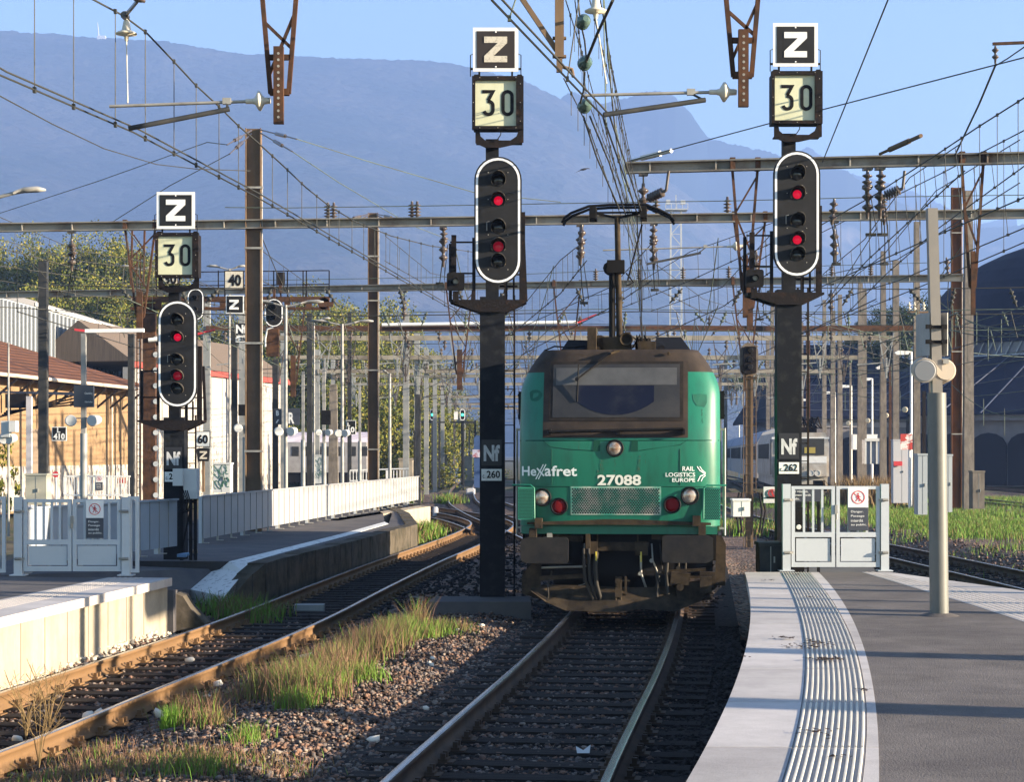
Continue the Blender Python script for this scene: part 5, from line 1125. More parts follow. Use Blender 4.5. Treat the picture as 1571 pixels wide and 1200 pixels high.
for x, zb, matq in ((X(429, 21), Z(192, 21), m_rust), (X(1139, 21), Z(166, 21), m_rust)):
    b = MB(); zt = 8.7; w = .58; k = .05; A, B, C_, D = Vector((x-w/2-.02, 21, zt)), Vector((x+w/2, 21, zt)), Vector((x-.10, 21, zb+.35)), Vector((x+.10, 21, zb+.35))
    b.bar(A, C_, k, k); b.bar(B, D, k, k); 
    for (f0, f1) in ((.28, .06), (.36, .58), ): b.bar(A.lerp(C_, f0), B.lerp(D, f1), k*.7, k*.7)
    b.bar(A.lerp(C_, .68), B.lerp(D, .80) , k*.7, k*.7); b.bar(A.lerp(C_, .92), B.lerp(D, .64), k*.7, k*.7)
    for q in (-1, 1): b.box(x+q*.075-.03, x+q*.075+.03, 20.96, 21.04, zb+.33, zb+.40); 
    b.bar((x-.11, 21, zb+.36), (x+.11, 21, zb+.36), .05, .05); b.bar((x-.12, 21, zb+.75), (x+.12, 21, zb+.75), .05, .06)
    b.build('drop_support', matq, g0)
    b = MB(); b.box(x-.055, x+.055, 20.88, 20.95, zb, zb+.85); b.mat(1)
    for i in range(11): b.lathe((x, 20.879, zb+.07+i*.07), (0, -1, 0), [(0, .015), (.002, .015)], 8)
    b.build('hanger_channel', [m_rust, m_galv], g0)
# near bracket left of the centre wires
b = MB(); x = X(858, 19.5); b.box(x-.045, x+.045, 19.4, 19.5, Z(90, 19.5), 8.6); b.bar((X(800, 19.5), 19.45, Z(-2, 19.5)), (x-.03, 19.45, Z(78, 19.5)), .05, .05); b.box(x-.03, x+.03, 19.42, 19.48, Z(112, 19.5), Z(90, 19.5))
b.path([(x+.02, 19.45, Z(103, 19.5)), (x+.13, 19.45, Z(108, 19.5)), (x+.14, 19.4, Z(120, 19.5))], .02, 6)
for q in (60, 88): b.lathe((x-.07, 19.45, Z(q, 19.5)), (1, 0, 0), [(0, .02), (.14, .02)], 6)
b.build('wire_bracket', m_mastbrown, label='brown steel wire bracket hanging into view left of the centre wires', cat='bracket')
# registration arms with insulators
def regarm(label, tip, brk, ins, arm0, arm1, Y, mat):
    t = thing('registration_arm', label, 'registration arm', tuple(P(*brk, Y)), 'registration arms')
    b = MB(); b.tube(P(*tip, Y), P(*brk, Y), .018, 8); b.cbox(P(brk[0]-40, brk[1], Y), .09, .05, .07); b.build('stay_tube', m_galv, t)
    b = MB(); b.tube(P(*arm0, Y-.3), P(*arm1, Y-.05), .028, 8); 
    b.bar(P(arm1[0]-3, arm1[1], Y-.05), P(brk[0]-40, brk[1]+2, Y), .025, .025); b.build('steady_arm', m_darksteel, t)
    p = P(*brk, Y); q = P(*ins, Y); b = MB(); insul(b, p, q-p, (q-p).length, .11, 1); b.tube(p-(q-p)*.4, p, .03, 6); b.build('insulator', m_pale, t); return t
regarm('grey registration arm of the left track wires at the upper left', (168, 163), (388, 155), (415, 154), (197, 197), (352, 167), 21, 0)
regarm('grey registration arm of the centre wires below the tall right lattice support', (897, 146), (1100, 141), (1130, 141), (926, 176), (1082, 153), 21, 0)
regarm('far registration arm on the right crossing behind the green pantograph', (925, 384), (1122, 378), (1140, 377), (993, 405), (1075, 388), 46, 0)

def wirepath(a, c, sag, n=12):
    return [a.lerp(c, i/n)-Vector((0, 0, sag*4*(i/n)*(1-i/n))) for i in range(n+1)]
def overhead(label, con, mes, rW, nd, mat=None, group='overhead contact lines', twin=True, parts=True, cat='overhead line'):
    """con, mes: world points of the contact wire and of the messenger wire above it"""
    con = [Vector(p) for p in con]; mes = [Vector(p) for p in mes]; t = thing('overhead_line', label, cat, tuple(con[0]), group)
    b = MB(); b.path(con, rW, 5); b.build('contact_wire', mat or m_wire, t)
    if twin: b = MB(); b.path([p+Vector((.07, 0, .02)) for p in con], rW, 5); b.build('contact_wire', mat or m_wire, t)
    b = MB(); b.path(mes, rW*1.05, 5); b.build('messenger_wire', mat or m_copper, t)
    def at(L, f):
        d = [0]; 
        for p, q in zip(L[:-1], L[1:]): d.append(d[-1]+(q-p).length)
        s = f*d[-1]; i = min(max(int(np.searchsorted(d, s))-1, 0), len(L)-2); return L[i].lerp(L[i+1], (s-d[i])/max(1e-6, d[i+1]-d[i]))
    for i in range(nd):
        f = (i+.5)/nd; p = at(con, f)
        # nearest messenger point at the same depth
        k = min(range(len(mes)-1), key=lambda j: abs((mes[j].y+mes[j+1].y)/2-p.y)); m0, m1 = mes[k], mes[k+1]; q = m0.lerp(m1, min(1, max(0, (p.y-m0.y)/((m1.y-m0.y) or 1))))
        b = MB(); b.tube(p, q, rW*.62, 4, caps=False); b.cbox(p, .03, .05, .05); b.build('dropper', m_copper if i % 2 else m_wire, t)
    return t
def densify(a, c, sag, n=10): return wirepath(Vector(a), Vector(c), sag, n)
# line over the left track (heights about 6 m)
c0, c1, c2, c3 = U(-120, 47, 6.0), U(205, 203, 6.0), U(575, 406, 6.0), U(735, 499, 6.0)
msg = [U(-60, -110, 8.3), U(40, -52, 8.0), U(150, 2, 7.9), U(222, 52, 7.75)]
m_b = P(226, 52, 22.2); m_c = P(395, 218, 35); m_d = P(505, 322, 45); m_e = P(600, 368, 47.5); m_f = P(700, 390, 49.5)
def aligned(label, cpx, mpts, dpx, r, z=6.0, pref=None):
    """contact wire points (picture column, row) at height z; the messenger hangs in the same vertical surface"""
    cw = [U(a_, b_, z) for a_, b_ in cpx]; k = [(p.x/p.y) for p in cw]; Yc = lambda px: 1/float(np.interp(px, [q[0] for q in cpx], [1/p.y for p in cw]))
    cy = lambda px: float(np.interp(px, [q[0] for q in cpx], [q[1] for q in cpx])); my = lambda px: float(np.interp(px, [q[0] for q in mpts], [q[1] for q in mpts]))
    t = thing('overhead_line', label, 'overhead line', tuple(cw[0]), 'overhead contact lines')
    b = MB(); b.path(cw, r, 5); b.build('contact_wire', m_wire, t); b = MB(); b.path([p+Vector((.07, 0, .03)) for p in cw], r, 5); b.build('contact_wire', m_wire, t)
    b = MB(); b.path([P(a_, b_, Yc(a_)) for a_, b_ in mpts], r*1.05, 5); b.build('messenger_wire', m_wire, t)
    for px in dpx:
        Y_ = Yc(px); p = P(px, cy(px), Y_); q = P(px, my(px), Y_); b = MB(); b.tube(p, q, r*.5, 4, caps=False); b.cbox(p, .03, .05, .06); b.cbox(q, .03, .05, .05); b.build('dropper', m_wire, t)
aligned('contact wires of the left track with messenger and droppers sweeping down from upper left', [(-200, 8), (-120, 47), (0, 115), (205, 203), (390, 300), (575, 406), (735, 499)], [(-200, -180), (-60, -95), (60, -42), (145, 0), (190, 24), (225, 50), (265, 92), (300, 130), (336, 163), (366, 193), (395, 218), (430, 250), (470, 288), (505, 316), (545, 340), (600, 362), (660, 377), (735, 388)], [-30, 53, 113, 177, 223, 267, 301, 336, 366, 418, 441, 463, 486, 505, 520, 540, 558, 575, 592, 610, 628, 646, 664, 682, 700, 718], .011)
# centre line
k0, k1, k2, k3 = U(640, -190, 6.0), U(755, 0, 6.0), U(925, 178, 6.0), U(985, 500-80, 6.0)
tc3 = Vector((3.35, 50, 6.0))
overhead('twin contact wires over the centre track running to the green pantograph', densify(k0, k1, 0, 3)+densify(k1, k2, 0, 6)[1:]+densify(k2, (1.95, 29.7, 6.02), 0, 4)[1:]+densify((1.95, 29.7, 6.02), tc3, 0, 4)[1:], densify((.0, 12, 7.6), (.95, 20.5, 7.6), .05, 5)+densify((.96, 20.6, 7.6), (2.2, 37, 7.5), .55, 10)+densify((2.22, 37.1, 7.5), (3.5, 55, 7.4), .5, 8), .011, 14)
# right hand line
aligned('twin contact wires swinging in from the right edge above the rusty mast', [(1150, 495), (1260, 440), (1440, 360), (1571, 303), (1700, 225)], [(1150, 408), (1190, 385), (1260, 345), (1340, 300), (1440, 235), (1500, 195), (1571, 150), (1700, 65)], [1175, 1210, 1250, 1290, 1334, 1375, 1412, 1450, 1475, 1503, 1530, 1562], .012)
aligned('second twin contact wires from the right edge, just below the others', [(1200, 520), (1250, 505), (1400, 445), (1571, 372), (1700, 310)], [(1200, 390), (1230, 372), (1330, 322), (1440, 268), (1571, 200), (1700, 120)], [1230, 1280, 1320, 1365, 1405, 1448, 1495, 1540], .012)
for i, (a, c, pts) in enumerate([('thin span wire crossing the sky behind the upper right signal', 0, [(965, 247, 37), (1200, 184, 33), (1571, 88, 27), (1700, 60, 25)]),
    ('steep dark wire dropping from the top edge right of the right signal', 0, [(1385, -60, 23), (1362, 0, 24), (1262, 248, 36)]),
    ('double feeder cable slanting down from the right insulator bracket', 0, [(1528, 98, 30), (1502, 160, 33), (1465, 238, 37)]),
    ('feeder cable looping from the right insulator to the edge', 0, [(1528, 100, 30), (1545, 90, 29), (1571, 72, 28), (1620, 40, 27)]),
    ('long thin wire sagging across the mountain on the left', 0, [(-60, 115, 26), (0, 147, 28), (80, 190, 32), (160, 228, 37), (240, 252, 42), (300, 259, 46), (384, 262, 47)]),
    ('pale wire running from the left edge up to the brown mast', 0, [(-40, 340, 60), (150, 278, 54), (318, 218, 49), (350, 222, 47.4)]),
    ('pale wire from the middle mast stay down to the left', 0, [(352, 236, 47.4), (260, 285, 50), (170, 342, 54)]),
    ('wire from the brown mast falling right across the mountain to the middle mast', 0, [(455, 213, 44.4), (560, 246, 46), (730, 296, 48), (860, 310, 49)]),
    ('second wire falling from the brown mast towards the gantry', 0, [(448, 232, 44.4), (520, 280, 48), (630, 345, 55), (700, 372, 60)]),
    ('long level wire just above the first gantry', 0, [(430, 319, 47), (500, 318, 47), (640, 316, 46.8), (860, 312, 46.5), (1120, 308, 46), (1360, 302, 45.6), (1571, 299, 45.3), (1700, 296, 45)]),
    ('lower level wire just above the second gantry', 0, [(-50, 440, 68), (300, 432, 67), (700, 425, 66), (915, 416, 66), (1120, 412, 65), (1460, 402, 64)]),
    ('level wire tied to the left flank of the brown mast', 0, [(345, 318, 47), (430, 319, 47)])]):
    b = MB(); b.path([P(*p) for p in pts], .011 if i != 2 else .018, 5); b.build('span_wire', m_wire if i < 5 else m_copper, label=a, cat='wire')
# rigid mounted insulator strings above the centre
t = thing('section_insulator', 'hanging glass insulators on cables above the locomotive pantograph', 'insulator', tuple(P(895, 100, 21)))
for (px, py, Yq) in ((892, 35, 20.3), (895, 98, 20.8), (895, 164, 21.3)):
    b = MB(); p = P(px, py, Yq); b.lathe(p+Vector((0, .05, 0)), (.3, -1, .2), [(0, .03), (.02, .078), (.05, .078), (.07, .045), (.09, .075), (.11, .072), (.15, .03)], 16); b.build('glass_insulator', m_glassins, t)
b = MB(); b.path([P(885, -20, 20.2), P(890, 30, 20.3)], .01, 5); b.path([P(892, 40, 20.3), P(897, 62, 20.4), P(900, 95, 20.7)], .01, 5); b.path([P(897, 110, 20.7), P(895, 140, 21), P(890, 158, 21.2)], .012, 5); b.path([P(940, 0, 19), P(917, 50, 20), P(900, 92, 20.7)], .018, 6); b.path([P(895, 178, 21.2), P(915, 240, 23), P(950, 320, 27)], .011, 5); b.path([P(905, 178, 21.3), P(935, 250, 24), P(960, 330, 30)], .011, 5); b.build('suspension_cable', m_wire, t)
t = thing('bell_insulator', 'bell shaped insulator hanging from the left messenger wire', 'insulator', tuple(P(194, 45, 21.5)), 'bell insulators')
b = MB(); p = P(194, 30, 21.5); b.tube(p+Vector((0, 0, .1)), p, .012, 6); b.lathe(p, (0, 0, -1), [(0, .02), (.02, .035), (.12, .055), (.15, .12), (.165, .12), (.175, .03), (.24, .02)], 16); b.tube(P(194, 60, 21.5), P(196, 158, 21.1), .008, 5); b.build('bell', m_pale, t)
t = dup(t, tuple(P(914, 10, 20.4)), 'bell shaped insulator at the top edge above the centre wires')
b = MB(); a = P(192, 24, 21.5); c = P(210, 2, 20.9); b.bar(a, c, .03, .03); b.lathe(a, (0, -1, 0), [(-.05, .045), (.05, .045)], 10); b.lathe(c, (.3, 0, 1), [(0, .03), (.02, .09), (.04, .09), (.06, .03)], 12); b.build('wire_clamp', m_insul, label='clamp with dark insulator on the messenger wire at the upper left', cat='wire clamp')
# messenger fan above the centre
fan = [((868, 0, 22), (893, 80, 26), (925, 200, 34), (960, 305, 44)), ((905, 0, 22), (930, 100, 27), (958, 220, 36), (975, 300, 44)), ((921, 0, 22), (940, 110, 27), (965, 230, 36), (982, 310, 46)), ((882, 0, 22), (893, 90, 26), (900, 150, 30), (950, 280, 40), (1000, 430, 60)), ((865, 120, 21), (905, 200, 25), (940, 300, 32), (990, 420, 50)), ((925, 180, 22), (945, 260, 28), (975, 370, 44), (1000, 460, 62)), ((930, 60, 24), (955, 200, 32), (980, 300, 42), (990, 330, 48))]
lab = ['leftmost', 'second from left', 'middle', 'fourth and looping', 'lowest', 'right lower', 'rightmost']
for (pts, l_) in zip(fan, lab):
    b = MB(); b.path([P(*p) for p in pts], .0075, 5)
    for i in range(len(pts)-1):
        for q in (.25, .5, .75, 1): c = P(*pts[i]).lerp(P(*pts[i+1]), q); b.cbox(c, .025, .05, .035); b.tube(c, c-Vector((0, 0, .22+.15*q)), .004, 4)
    b.build('messenger_wire', m_wire, label='%s of the steep messenger wires fanning down to the pantograph' % l_, cat='wire')
# right edge insulator bracket at the top
t = thing('insulator_bracket', 'rusty bracket with hanging insulator entering at the upper right edge', 'bracket', tuple(P(1528, 66, 30)))
b = MB(); b.bar(P(1523, 67, 30), P(1620, 63, 30), .04, .045); b.build('bracket_bar', m_rust, t); b = MB(); insul(b, P(1527, 70, 30), (0, 0, -1), .28, .055, 2); b.build('insulator', m_insul, t)
# tensioning devices on the nearest right beam
for (a, c, lb) in (((1350, 236, 36.8), (1413, 208, 35), 'tan tensioning rod with clamp standing on the nearest gantry beam at the right'), ((970, 246, 37.6), (1030, 231, 36.5), 'pale tensioning rod at the free end of the nearest gantry beam')):
    t = thing('tensioner', lb, 'tensioner', tuple(P(*a))); b = MB(); p, q = P(*a), P(*c); b.tube(p, p.lerp(q, .3), .03, 8); b.tube(p.lerp(q, .25), p.lerp(q, .72), .055, 8); b.tube(p.lerp(q, .7), q, .04, 8); b.build('rod', m_pale if a[0] < 1000 else m_mastbrown, t)
# dense small fittings hung along the centre and right of the gantries
def hang(label, px, py0, py1, Y, n=3, cable=True):
    t = thing('insulator_string', label, 'insulator string', tuple(P(px, py0, Y)), 'insulator strings'); b = MB(); p, q = P(px, py0, Y), P(px+random.uniform(-4, 4), py1, Y)
    insul(b, p, q-p, (q-p).length, .10, n); b.build('insulator', m_insul, t)
    b = MB(); r_ = P(px+random.uniform(-8, 8), py1+60, Y+2); b.path([q, q.lerp(r_, .5)+Vector((random.uniform(-.1, .1), 0, 0)), r_], .014, 5); b.path([q+Vector((.08, 0, 0)), r_+Vector((.12, 0, .1))], .01, 4); b.cbox(r_, .2, .08, .06); b.build('jumper_cable', m_wire, t); return t
for a in (('insulator string hanging left of the pantograph mast', 893, 345, 405, 46), ('insulator string hanging right of the pantograph mast', 1003, 345, 385, 46), ('insulator string under the right signal beam', 1331, 262, 300, 37), ('second insulator string right of the right signal', 1352, 262, 300, 37), ('insulators at the end of the rusty right mast', 1452, 395, 430, 63), ('insulator string on the left gantry over the hall roof', 110, 372, 395, 48), ('insulator string left of the middle signal head', 680, 345, 375, 47), ('insulator stack right of the right signal head', 1280, 305, 345, 44), ('insulator string low right of the signal', 1160, 385, 430, 50), ('insulator string by the far right posts', 1355, 320, 345, 44)): hang(*a)
t = thing('slanted_insulator', 'long ribbed insulator slanting under the nearest gantry beam near the centre', 'insulator', tuple(P(995, 305, 38))); b = MB(); p, q = P(992, 306, 38), P(1022, 292, 37.7); insul(b, p, q-p, (q-p).length, .1, 6); b.tube(q, P(1026, 262, 37.7), .03, 6); b.build('ribbed_insulator', m_insul, t)
t = thing('slanted_insulator', 'long ribbed insulator slanting under the nearest gantry beam at the right', 'insulator', tuple(P(1360, 300, 37))); b = MB(); p, q = P(1355, 301, 37), P(1385, 289, 36.8); insul(b, p, q-p, (q-p).length, .1, 6); b.tube(q, P(1388, 262, 36.8), .03, 6); b.build('ribbed_insulator', m_insul, t)
# far gantries of the throat: posts, beams and supports, seen small
m_farb = M('far_gantry_steel', (.27, .245, .20), .7, col2=(.13, .11, .085), scale=.8)
for i, (Y, xl, xr, lb) in enumerate([(84, -13.5, 18.6, 'brownish gantry crossing behind the cab roof'), (95, -13.5, 19.2, 'pale far gantry, third row in the throat'), (108, -13, 20, 'pale far gantry, fourth row in the throat'), (122, -12.5, 20.6, 'pale far gantry, fifth row in the throat'), (138, -13, 21, 'pale far gantry, sixth row in the throat'), (156, -13, 21, 'far gantry just over the distant green signals'), (178, -13, 20, 'small far gantry deep in the throat'), (205, -13, 18, 'tiny gantry near the vanishing point'), (240, -14, 14, 'farthest tiny gantry at the vanishing point')]):
    t = thing('far_gantry', lb, 'gantry', ((xl+xr)/2, Y, 7.5), 'far gantries of the station throat'); z = 7.8+.25*math.sin(i*1.7); h = .24
    b = MB(); b.box(xl, xr, Y-.08, Y+.08, z-h/2, z+h/2); b.build('beam', m_rust if i == 0 else m_farb, t)
    for x in (xl, -5.2-.1*i, xr):
        if i == 0 and abs(x) < 10: continue
        b = MB(); b.box(x-.15, x+.15, Y+.1, Y+.35, -.5, z+1.4+(x == xr)*2.5); b.build('mast', m_conc if x == xr else m_greyd, t)
    for x in np.arange(xl+1.8, xr-1, 3.1): 
        b = MB(); x += random.uniform(-.5, .5); b.bar((x-.35, Y, z-.1), (x-.06, Y, z-1.9), .045, .045); b.bar((x+.35, Y, z-.1), (x+.06, Y, z-1.9), .045, .045); b.box(x-.04, x+.04, Y-.06, Y+.06, z-2.2, z-1.3); b.bar((x-1.3, Y, z-1.6), (x, Y, z-1.5), .05, .05)
        b.bar((x-.3, Y, z-.5), (x+.2, Y, z-1.0), .04, .04); b.bar((x+.25, Y, z-.6), (x-.15, Y, z-1.2), .04, .04)
        b.build('drop_support', m_insul if i % 2 else m_greyd, t)
    for x in np.arange(xl+1, xr, 1.9): b = MB(); insul(b, (x+random.uniform(-.4, .4), Y, z-.1 if random.random() < .6 else z+.55), (0, 0, -1), .5, .11, 2); b.build('insulator', m_insul, t)
# far contact lines, each one object: contact wire, messenger, droppers
def farline(label, pts, mat, z=6.0, hm=1.35, span=28, r=.013):
    b = MB(); P_ = smooth_path(pts, 3.5); ys = P_[:, 1]; con = [(x, y, z) for x, y in P_]; y0 = ys[0]
    mes = [(x, y, z+.35+hm*(2*abs(((y-y0) % span)/span-.5))**1.8) for x, y in P_]
    b.path(con, r*1.2, 4); b.path(mes, r, 4)
    for c, m_ in zip(con, mes): b.tube(c, m_, r*.6, 3, caps=False)
    b.build('far_overhead_line', mat, label=label, cat='overhead line', group='far overhead lines of the station throat')
FL = [('far overhead line, outermost left over the coach sidings', [(-13, 50), (-13.5, 90), (-13, 240)]), ('far overhead line over the siding left of the brown mast', [(-9.3, 46), (-10, 90), (-10, 240)]), ('far overhead line over the old platform side', [(-6.3, 48), (-7, 90), (-8, 240)]), ('far overhead line from the left track into the throat', [(-1.5, 50), (-1, 75), (-5, 110), (-6, 240)]),
      ('far overhead line between the green signals', [(-4.5, 70), (-3, 100), (-3.5, 240)]), ('far overhead line over the centre of the throat', [(1.2, 55), (-.4, 90), (-1.2, 240)]), ('far overhead line continuing behind the locomotive', [(3.5, 52), (5.2, 75), (8, 110), (10, 240)]), ('far overhead line just right of the locomotive', [(5.2, 48), (7.6, 80), (11.5, 130), (14, 240)]),
      ('far overhead line above the curved right track', [(8.8, 46), (9.5, 80), (12, 130), (16, 240)]), ('far overhead line above the white locomotive', [(11.8, 50), (14, 95), (18.5, 150), (24, 240)]), ('far overhead line along the lamp posts on the right', [(15, 46), (16.5, 90), (20, 150), (26, 240)]), ('far overhead line over the grassy yard track', [(18.3, 50), (19, 90), (23, 150), (30, 240)]), ('outermost right overhead line by the depot', [(24, 60), (25, 110), (30, 200)])]
for i, (lb, pts) in enumerate(FL): farline(lb, pts, m_copper if i % 2 else m_wire)
xs = [(-16, 14), (-13, 8), (-14, 20)]
for i, Y in enumerate((58, 74, 90, 102, 116, 130, 148)):
    b = MB(); z = 6.6+.5*(i % 3)
    for q in (0, .8): b.path([(-14, Y, z+q), (-5, Y, z+q-.15), (4, Y, z+q), (12, Y, z+q-.12), (20, Y, z+q)], .016, 4)
    for x in np.arange(-12, 19, 1.7): insul(b, (x+random.uniform(-.6, .6), Y, z+.7), (random.uniform(-1, 1), 0, -1), .6, .08, 3); b.tube((x, Y, z), (x+.2, Y, z-.8), .015, 4)
    b.build('cross_span_wire', m_copper if i % 2 else m_wire, label='cross-span wires with small insulators, %s of the far rows behind the gantries' % ['nearest', 'second', 'third', 'fourth', 'fifth', 'sixth', 'farthest'][i], cat='span wire', group='cross-span wires of the throat')
# further fine wires criss-crossing behind the pantograph and on the right
XW = [('thin wire slanting from the pantograph knee to the lower left', [(800, 545, 60), (940, 470, 50), (1000, 430, 46)]), ('thin wire rising from the cab roof to the right gantry', [(1000, 520, 60), (1110, 470, 52), (1185, 415, 46)]), ('sagging catenary strand left of the cab roof', [(740, 540, 62), (800, 500, 56), (860, 450, 50), (900, 400, 46)]), ('dropper-laden strand rising right behind the pantograph', [(880, 495, 70), (960, 470, 64), (1060, 430, 58), (1190, 370, 52)]), ('low strand falling right from the second gantry', [(1000, 440, 64), (1080, 480, 72), (1180, 520, 84)]),
      ('strand crossing low over the white locomotive', [(1180, 500, 60), (1260, 520, 70), (1400, 560, 88)]), ('strand rising steeply at the right masts', [(1265, 470, 52), (1330, 400, 46), (1400, 335, 40), (1480, 262, 35)]), ('second steep strand at the right masts', [(1300, 480, 56), (1360, 420, 50), (1440, 350, 44), (1571, 255, 36)]), ('strand below the right twin wires', [(1250, 470, 58), (1380, 430, 48), (1571, 350, 36)]), ('long strand from the middle mast to the throat', [(590, 400, 66), (660, 440, 72), (740, 470, 80)]),
      ('left strand over the hall roof, upper', [(-20, 405, 60), (120, 425, 62), (250, 455, 66), (400, 490, 74)]), ('left strand over the hall roof, lower', [(-20, 470, 60), (130, 478, 62), (300, 505, 68), (420, 530, 76)]), ('left strand over the hall roof, lowest', [(-20, 375, 52), (110, 410, 55), (220, 445, 59), (340, 470, 64)]), ('pair of jumper strands left of the brown mast', [(210, 430, 58), (290, 470, 62), (380, 520, 68)]), ('strand running between the two brown masts', [(400, 500, 66), (480, 520, 70), (570, 545, 76), (700, 590, 95)]), ('strand from the brown mast to the vanishing point', [(400, 430, 56), (500, 480, 66), (620, 545, 86), (700, 600, 120)])]
for lb, pts in XW:
    b = MB(); PP = [P(*p) for p in pts]; b.path(PP, .014, 5); QQ = [p+Vector((0, .3, .9-.35*(i % 2))) for i, p in enumerate(PP)]; b.path(QQ, .012, 5)
    for i in range(len(PP)-1):
        for q in (.1, .3, .5, .7, .9): c = PP[i].lerp(PP[i+1], q); d_ = QQ[i].lerp(QQ[i+1], q); b.tube(c, d_, .007, 4); b.cbox(c, .05, .05, .05)
    b.build('catenary_strand', m_wire, label=lb, cat='wire')
# yard cross wires on the right
for i, (a, c, d_) in enumerate([((1230, 535, 90), (1571, 470, 70), 0), ((1230, 560, 100), (1571, 552, 80), 0), ((1250, 600, 110), (1571, 600, 90), 0), ((1380, 470, 70), (1571, 515, 60), 0), ((1200, 470, 75), (1571, 548, 85), 0), ((1440, 462, 65), (1571, 500, 62), 0), ((1230, 640, 120), (1571, 628, 110), 0), ((1460, 590, 80), (1571, 640, 75), 0)]):
    b = MB(); p, q = P(*a), P(*c); b.path(wirepath(p, q, .4), .016, 4)
    for k in range(3): f = p.lerp(q, (k+.6)/3.5); b.tube(f, f-Vector((0, 0, 1.1)), .012, 4)
    b.build('yard_span_wire', m_copper, label='greenish span wire in front of the depot roof, %s' % ['highest to the right', 'level, upper', 'level, middle', 'falling rightwards from the post', 'long and falling', 'short and highest', 'lowest, by the wall', 'short, over the depot door'][i], cat='span wire', group='span wires before the depot')
# ------------------------------------------------------------ posts and masts, left side
m_wood_post = m_mastbrown
mast('catenary_mast', 'dark square mast in front of the brown tiled hall', 65, 400, 62, 13, 'box', m_darksteel)
mast('catenary_mast', 'slim dark mast at the right end of the cream hall wall', 200.5, 512, 66, 9, 'box', m_darksteel)
mast('catenary_mast', 'dark mast between the graffiti cabinet and the pole with speakers', 359, 500, 68, 8.5, 'box', m_darksteel)
mast('catenary_mast', 'dark mast just left of the white R board', 422, 552, 85, 8.5, 'box', m_darksteel)
mast('catenary_mast', 'dark mast right of the white R board', 474.5, 480, 82, 8, 'box', m_darksteel)
mast('catenary_mast', 'dark slim mast seen behind the pole with the twin lamp head', 536, 480, 95, 6, 'box', m_darksteel)
mast('catenary_mast', 'pale concrete mast pair in front of the green trees', 511, 590, 84, 17, 'taper', m_conc)
mast('catenary_mast', 'pale narrow concrete post left of the L 410 board', 44, 608, 58, 8, 'box', M('post_lilac_grey', (.42, .40, .42), .6))
mast('catenary_mast', 'pale lattice-like concrete mast at the end of the long fence', 641, 605, 88, 9, 'box', m_conc)
mast('catenary_mast', 'black slim mast right at the end of the long fence', 636, 660, 80, 3.5, 'box', m_darksteel)
for i, (px, top, Y, w) in enumerate([(674, 640, 150, 3), (697, 640, 160, 3), (711, 650, 140, 2.5), (662, 650, 170, 2), (655, 655, 190, 2), (684, 650, 210, 2), (729, 645, 180, 3), (720, 660, 200, 2)]):
    mast('distant_mast', 'distant thin %s mast in the far throat, %s' % (('dark', 'pale')[i % 2], ['second tallest', 'under the right green signal', 'slim', 'beside the left green signal', 'far left of the group', 'tiny', 'beside the blue block', 'small'][i]), px, top, Y, w, 'box', (m_darksteel, m_conc)[i % 2], group='distant masts of the throat')
# PA / lamp posts on the left
def lamppost(label, px, pt, Y, w, z0=.3, arms=((-1, 18), (1, 18)), speakers=None, two=None, mat=None, group='lamp posts on the left platforms', armmat=None, loc_py=None):
    s = Sc(Y); x = X(px, Y); t = thing('lamp_post', label, 'lamp post', (x, Y, z0), group); b = MB(); zt = Z(pt, Y)-z0; r = w/s/2
    if two: zm = Z(two, Y)-z0; b.tube((0, 0, 0), (0, 0, zm), r*1.25, 14); b.build('lower_post', m_greyd, t, local=True); b = MB(); b.box(-r*.8, r*.8, -r*.8, r*.8, zm, zt)
    else: b.tube((0, 0, 0), (0, 0, zt), r, 12, r*.7)
    b.build('post', mat or m_grey, t, local=True)
    for d, L in arms:
        L = L/s; b = MB(); b.tube((0, 0, zt-.05), (d*L*.5, 0, zt+.06), .03, 6)
        vs = [(d*L*.4, 0, zt+.04, .05, .03), (d*L*.6, 0, zt+.09, .11, .05), (d*L*.85, 0, zt+.1, .12, .05), (d*L, 0, zt+.09, .04, .02)]
        pts = []
        for (x_, y_, z_, ry, rz) in vs: pts += [(x_, y_-ry, z_), (x_, y_, z_+rz), (x_, y_+ry, z_), (x_, y_, z_-rz)]
        fs = [(i*4+j, i*4+(j+1) % 4, (i+1)*4+(j+1) % 4, (i+1)*4+j) for i in range(3) for j in range(4)]+[(0, 1, 2, 3), (12, 13, 14, 15)]
        b.add(pts, fs, True); b.build('lamp_head', armmat or m_grey, t, local=True)
    if speakers:
        sp, dx = speakers; z = Z(sp, Y)-z0; dx = dx/s
        for d in (-1, 1):
            b = MB(); b.lathe((d*dx, .05, z), (-d*.25, -1, -.1), [(0, .10), (.28, .13), (.29, .11)], 14); b.build('loudspeaker', m_ltgrey, t, local=True)
        b = MB(); b.bar((-dx, 0, z+.03), (dx, 0, z+.03), .03, .03); b.build('speaker_bracket', m_galv, t, local=True)
    return t
t = lamppost('post with a dark station name board and two loudspeakers in front of the cream hall', 128.5, 512, 42, 9, speakers=(644, 21), two=665, arms=())
b = MB(); Yq = 41.8; b.bar((X(112, Yq), Yq+.2, Z(505, Yq)), (X(128, Yq), Yq+.2, Z(507, Yq)), .14, .05); b.mat(1); b.bar((X(128, Yq), Yq+.2, Z(507, Yq)), (X(218, Yq), Yq+.2, Z(506, Yq)), .14, .08); b.build('lamp_arm', [m_red, m_white], t)
nb = MB(); nb.box(X(114, Yq), X(144, Yq), Yq-.06, Yq+.06, Z(625, Yq), Z(591, Yq)); nbo = nb.build('station_board', m_signdark, t)
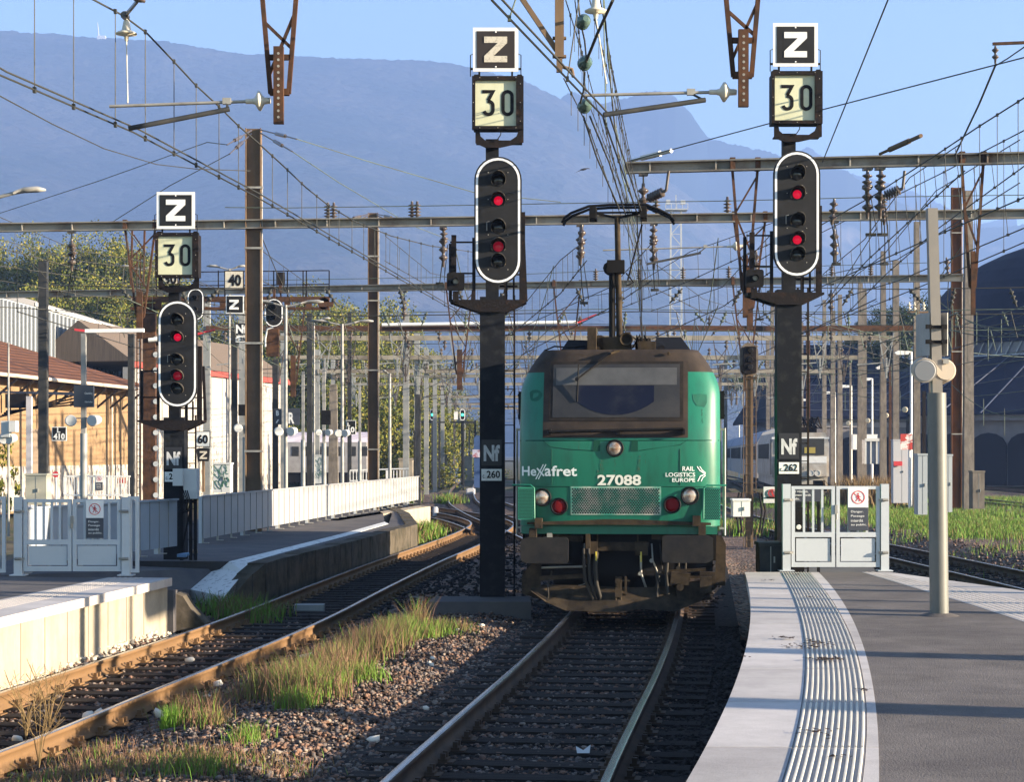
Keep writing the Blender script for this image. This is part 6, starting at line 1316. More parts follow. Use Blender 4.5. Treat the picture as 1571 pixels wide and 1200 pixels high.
text('Chambéry', .1, m_white, nbo, tuple(Vector((X(131, Yq), Yq-.07, Z(606, Yq)))-wloc(nbo)), fit=(.17, .055)); text('Challes-les-Eaux', .1, m_white, nbo, tuple(Vector((X(131, Yq), Yq-.07, Z(618, Yq)))-wloc(nbo)), fit=(.17, .035))
lamppost('thin white lamp post at the far left with small boxes and speakers', 13, 525, 45, 4, speakers=(672, 8), arms=())
b = MB(); b.box(X(3, 44.8), X(16, 44.8), 44.7, 44.9, Z(671, 44.8), Z(646, 44.8)); b.box(X(17, 44.8), X(27, 44.8), 44.6, 44.9, Z(663, 44.8), Z(646, 44.8)); b.build('indicator_box', m_ltgrey, label='small white indicator boxes on the thin far left post', cat='box')
t = lamppost('pole with a black box and two loudspeakers left of the tall brown mast', 376.5, 551, 55, 7, speakers=(656, 13), two=671, arms=(), z0=.33)
b = MB(); b.box(X(367, 54.8), X(385, 54.8), 54.6, 54.85, Z(638, 54.8), Z(621, 54.8)); b.build('clock_box', m_black, label='black box fixed on the pole with speakers left of the brown mast', cat='box')
lamppost('light pole with a white twin lamp head and speakers right of the tall brown mast', 438.5, 468, 53, 6.5, z0=.33, arms=((-1, 46), (1, 58)), speakers=(661, 13))
lamppost('light pole with long lamp head left of the middle brown mast', 525, 497, 62, 6, z0=.33, arms=((-1, 48), (1, 48)), speakers=(664, 8))
lamppost('light pole with small lamp head right of the middle brown mast', 598, 573, 76, 5.5, z0=.33, arms=((-1, 11),))
lamppost('thinner two-tone pole in front of the green bushes', 465, 570, 60, 5.5, z0=.33, arms=(), two=675)
lamppost('two-tone pole beside the small L board', 552, 588, 66, 4.5, z0=.33, arms=(), two=677)
lamppost('slim two-tone pole against the white hall, with a black box', 497, 565, 72, 6, z0=.33, arms=(), two=680, speakers=(663, 10))
b = MB(); b.box(X(494, 65), X(508, 65), 64.7, 64.9, Z(652, 65), Z(630, 65)); b.build('speaker_box', m_black, label='black box hanging between the concrete mast and the pole', cat='box')
lamppost('street lamp head reaching in at the far left over the mountain', -12, 300, 30, 5, z0=-.4, arms=((1, 82),))
lamppost('white lamp head near the vertical post left of the signal head', 215, 412, 75, 4, z0=.2, arms=((-1, 30), (1, 30)))
lamppost('white lamp arm above the 40 panel', 352, 412, 70, 4, z0=.2, arms=((-1, 35), (1, 25)))
lamppost('white lamp arm on the post between the two large tubes, left of centre', 482, 492, 74, 3, z0=.2, arms=((1, 25), ))
# long white tubes of lamp strips with red ends
for (x0, x1, py, Yq, lb, xr) in ((228, 280, 520, 60, 'white tube rail with red end left behind the left signal', 330), (586, 886, 496.5, 78, 'long white tube rail lit by the sun right of the middle brown mast', 915)):
    t = thing('tube_rail', lb, 'tube rail', tuple(P(x0, py, Yq))); b = MB(); b.tube(P(x0, py+2, Yq), P(x1, py-2, Yq), .075, 10); b.build('white_tube', m_white, t); b = MB(); b.tube(P(x1, py-2, Yq), P(xr, py-14, Yq), .05, 8, .03); b.build('red_tip', m_red, t)
    b = MB(); b.bar(P(x0, py+8, Yq+.2), P(x1, py+5, Yq+.2), .1, .12); b.build('carrier_beam', m_rust, t)
# rusty ladder column and signal gantry behind the left signal
t = thing('signal_gantry', 'rusty signal gantry with railings and ladder column behind the left signal', 'signal gantry', (X(228, 60), 60, -.2))
s6 = Sc(60)
b = MB(); x0, x1 = X(219, 60), X(238, 60); b.box(x0, x1, 60, 60.3, -.2, Z(465, 60)); b.mat(1)
for i in range(11): b.lathe((x1+.02, 59.99, Z(520+i*24, 60)), (0, -1, 0), [(0, .085), (.01, .085)], 12)
b.build('column', [m_rust, m_ltgrey], t)
b = MB()
for q in (212, 217.5): b.bar((X(q, 60), 59.8, 0), (X(q, 60), 59.8, Z(390, 60)), .035, .035)
for i in range(38): z = .2+i*.2; b.bar((X(212, 60), 59.8, z), (X(217.5, 60), 59.8, z), .02, .02)
for q in (203, 222): b.bar((X(q, 60), 59.8, Z(440, 60)), (X(q+2, 60), 59.8, Z(345, 60)), .06, .06)
b.bar(P(205, 360, 59.8), P(222, 385, 59.8), .04, .04); b.bar(P(222, 388, 59.8), P(204, 412, 59.8), .04, .04)
b.build('ladder', m_rust, t)
b = MB(); b.box(X(200, 60), X(505, 60), 60, 60.15, Z(463, 60), Z(455, 60)); b.box(X(200, 60), X(505, 60), 60, 60.15, Z(475.5, 60), Z(471, 60))
for q in range(205, 505, 33): b.box(X(q, 60), X(q+9, 60), 60.02, 60.1, Z(471, 60), Z(463, 60))
b.lathe(P(497, 466, 60.07), (0, 1, 0), [(-.07, .19), (.07, .19)], 14); b.build('truss_beam', m_rust, t)
b = MB()
for z_ in (415, 436): b.bar(P(240, z_+3, 60.2), P(505, z_, 60.2), .03, .03)
for q in (240, 275, 335, 345, 420, 441, 465, 470, 505): b.bar(P(q, 415, 60.2), P(q, 455, 60.2), .035, .035)
b.box(X(423, 60), X(436, 60), 60.1, 60.2, Z(437, 60), Z(417, 60)); b.build('guard_rail', m_rustblk, t)
def oldsignal(label, px, py, Y, hw, hh):
    t = thing('railway_signal', label, 'signal', tuple(P(px, py, Y)), 'small signals on the rusty gantry'); s = Sc(Y); hw /= s; hh /= s
    b = MB(); b.prism(stad(0, 0, hw, hh, 10), 0, .08); b.build('target_board', m_target, t, local=True)
    b = MB(); b.ring(stad(0, 0, hw*.93, hh*.96, 10), stad(0, 0, hw*.80, hh*.90, 10), -.01, -.002); b.build('white_border', m_ringw, t, local=True)
    for q in (.4, -.3): b = MB(); b.lathe((0, 0, hh*q), (0, -1, 0), [(0, hw*.3), (.2, hw*.28)], 10, caps=False); b.build('hood', m_black, t, local=True)
    b = MB(); b.box(-.04, .04, .081, .15, -hh, hh+.3); b.build('bracket', m_rust, t, local=True)
oldsignal('small black signal half hidden behind the left signal head', 300, 467, 59.6, 13, 25); oldsignal('small black signal with white rim just right of the tall brown mast', 420, 480, 59.6, 15, 22)
b = MB(); b.box(X(409, 59.6), X(428, 59.6), 59.5, 59.7, Z(547, 59.6), Z(505, 59.6)); b.build('slatted_screen', m_rust, label='rusty slatted screen hanging right of the tall brown mast', cat='screen')
b = MB(); b.path([P(419, 502, 59.4), P(410, 505, 59.4), P(407, 520, 59.4), P(407, 532, 59.4)], .03, 6); b.build('white_conduit', m_ltgrey, label='bent white conduit beside the rusty slatted screen', cat='conduit')
# small boards
def board(name, label, x0, x1, y0, y1, Y, face, txts, border=None, post=None, group=None):
    t = thing(name, label, 'sign', tuple(P((x0+x1)/2, y1, Y)), group); b = MB(); b.box(X(x0, Y), X(x1, Y), Y, Y+.04, Z(y1, Y), Z(y0, Y)); b.build('board', border or face, t)
    if border: i = (x1-x0)*.05; b = MB(); b.box(X(x0+i, Y), X(x1-i, Y), Y-.006, Y-.002, Z(y1-i, Y), Z(y0+i, Y)); b.build('board_face', face, t)
    for (tx_, a, c, d_, e, m_) in txts: text(tx_, .2, m_, t, tuple(P(a, d_, Y-.012)-t.location), fit=((c-a)/Sc(Y), (d_-e)/Sc(Y)), bold=.008)
    if post: b = MB(); b.bar((X(post[0], Y+.1), Y+.1, Z(post[2], Y+.1)), (X(post[0], Y+.1), Y+.1, Z(post[1], Y+.1)), .07, .07); b.build('post', m_wood_post, t)
    return t
board('speed_sign', 'beige 40 panel on the rusty gantry', 344, 374, 415, 445, 59.7, m_beige, [('40', 350, 370, 439, 421, m_black)], border=m_wood)
board('speed_sign', 'half hidden beige 30 panel below the left signal light box', 250, 273, 418, 436, 59.7, m_beige, [('30', 252, 271, 435.5, 421, m_black)], border=m_wood)
t = board('direction_sign', 'small black Z board under the 40 panel', 346.5, 374, 453, 481, 59.6, m_target, [], border=m_white)
b = MB(); zletter(b, X(352, 59.6), Z(475, 59.6), 14/Sc(59.6), 15/Sc(59.6), .07, 59.56, 59.59); b.build('lettering', m_white, t)
board('signal_plate', 'Nf plate above c256 left of the tall brown mast', 361, 381, 496, 513, 59.5, m_nf, [('Nf', 362, 379.5, 511.5, 498, m_white)])
board('signal_plate', 'white c 256 number plate left of the tall brown mast', 361.5, 380.5, 515.5, 525, 59.5, m_white, [('c 256', 363, 379.5, 523.5, 517, m_black)])
b = MB(); Yq = 46.5
board('line_board', 'black L 410 board before the cream hall wall', 79.5, 102, 655, 676.5, 57, m_target, [('L', 87.5, 92.5, 664, 656.5, m_white), ('410', 82, 99.5, 674.5, 665, m_white)], border=m_white)
board('speed_sign', 'white 60 panel on the short brown post', 299.5, 322.5, 661.5, 686, 52, m_plate, [('60', 303, 319, 681, 667, m_black)], border=m_black, post=(312, 700, 755))
t = thing('direction_sign', 'small black Z shield below the white 60 panel', 'sign', tuple(P(311.5, 709, 52))); b = MB(); Yq = 51.95; b.prism([(X(301, Yq), Z(689, Yq)), (X(306, Yq), Z(687.5, Yq)), (X(317, Yq), Z(687.5, Yq)), (X(322, Yq), Z(689, Yq)), (X(320, Yq), Z(708, Yq)), (X(303, Yq), Z(708, Yq))], Yq, Yq+.03); b.build('board', m_target, t)
b = MB(); zletter(b, X(306.5, Yq), Z(704.5, Yq), 11/Sc(Yq), 12/Sc(Yq), .045, Yq-.012, Yq-.003); b.build('lettering', m_beige, t)
board('platform_letter_sign', 'dark board with a large white R between two poles', 436.5, 460, 626.5, 652, 60.5, m_signdark, [('R', 442.5, 451.5, 650, 633, m_white)])
board('platform_letter_sign', 'narrow dark board with small B and arrow beside the R board', 420.5, 432, 627, 651.5, 60.6, m_signdark, [('B', 423.5, 428, 638, 630, m_white), ('/', 423, 428, 649, 644, m_white)])
board('line_board', 'small black L 10 board by the pale concrete mast', 531, 546, 645, 667, 64, m_target, [('L', 533, 537, 654, 648, m_white), ('10', 534, 544, 664, 655, m_white)], border=m_white)
board('sign_plate', 'orange 106 number plate by the hall wall', 180, 194, 733, 742, 78, M('orange_plate', (.45, .2, .12), .6), [('106', 182, 192, 741, 735, m_red)])
# small green signals far away
for (px, lb) in ((663.5, 'distant green signal left of its twin in the far throat'), (709.5, 'distant green signal nearest the tall middle signal in the far throat')):
    Yq = 140; t = thing('railway_signal', lb, 'signal', (X(px, Yq), Yq, 0), 'distant green signals'); b = MB(); b.box(-.1, .1, .1, .3, 0, Z(645, Yq)); b.bar((-.9, .2, Z(648, Yq)), (.9, .2, Z(648, Yq)), .08, .12); b.build('mast', m_darksteel, t, local=True); zc = Z(636.5, Yq)
    b = MB(); b.prism(stad(0, zc, .19, .42, 8), 0, .1); b.build('target_board', m_target, t, local=True); b = MB(); b.ring(stad(0, zc, .19, .42, 8), stad(0, zc, .14, .37, 8), -.03, -.01); b.build('white_border', m_ringw, t, local=True)
    b = MB(); b.lathe((0, -.02, zc), (0, -1, 0), [(0, .09), (.04, .05)], 10); b.build('lens', M('green_lens', (0, .4, .25), .3, emis=(.05, 1, .55), estr=1.6), t, local=True)
    b = MB(); b.box(-.62, -.34, 0, .05, zc-.35, zc+.25); o = b.build('number_plate', m_white, t, local=True)
# cabinets and bits on the left
def cabinet(label, x0, x1, y0, y1, Y, mat=None, graffiti=False, name='equipment_cabinet', cat='cabinet'):
    t = thing(name, label, cat, tuple(P((x0+x1)/2, y1, Y))); b = MB(); b.box(X(x0, Y), X(x1, Y), Y, Y+.5, Z(y1, Y), Z(y0, Y)); b.build('housing', mat or m_ltgrey, t)
    b = MB(); b.box(X(x0, Y)-.02, X(x1, Y)+.02, Y-.02, Y+.52, Z(y0, Y)+.002, Z(y0, Y)+.05); b.build('lid', mat or m_ltgrey, t)
    b = MB(); xm = (X(x0, Y)+X(x1, Y))/2; b.box(xm-.006, xm+.006, Y-.004, Y-.001, Z(y1-1, Y), Z(y0+1, Y)); b.cbox((xm+.05, Y-.02, (Z(y0, Y)+Z(y1, Y))/2), .02, .03, .09); b.build('door_seam', m_greyd, t)
    if graffiti:
        b = MB(); r = random.Random(5)
        for i in range(22):
            cx, cz = X(r.uniform(x0+2, x1-2), Y), Z(r.uniform(y0+3, y0+(y1-y0)*.75), Y); a0 = r.uniform(0, 6); rr = r.uniform(.03, .10)
            stroke(b, [(cx+rr*math.cos(a0+q), cz+rr*1.3*math.sin(a0*.7+q*1.2)) for q in np.linspace(0, 3.4, 7)], .014, Y-.008, Y-.005)
        b.build('graffiti', M('graffiti_green', (.05, .14, .10), .6), t)
    return t
cabinet('pale cabinet scrawled with green graffiti left of the tall brown mast', 327, 353, 713, 756, 50, graffiti=True)
cabinet('beige grey cabinet behind the left gate', 39, 71, 730, 775, 48, M('cabinet_beige', (.34, .33, .27), .6))
cabinet('pale cabinet with scribbles behind the pole right of the R board', 482, 497, 700, 742, 80, graffiti=True)
# white railing far left behind the gate, with its own sign
t = thing('barrier_railing', 'far white railing with a small warning sign before the graffitied hall wall', 'railing', (X(150, 62), 62, 0)); b = MB(); Yq = 62
for q in range(98, 200, 4): b.bar((X(q, Yq), Yq, Z(762, Yq)), (X(q, Yq), Yq, Z(732, Yq)), .03, .03)
for z_ in (731, 760): b.bar((X(98, Yq), Yq, Z(z_, Yq)), (X(200, Yq), Yq, Z(z_, Yq)), .05, .05)
b.build('bars', m_white, t)
o = MB(); o.box(-.12, .12, -.05, -.02, 0, 1.3); 
danger_sign(t, X(147, Yq)-t.location.x, X(158, Yq)-t.location.x, Z(729, Yq)-t.location.z, -.04)
t = thing('barrier_railing', 'small white railing with a warning sign beyond the long pale fence', 'railing', (X(585, 88), 88, 0)); b = MB(); Yq = 88
for q in list(range(537, 580, 5))+list(range(604, 628, 5)): b.bar((X(q, Yq), Yq, Z(742, Yq)), (X(q, Yq), Yq, Z(722, Yq)), .04, .04)
b.bar((X(537, Yq), Yq, Z(722, Yq)), (X(627, Yq), Yq, Z(719, Yq)), .06, .06); b.bar((X(537, Yq), Yq, Z(738, Yq)), (X(627, Yq), Yq, Z(735, Yq)), .06, .06); b.box(X(592, Yq), X(601, Yq), Yq-.05, Yq-.02, Z(736, Yq), Z(722, Yq)); b.build('bars', m_white, t)
t = thing('stop_sign', 'small red and white disc sign near the hall wall', 'sign', (X(86, 60), 60, 0)); b = MB(); b.tube((0, 0, 0), (0, 0, Z(728, 60)), .03, 6); b.build('post', m_white, t, local=True); b = MB(); b.lathe((0, -.05, Z(728, 60)), (0, -1, 0), [(0, .10), (.02, .10)], 14); b.mat(1); b.box(-.09, .09, -.08, -.071, Z(728, 60)-.02, Z(728, 60)+.02); b.build('disc', [m_red, m_white], t, local=True)
# ------------------------------------------------------------ right side posts
for i, (px, top, Y, w, mt, kd, lb) in enumerate([(1355.5, 385, 97, 11, m_conc, 'taper', 'grey concrete mast, nearest of the row left of the red and white board'), (1320.5, 430, 106, 10, m_conc, 'taper', 'grey concrete mast, second of the row on the right'), (1289, 452, 114, 9, m_conc, 'taper', 'brownish concrete mast, third of the row on the right'), (1265, 460, 122, 8, m_conc, 'taper', 'slim concrete mast, fourth of the row on the right'), (1240, 505, 131, 6, m_rust, 'box', 'rusty slim mast nearest the right signal on its right'), (1228, 520, 140, 5, m_mastbrown, 'box', 'thin brown mast right beside the right signal'),
    (1407, 340, 82, 12, m_conc, 'taper', 'tall concrete mast carrying three insulators behind the platform post'), (1468, 287, 80, 15, M('orange_rust', (.19, .085, .035), .8, col2=(.09, .045, .028), scale=2, stretch=(1, 1, .3)), 'H', 'tall orange rusty H-section mast on the right'), (1487, 292, 79, 17, m_conc, 'taper', 'tall grey concrete mast right beside the orange rusty one'), (1366, 560, 99, 4, m_rust, 'box', 'rusty angle post beside the grey concrete mast'), (1418, 600, 84, 5, m_rustblk, 'box', 'black cable post hung with fittings behind the platform post'), (1105, 560, 150, 4, m_conc, 'box', 'thin pale mast just right of the green locomotive'), (1185, 470, 160, 5, m_conc, 'box', 'pale mast half hidden by the right signal'), (1410, 700, 84, 10, m_wood, 'round', 'thick old wooden stump post on the grass'), (1305, 550, 125, 3, m_conc, 'box', 'very thin mast between the concrete masts')]):
    mast('catenary_mast', lb, px, top, Y, w, kd, mt, cat='mast')
t = thing('insulator_rack', 'three brown and white insulators on a crossbar behind the platform post', 'insulator', tuple(P(1406, 480, 81.7))); b = MB(); b.bar(P(1392, 479, 81.7), P(1424, 479, 81.7), .12, .08); b.build('crossbar', m_mastbrown, t)
for q in (1395, 1403, 1417): b = MB(); insul(b, P(q, 477, 81.7), (0, 0, 1), .38, .09, 2); b.build('insulator', m_pale, t)
for i, (px, top, Y) in enumerate([(1398, 540, 87), (1366, 563, 102), (1338, 581, 118), (1306, 592, 130), (1281, 602, 143), (1239.5, 613, 160), (1226, 617, 170), (1166.5, 627, 192), (1134, 632, 207)]):
    s = Sc(Y); t = thing('street_lamp', '%s of the row of white yard lamps receding on the right' % ['nearest', 'second nearest', 'third nearest', 'fourth nearest', 'fifth nearest', 'sixth', 'seventh', 'second farthest', 'farthest'][i], 'street lamp', (X(px, Y), Y, -.4), 'white yard lamps in a row'); h = Z(top, Y)+.4
    b = MB(); b.tube((0, 0, 0), (0, 0, h), .075, 8, .055); b.build('pole', m_white, t, local=True)
    b = MB(); b.bar((0, 0, h), (-.15, 0, h+.02), .06, .06); b.prism([(-.78, h-.04), (-.68, h-.14), (-.15, h-.12), (-.05, h+.03), (-.6, h+.06)], -.12, .12); b.build('lamp_head', m_white, t, local=True)
for i, (px, py, Y) in enumerate([(1389, 628, 90), (1360, 637, 99), (1332, 645, 108), (1302, 649, 118), (1277, 652, 126)]):
    t = thing('loudspeaker', 'round cream loudspeaker on the right row of masts, %s' % ['nearest and highest', 'second from the red board', 'third from the red board', 'fourth from the red board', 'smallest, by the white locomotive'][i], 'loudspeaker', tuple(P(px, py, Y-.3)), 'round yard loudspeakers'); b = MB(); b.lathe((0, 0, 0), (-.3, -1, -.1), [(0, .10), (.25, .14), (.26, .1)], 12); b.build('horn', M('speaker_cream2', (.55, .48, .36), .5), t, local=True); b = MB(); b.bar((0, .02, 0), (.1, .3, 0), .04, .04); b.build('bracket', m_darksteel, t, local=True)
# signal seen from the back
Yq = 52; t = thing('railway_signal', 'rusty signal seen from behind right of the green locomotive', 'signal', (X(1150, Yq), Yq, -.3)); s = Sc(Yq)
b = MB(); b.box(-.10, .10, 0, .16, 0, Z(575, Yq)+.3); b.build('mast', m_mastbrown, t, local=True)
zc = Z(552, Yq)+.3; b = MB(); b.prism(stad(0, zc, .25, .47, 10), .1, .14); b.build('target_board', M('signal_back_grey', (.16, .14, .12), .7, col2=(.10, .07, .05), scale=6), t, local=True)
b = MB(); b.prism(rrect(-.17, .17, zc-.38, zc+.36, .05), -.1, .099); b.mat(1)
for q in (.25, .0, -.2): b.lathe((0, -.101, zc+q), (0, -1, 0), [(0, .09), (.04, .07)], 10)
b.box(-.2, .2, -.02, .02, zc-.52, zc-.47); b.build('lamp_housing', [m_rustblk, m_black], t, local=True)
b = MB()
for q in (-.17, .17): b.bar((q, -.05, 0), (q, -.05, zc-.4), .02, .02)
for i in range(18): b.bar((-.17, -.05, .2+i*.26), (.17, -.05, .2+i*.26), .015, .015)
b.build('ladder', m_mastbrown, t, local=True)
b = MB()
for q in (-.3, -.22, .25, .32): b.path([(q, -.1, 1.5), (q*1.3, -.1, 1.0), (q, -.1, .4)], .03, 5)
b.build('cable', m_black, t, local=True)
cabinet('small white track-side box in sun at the foot of the rusty signal', 1125, 1151, 769, 793, 45, m_white, name='trackside_box', cat='box')
b = MB(); t = thing('warning_panel', 'small square no-walking sign on rails left of the right gate', 'sign', tuple(P(1185, 772, 30))); b.box(X(1171.5, 30), X(1197, 30), 30, 30.03, Z(772, 30), Z(747, 30)); b.build('board', M('panel_bluish_white', (.6, .62, .68), .5), t)
b = MB(); c = P(1184.5, 757, 29.99); r = .065; b.ring([(c.x+r*math.cos(a), c.z+r*math.sin(a)) for a in np.linspace(0, 6.283, 21)[:-1]], [(c.x+r*.84*math.cos(a), c.z+r*.84*math.sin(a)) for a in np.linspace(0, 6.283, 21)[:-1]], 29.985, 29.995); b.bar((c.x-.04, 29.99, c.z+.04), (c.x+.04, 29.99, c.z-.04), .008, .002, up=(0, 1, 0)); stroke(b, [(c.x, c.z+.04), (c.x, c.z-.01), (c.x+.02, c.z-.045)], .018, 29.984, 29.995); b.mat(1); b.box(X(1176, 30), X(1193, 30), 29.985, 29.995, Z(764.5, 30), Z(762.5, 30)); b.build('no_walking_symbol', [m_red, m_black], t)
b = MB(); b.bar((X(1196, 30), 30.1, .2), (X(1196, 30), 30.1, Z(747, 30)), .05, .05); b.build('post', m_black, t)
cabinet('dark trackside box low beside the right gate', 1166, 1199, 838, 880, 27.8, m_darksteel, name='trackside_box', cat='box')
cabinet('grey cabinet left of the tall platform post', 1408.5, 1423, 699, 790, 50, M('cab_bluegrey', (.33, .36, .38), .6)); cabinet('grey cabinet right of the tall platform post', 1449, 1461, 700, 786, 51, MATS['cab_bluegrey']); cabinet('pale cabinet at the foot of the tall grey mast', 1492.5, 1510.5, 725, 781, 60, m_conc); cabinet('white hut corner with red label behind the row of masts', 1370.5, 1397, 676, 772, 86, M('hut_white', (.42, .43, .46), .7)); 
b = MB(); b.box(X(1371, 85.9), X(1384, 85.9), 85.85, 85.95, Z(715, 85.9), Z(708, 85.9)); b.build('red_label', m_red, label='small dark red label on the white hut corner', cat='label')
cabinet('bright white block beside the glazed shelter', 1309, 1346, 668, 690, 110, m_white); 
t = thing('glazed_shelter', 'blue glazed shelter between the white lamps', 'shelter', (X(1340, 100), 100, 0)); b = MB(); b.box(X(1328, 100), X(1353, 100), 100, 101, Z(712, 100), Z(675, 100)); b.build('glazing', M('blue_glazing', (.12, .16, .26), .15), t); b = MB()
for q in (1328, 1336, 1345, 1353): b.bar((X(q, 99.9), 99.9, Z(712, 99.9)), (X(q, 99.9), 99.9, Z(675, 99.9)), .08, .08)
b.bar((X(1327, 99.9), 99.9, Z(675, 99.9)), (X(1354, 99.9), 99.9, Z(675, 99.9)), .15, .15); b.build('frame', m_ltgrey, t)
t = thing('target_sign', 'weathered red and white square board on a pole', 'sign', (X(1396, 84), 84, -.4)); b = MB(); z0, z1 = Z(690, 84)+.4, Z(665, 84)+.4
for i, q in enumerate(((-.42, -.02, .36), (.0, .40, .36), (-.42, -.02, 0), (.0, .40, 0))): b.box(q[0], q[1], -.02, 0, z0+q[2], z0+q[2]+.33)
b.build('board', M('weathered_red_white', (.42, .06, .05), .6, col2=(.7, .62, .6), scale=2.5, lo=.5, hi=.56), t, local=True); b = MB(); b.tube((0, .1, 0), (0, .1, z1), .06, 8); b.build('post', m_white, t, local=True)
# dark sign behind the right gate
b = MB(); t = thing('warning_panel', 'dark rear panel with white writing seen through the bars of the right gate', 'sign', tuple(P(1238, 770, 28.6))); b.box(X(1216, 28.6), X(1259, 28.6), 28.6, 28.63, Z(770, 28.6), Z(750, 28.6)); b.build('board', m_signdark, t)
for i, (tx_, a, c) in enumerate((('e réservé.', 1219, 1240), ('ement interdit', 1219, 1244), ('blic.', 1219, 1227))): text(tx_, .1, m_white, t, tuple(P(a, 756+i*5.6, 28.58)-t.location), fit=((c-a)/Sc(28.6), .035))
b = MB(); b.box(X(1216, 28.8), X(1258, 28.8), 28.8, 28.85, Z(747, 28.8), Z(743.5, 28.8)); b.bar((X(1218, 28.8), 28.82, PZ), (X(1218, 28.8), 28.82, Z(745, 28.8)), .04, .04); b.bar((X(1256, 28.8), 28.82, PZ-.4), (X(1256, 28.8), 28.82, Z(745, 28.8)), .04, .04); b.build('support_frame', m_black, t)
b = MB(); v = P(1225, 809, 29); b.box(v.x-.09, v.x+.09, 29, 29.15, 0, v.z+.3); b.mat(1); b.lathe((v.x, 28.99, v.z), (0, -1, 0), [(0, .04), (.02, .035)], 12); b.build('point_indicator', [m_black, m_white], label='black lever box with a round white badge behind the right gate bars', cat='indicator')
# right platform ramp going down behind gate
b = MB(); b.prismz([(X(1200, 28), 27.5), (X(1366, 27.6), 27.5), (X(1330, 40), 40), (X(1235, 40), 40)], -.4, .12); b.build('end_ramp', m_plat2, label='dark lower ramp of asphalt behind the right gate', cat='ramp')

# ------------------------------------------------------------ white locomotive and coaches behind, silver coach on the left
t = thing('locomotive', 'weathered white electric locomotive with coaches waiting behind the right signal', 'locomotive', (X(1228, 97), 97, -.2), rotz=-math.atan(.085))
m_wl = M('weathered_white_paint', (.42, .40, .37), .6, col2=(.27, .22, .18), scale=1.5, lo=.42, hi=.7); m_wl2 = M('grey_blue_roof', (.16, .20, .30), .5)
b = MB(); prof = [(-1.45, 1.3), (-1.45, 3.0), (-1.25, 3.55), (1.25, 3.55), (1.45, 3.0), (1.45, 1.3)]
b.prism(prof, 0, 17); b.box(-1.3, 1.3, -.30, -.001, 1.3, 2.35); b.box(-1.38, 1.38, .1, 17, .85, 1.299); Lb(b, 'body', m_wl, t)
b = MB(); b.box(-.5, 1.2, -.03, -.005, 2.4, 3.25); b.box(-1.25, -.6, -.03, -.005, 2.45, 3.2); Lb(b, 'windscreen', M('wl_glass', (.03, .03, .035), .15), t)
b = MB(); b.box(.2, .75, -.05, -.035, 2.5, 2.8); Lb(b, 'sunlit_curtain', M('yellow_curtain', (.35, .28, .08), .7), t)
b = MB(); b.box(-1.3, 1.3, -.325, -.305, 2.0, 2.33); b.box(-1.45, 1.45, -.02, -.002, 3.22, 3.32); Lb(b, 'white_band', m_white, t)
text('22248', .3, m_greyd, t, (-.6, -.345, 1.68), fit=(1.0, .18))
b = MB()
for q in (-.9, -.6, .5, .82): b = MB(); b.lathe((q, -.31, 1.48), (0, -1, 0), [(0, .16), (.12, .16), (.1, .12)], 14); Lb(b, 'headlight', M('wl_lamp', (.5, .48, .45), .3), t)
b = MB()
for q in (-.88, .88): b = MB(); b.box(q-.3, q+.3, -.8, -.72, .75, 1.12); b.lathe((q, -.72, .95), (0, 1, 0), [(0, .1), (.7, .1)], 10); Lb(b, 'buffer', m_dark, t)
b = MB(); b.box(-1.4, 1.4, -.1, .6, .55, .849); b.box(-1.1, 1.1, 0, 16, .2, .85); Lb(b, 'underframe', m_dark, t)
b = MB(); b.box(-.8, .9, 1, 5, 3.56, 3.85)
for i in range(14): x_ = random.uniform(-.8, .9); b.path([(x_, 1, 3.8), (x_+random.uniform(-.3, .3), 1.2, 4.3+random.uniform(-.2, .2)), (x_+random.uniform(-.5, .5), 2, 3.8)], .04, 4)
for q in (-.5, .6): insul(b, (q, 1.1, 3.85), (0, 0, 1), .4, .12, 3)
b.bar((-.7, 1.5, 4.2), (.9, 1.5, 4.25), .08, .08); Lb(b, 'roof_equipment', m_rustblk, t)
b = MB(); b.box(-1.47, -1.451, .5, .9, 1.4, 3.2); b.box(-1.47, -1.451, 3, 15, 2.2, 3.0); Lb(b, 'side_window', m_darksteel, t)
c = thing('passenger_coach', 'pale passenger coaches with blue grey roofs coupled behind the white locomotive', 'coach', (X(1228, 97)+.085*17.5, 114.5, -.2), rotz=-math.atan(.085))
for k in range(3):
    y0 = k*26.5; b = MB(); prof = [(-1.45, 1.0), (-1.45, 3.1), (-1.1, 3.75), (-.5, 3.95), (.5, 3.95), (1.1, 3.75), (1.45, 3.1), (1.45, 1.0)]
    b.prism(prof, y0, y0+26); Lb(b, 'coach_body', M('coach_pale', (.34, .34, .36), .5), c); b = MB(); b.prism([(-1.47, 3.12), (-1.11, 3.77), (-.5, 3.98), (.5, 3.98), (1.11, 3.77), (1.47, 3.12)], y0+.1, y0+25.9); Lb(b, 'roof', m_wl2, c)
    b = MB()
    for j in range(10): b.box(-1.47, -1.452, y0+1.5+j*2.4, y0+3.2+j*2.4, 2.1, 2.95)
    Lb(b, 'window_row', m_darksteel, c)
c = thing('passenger_coach', 'silver ribbed passenger coach standing in front of the trees on the left', 'coach', (X(500, 150), 150, -.2)); sY = Sc(150)
x0, x1 = X(438, 150)-c.location.x, X(562, 150)-c.location.x
b = MB(); b.box(x0, x1, 0, 2.9, 1.0, 3.4); Lb(b, 'body', M('silver_ribbed', (.40, .38, .38), .4, .3, col2=(.32, .3, .3), scale=2), c)
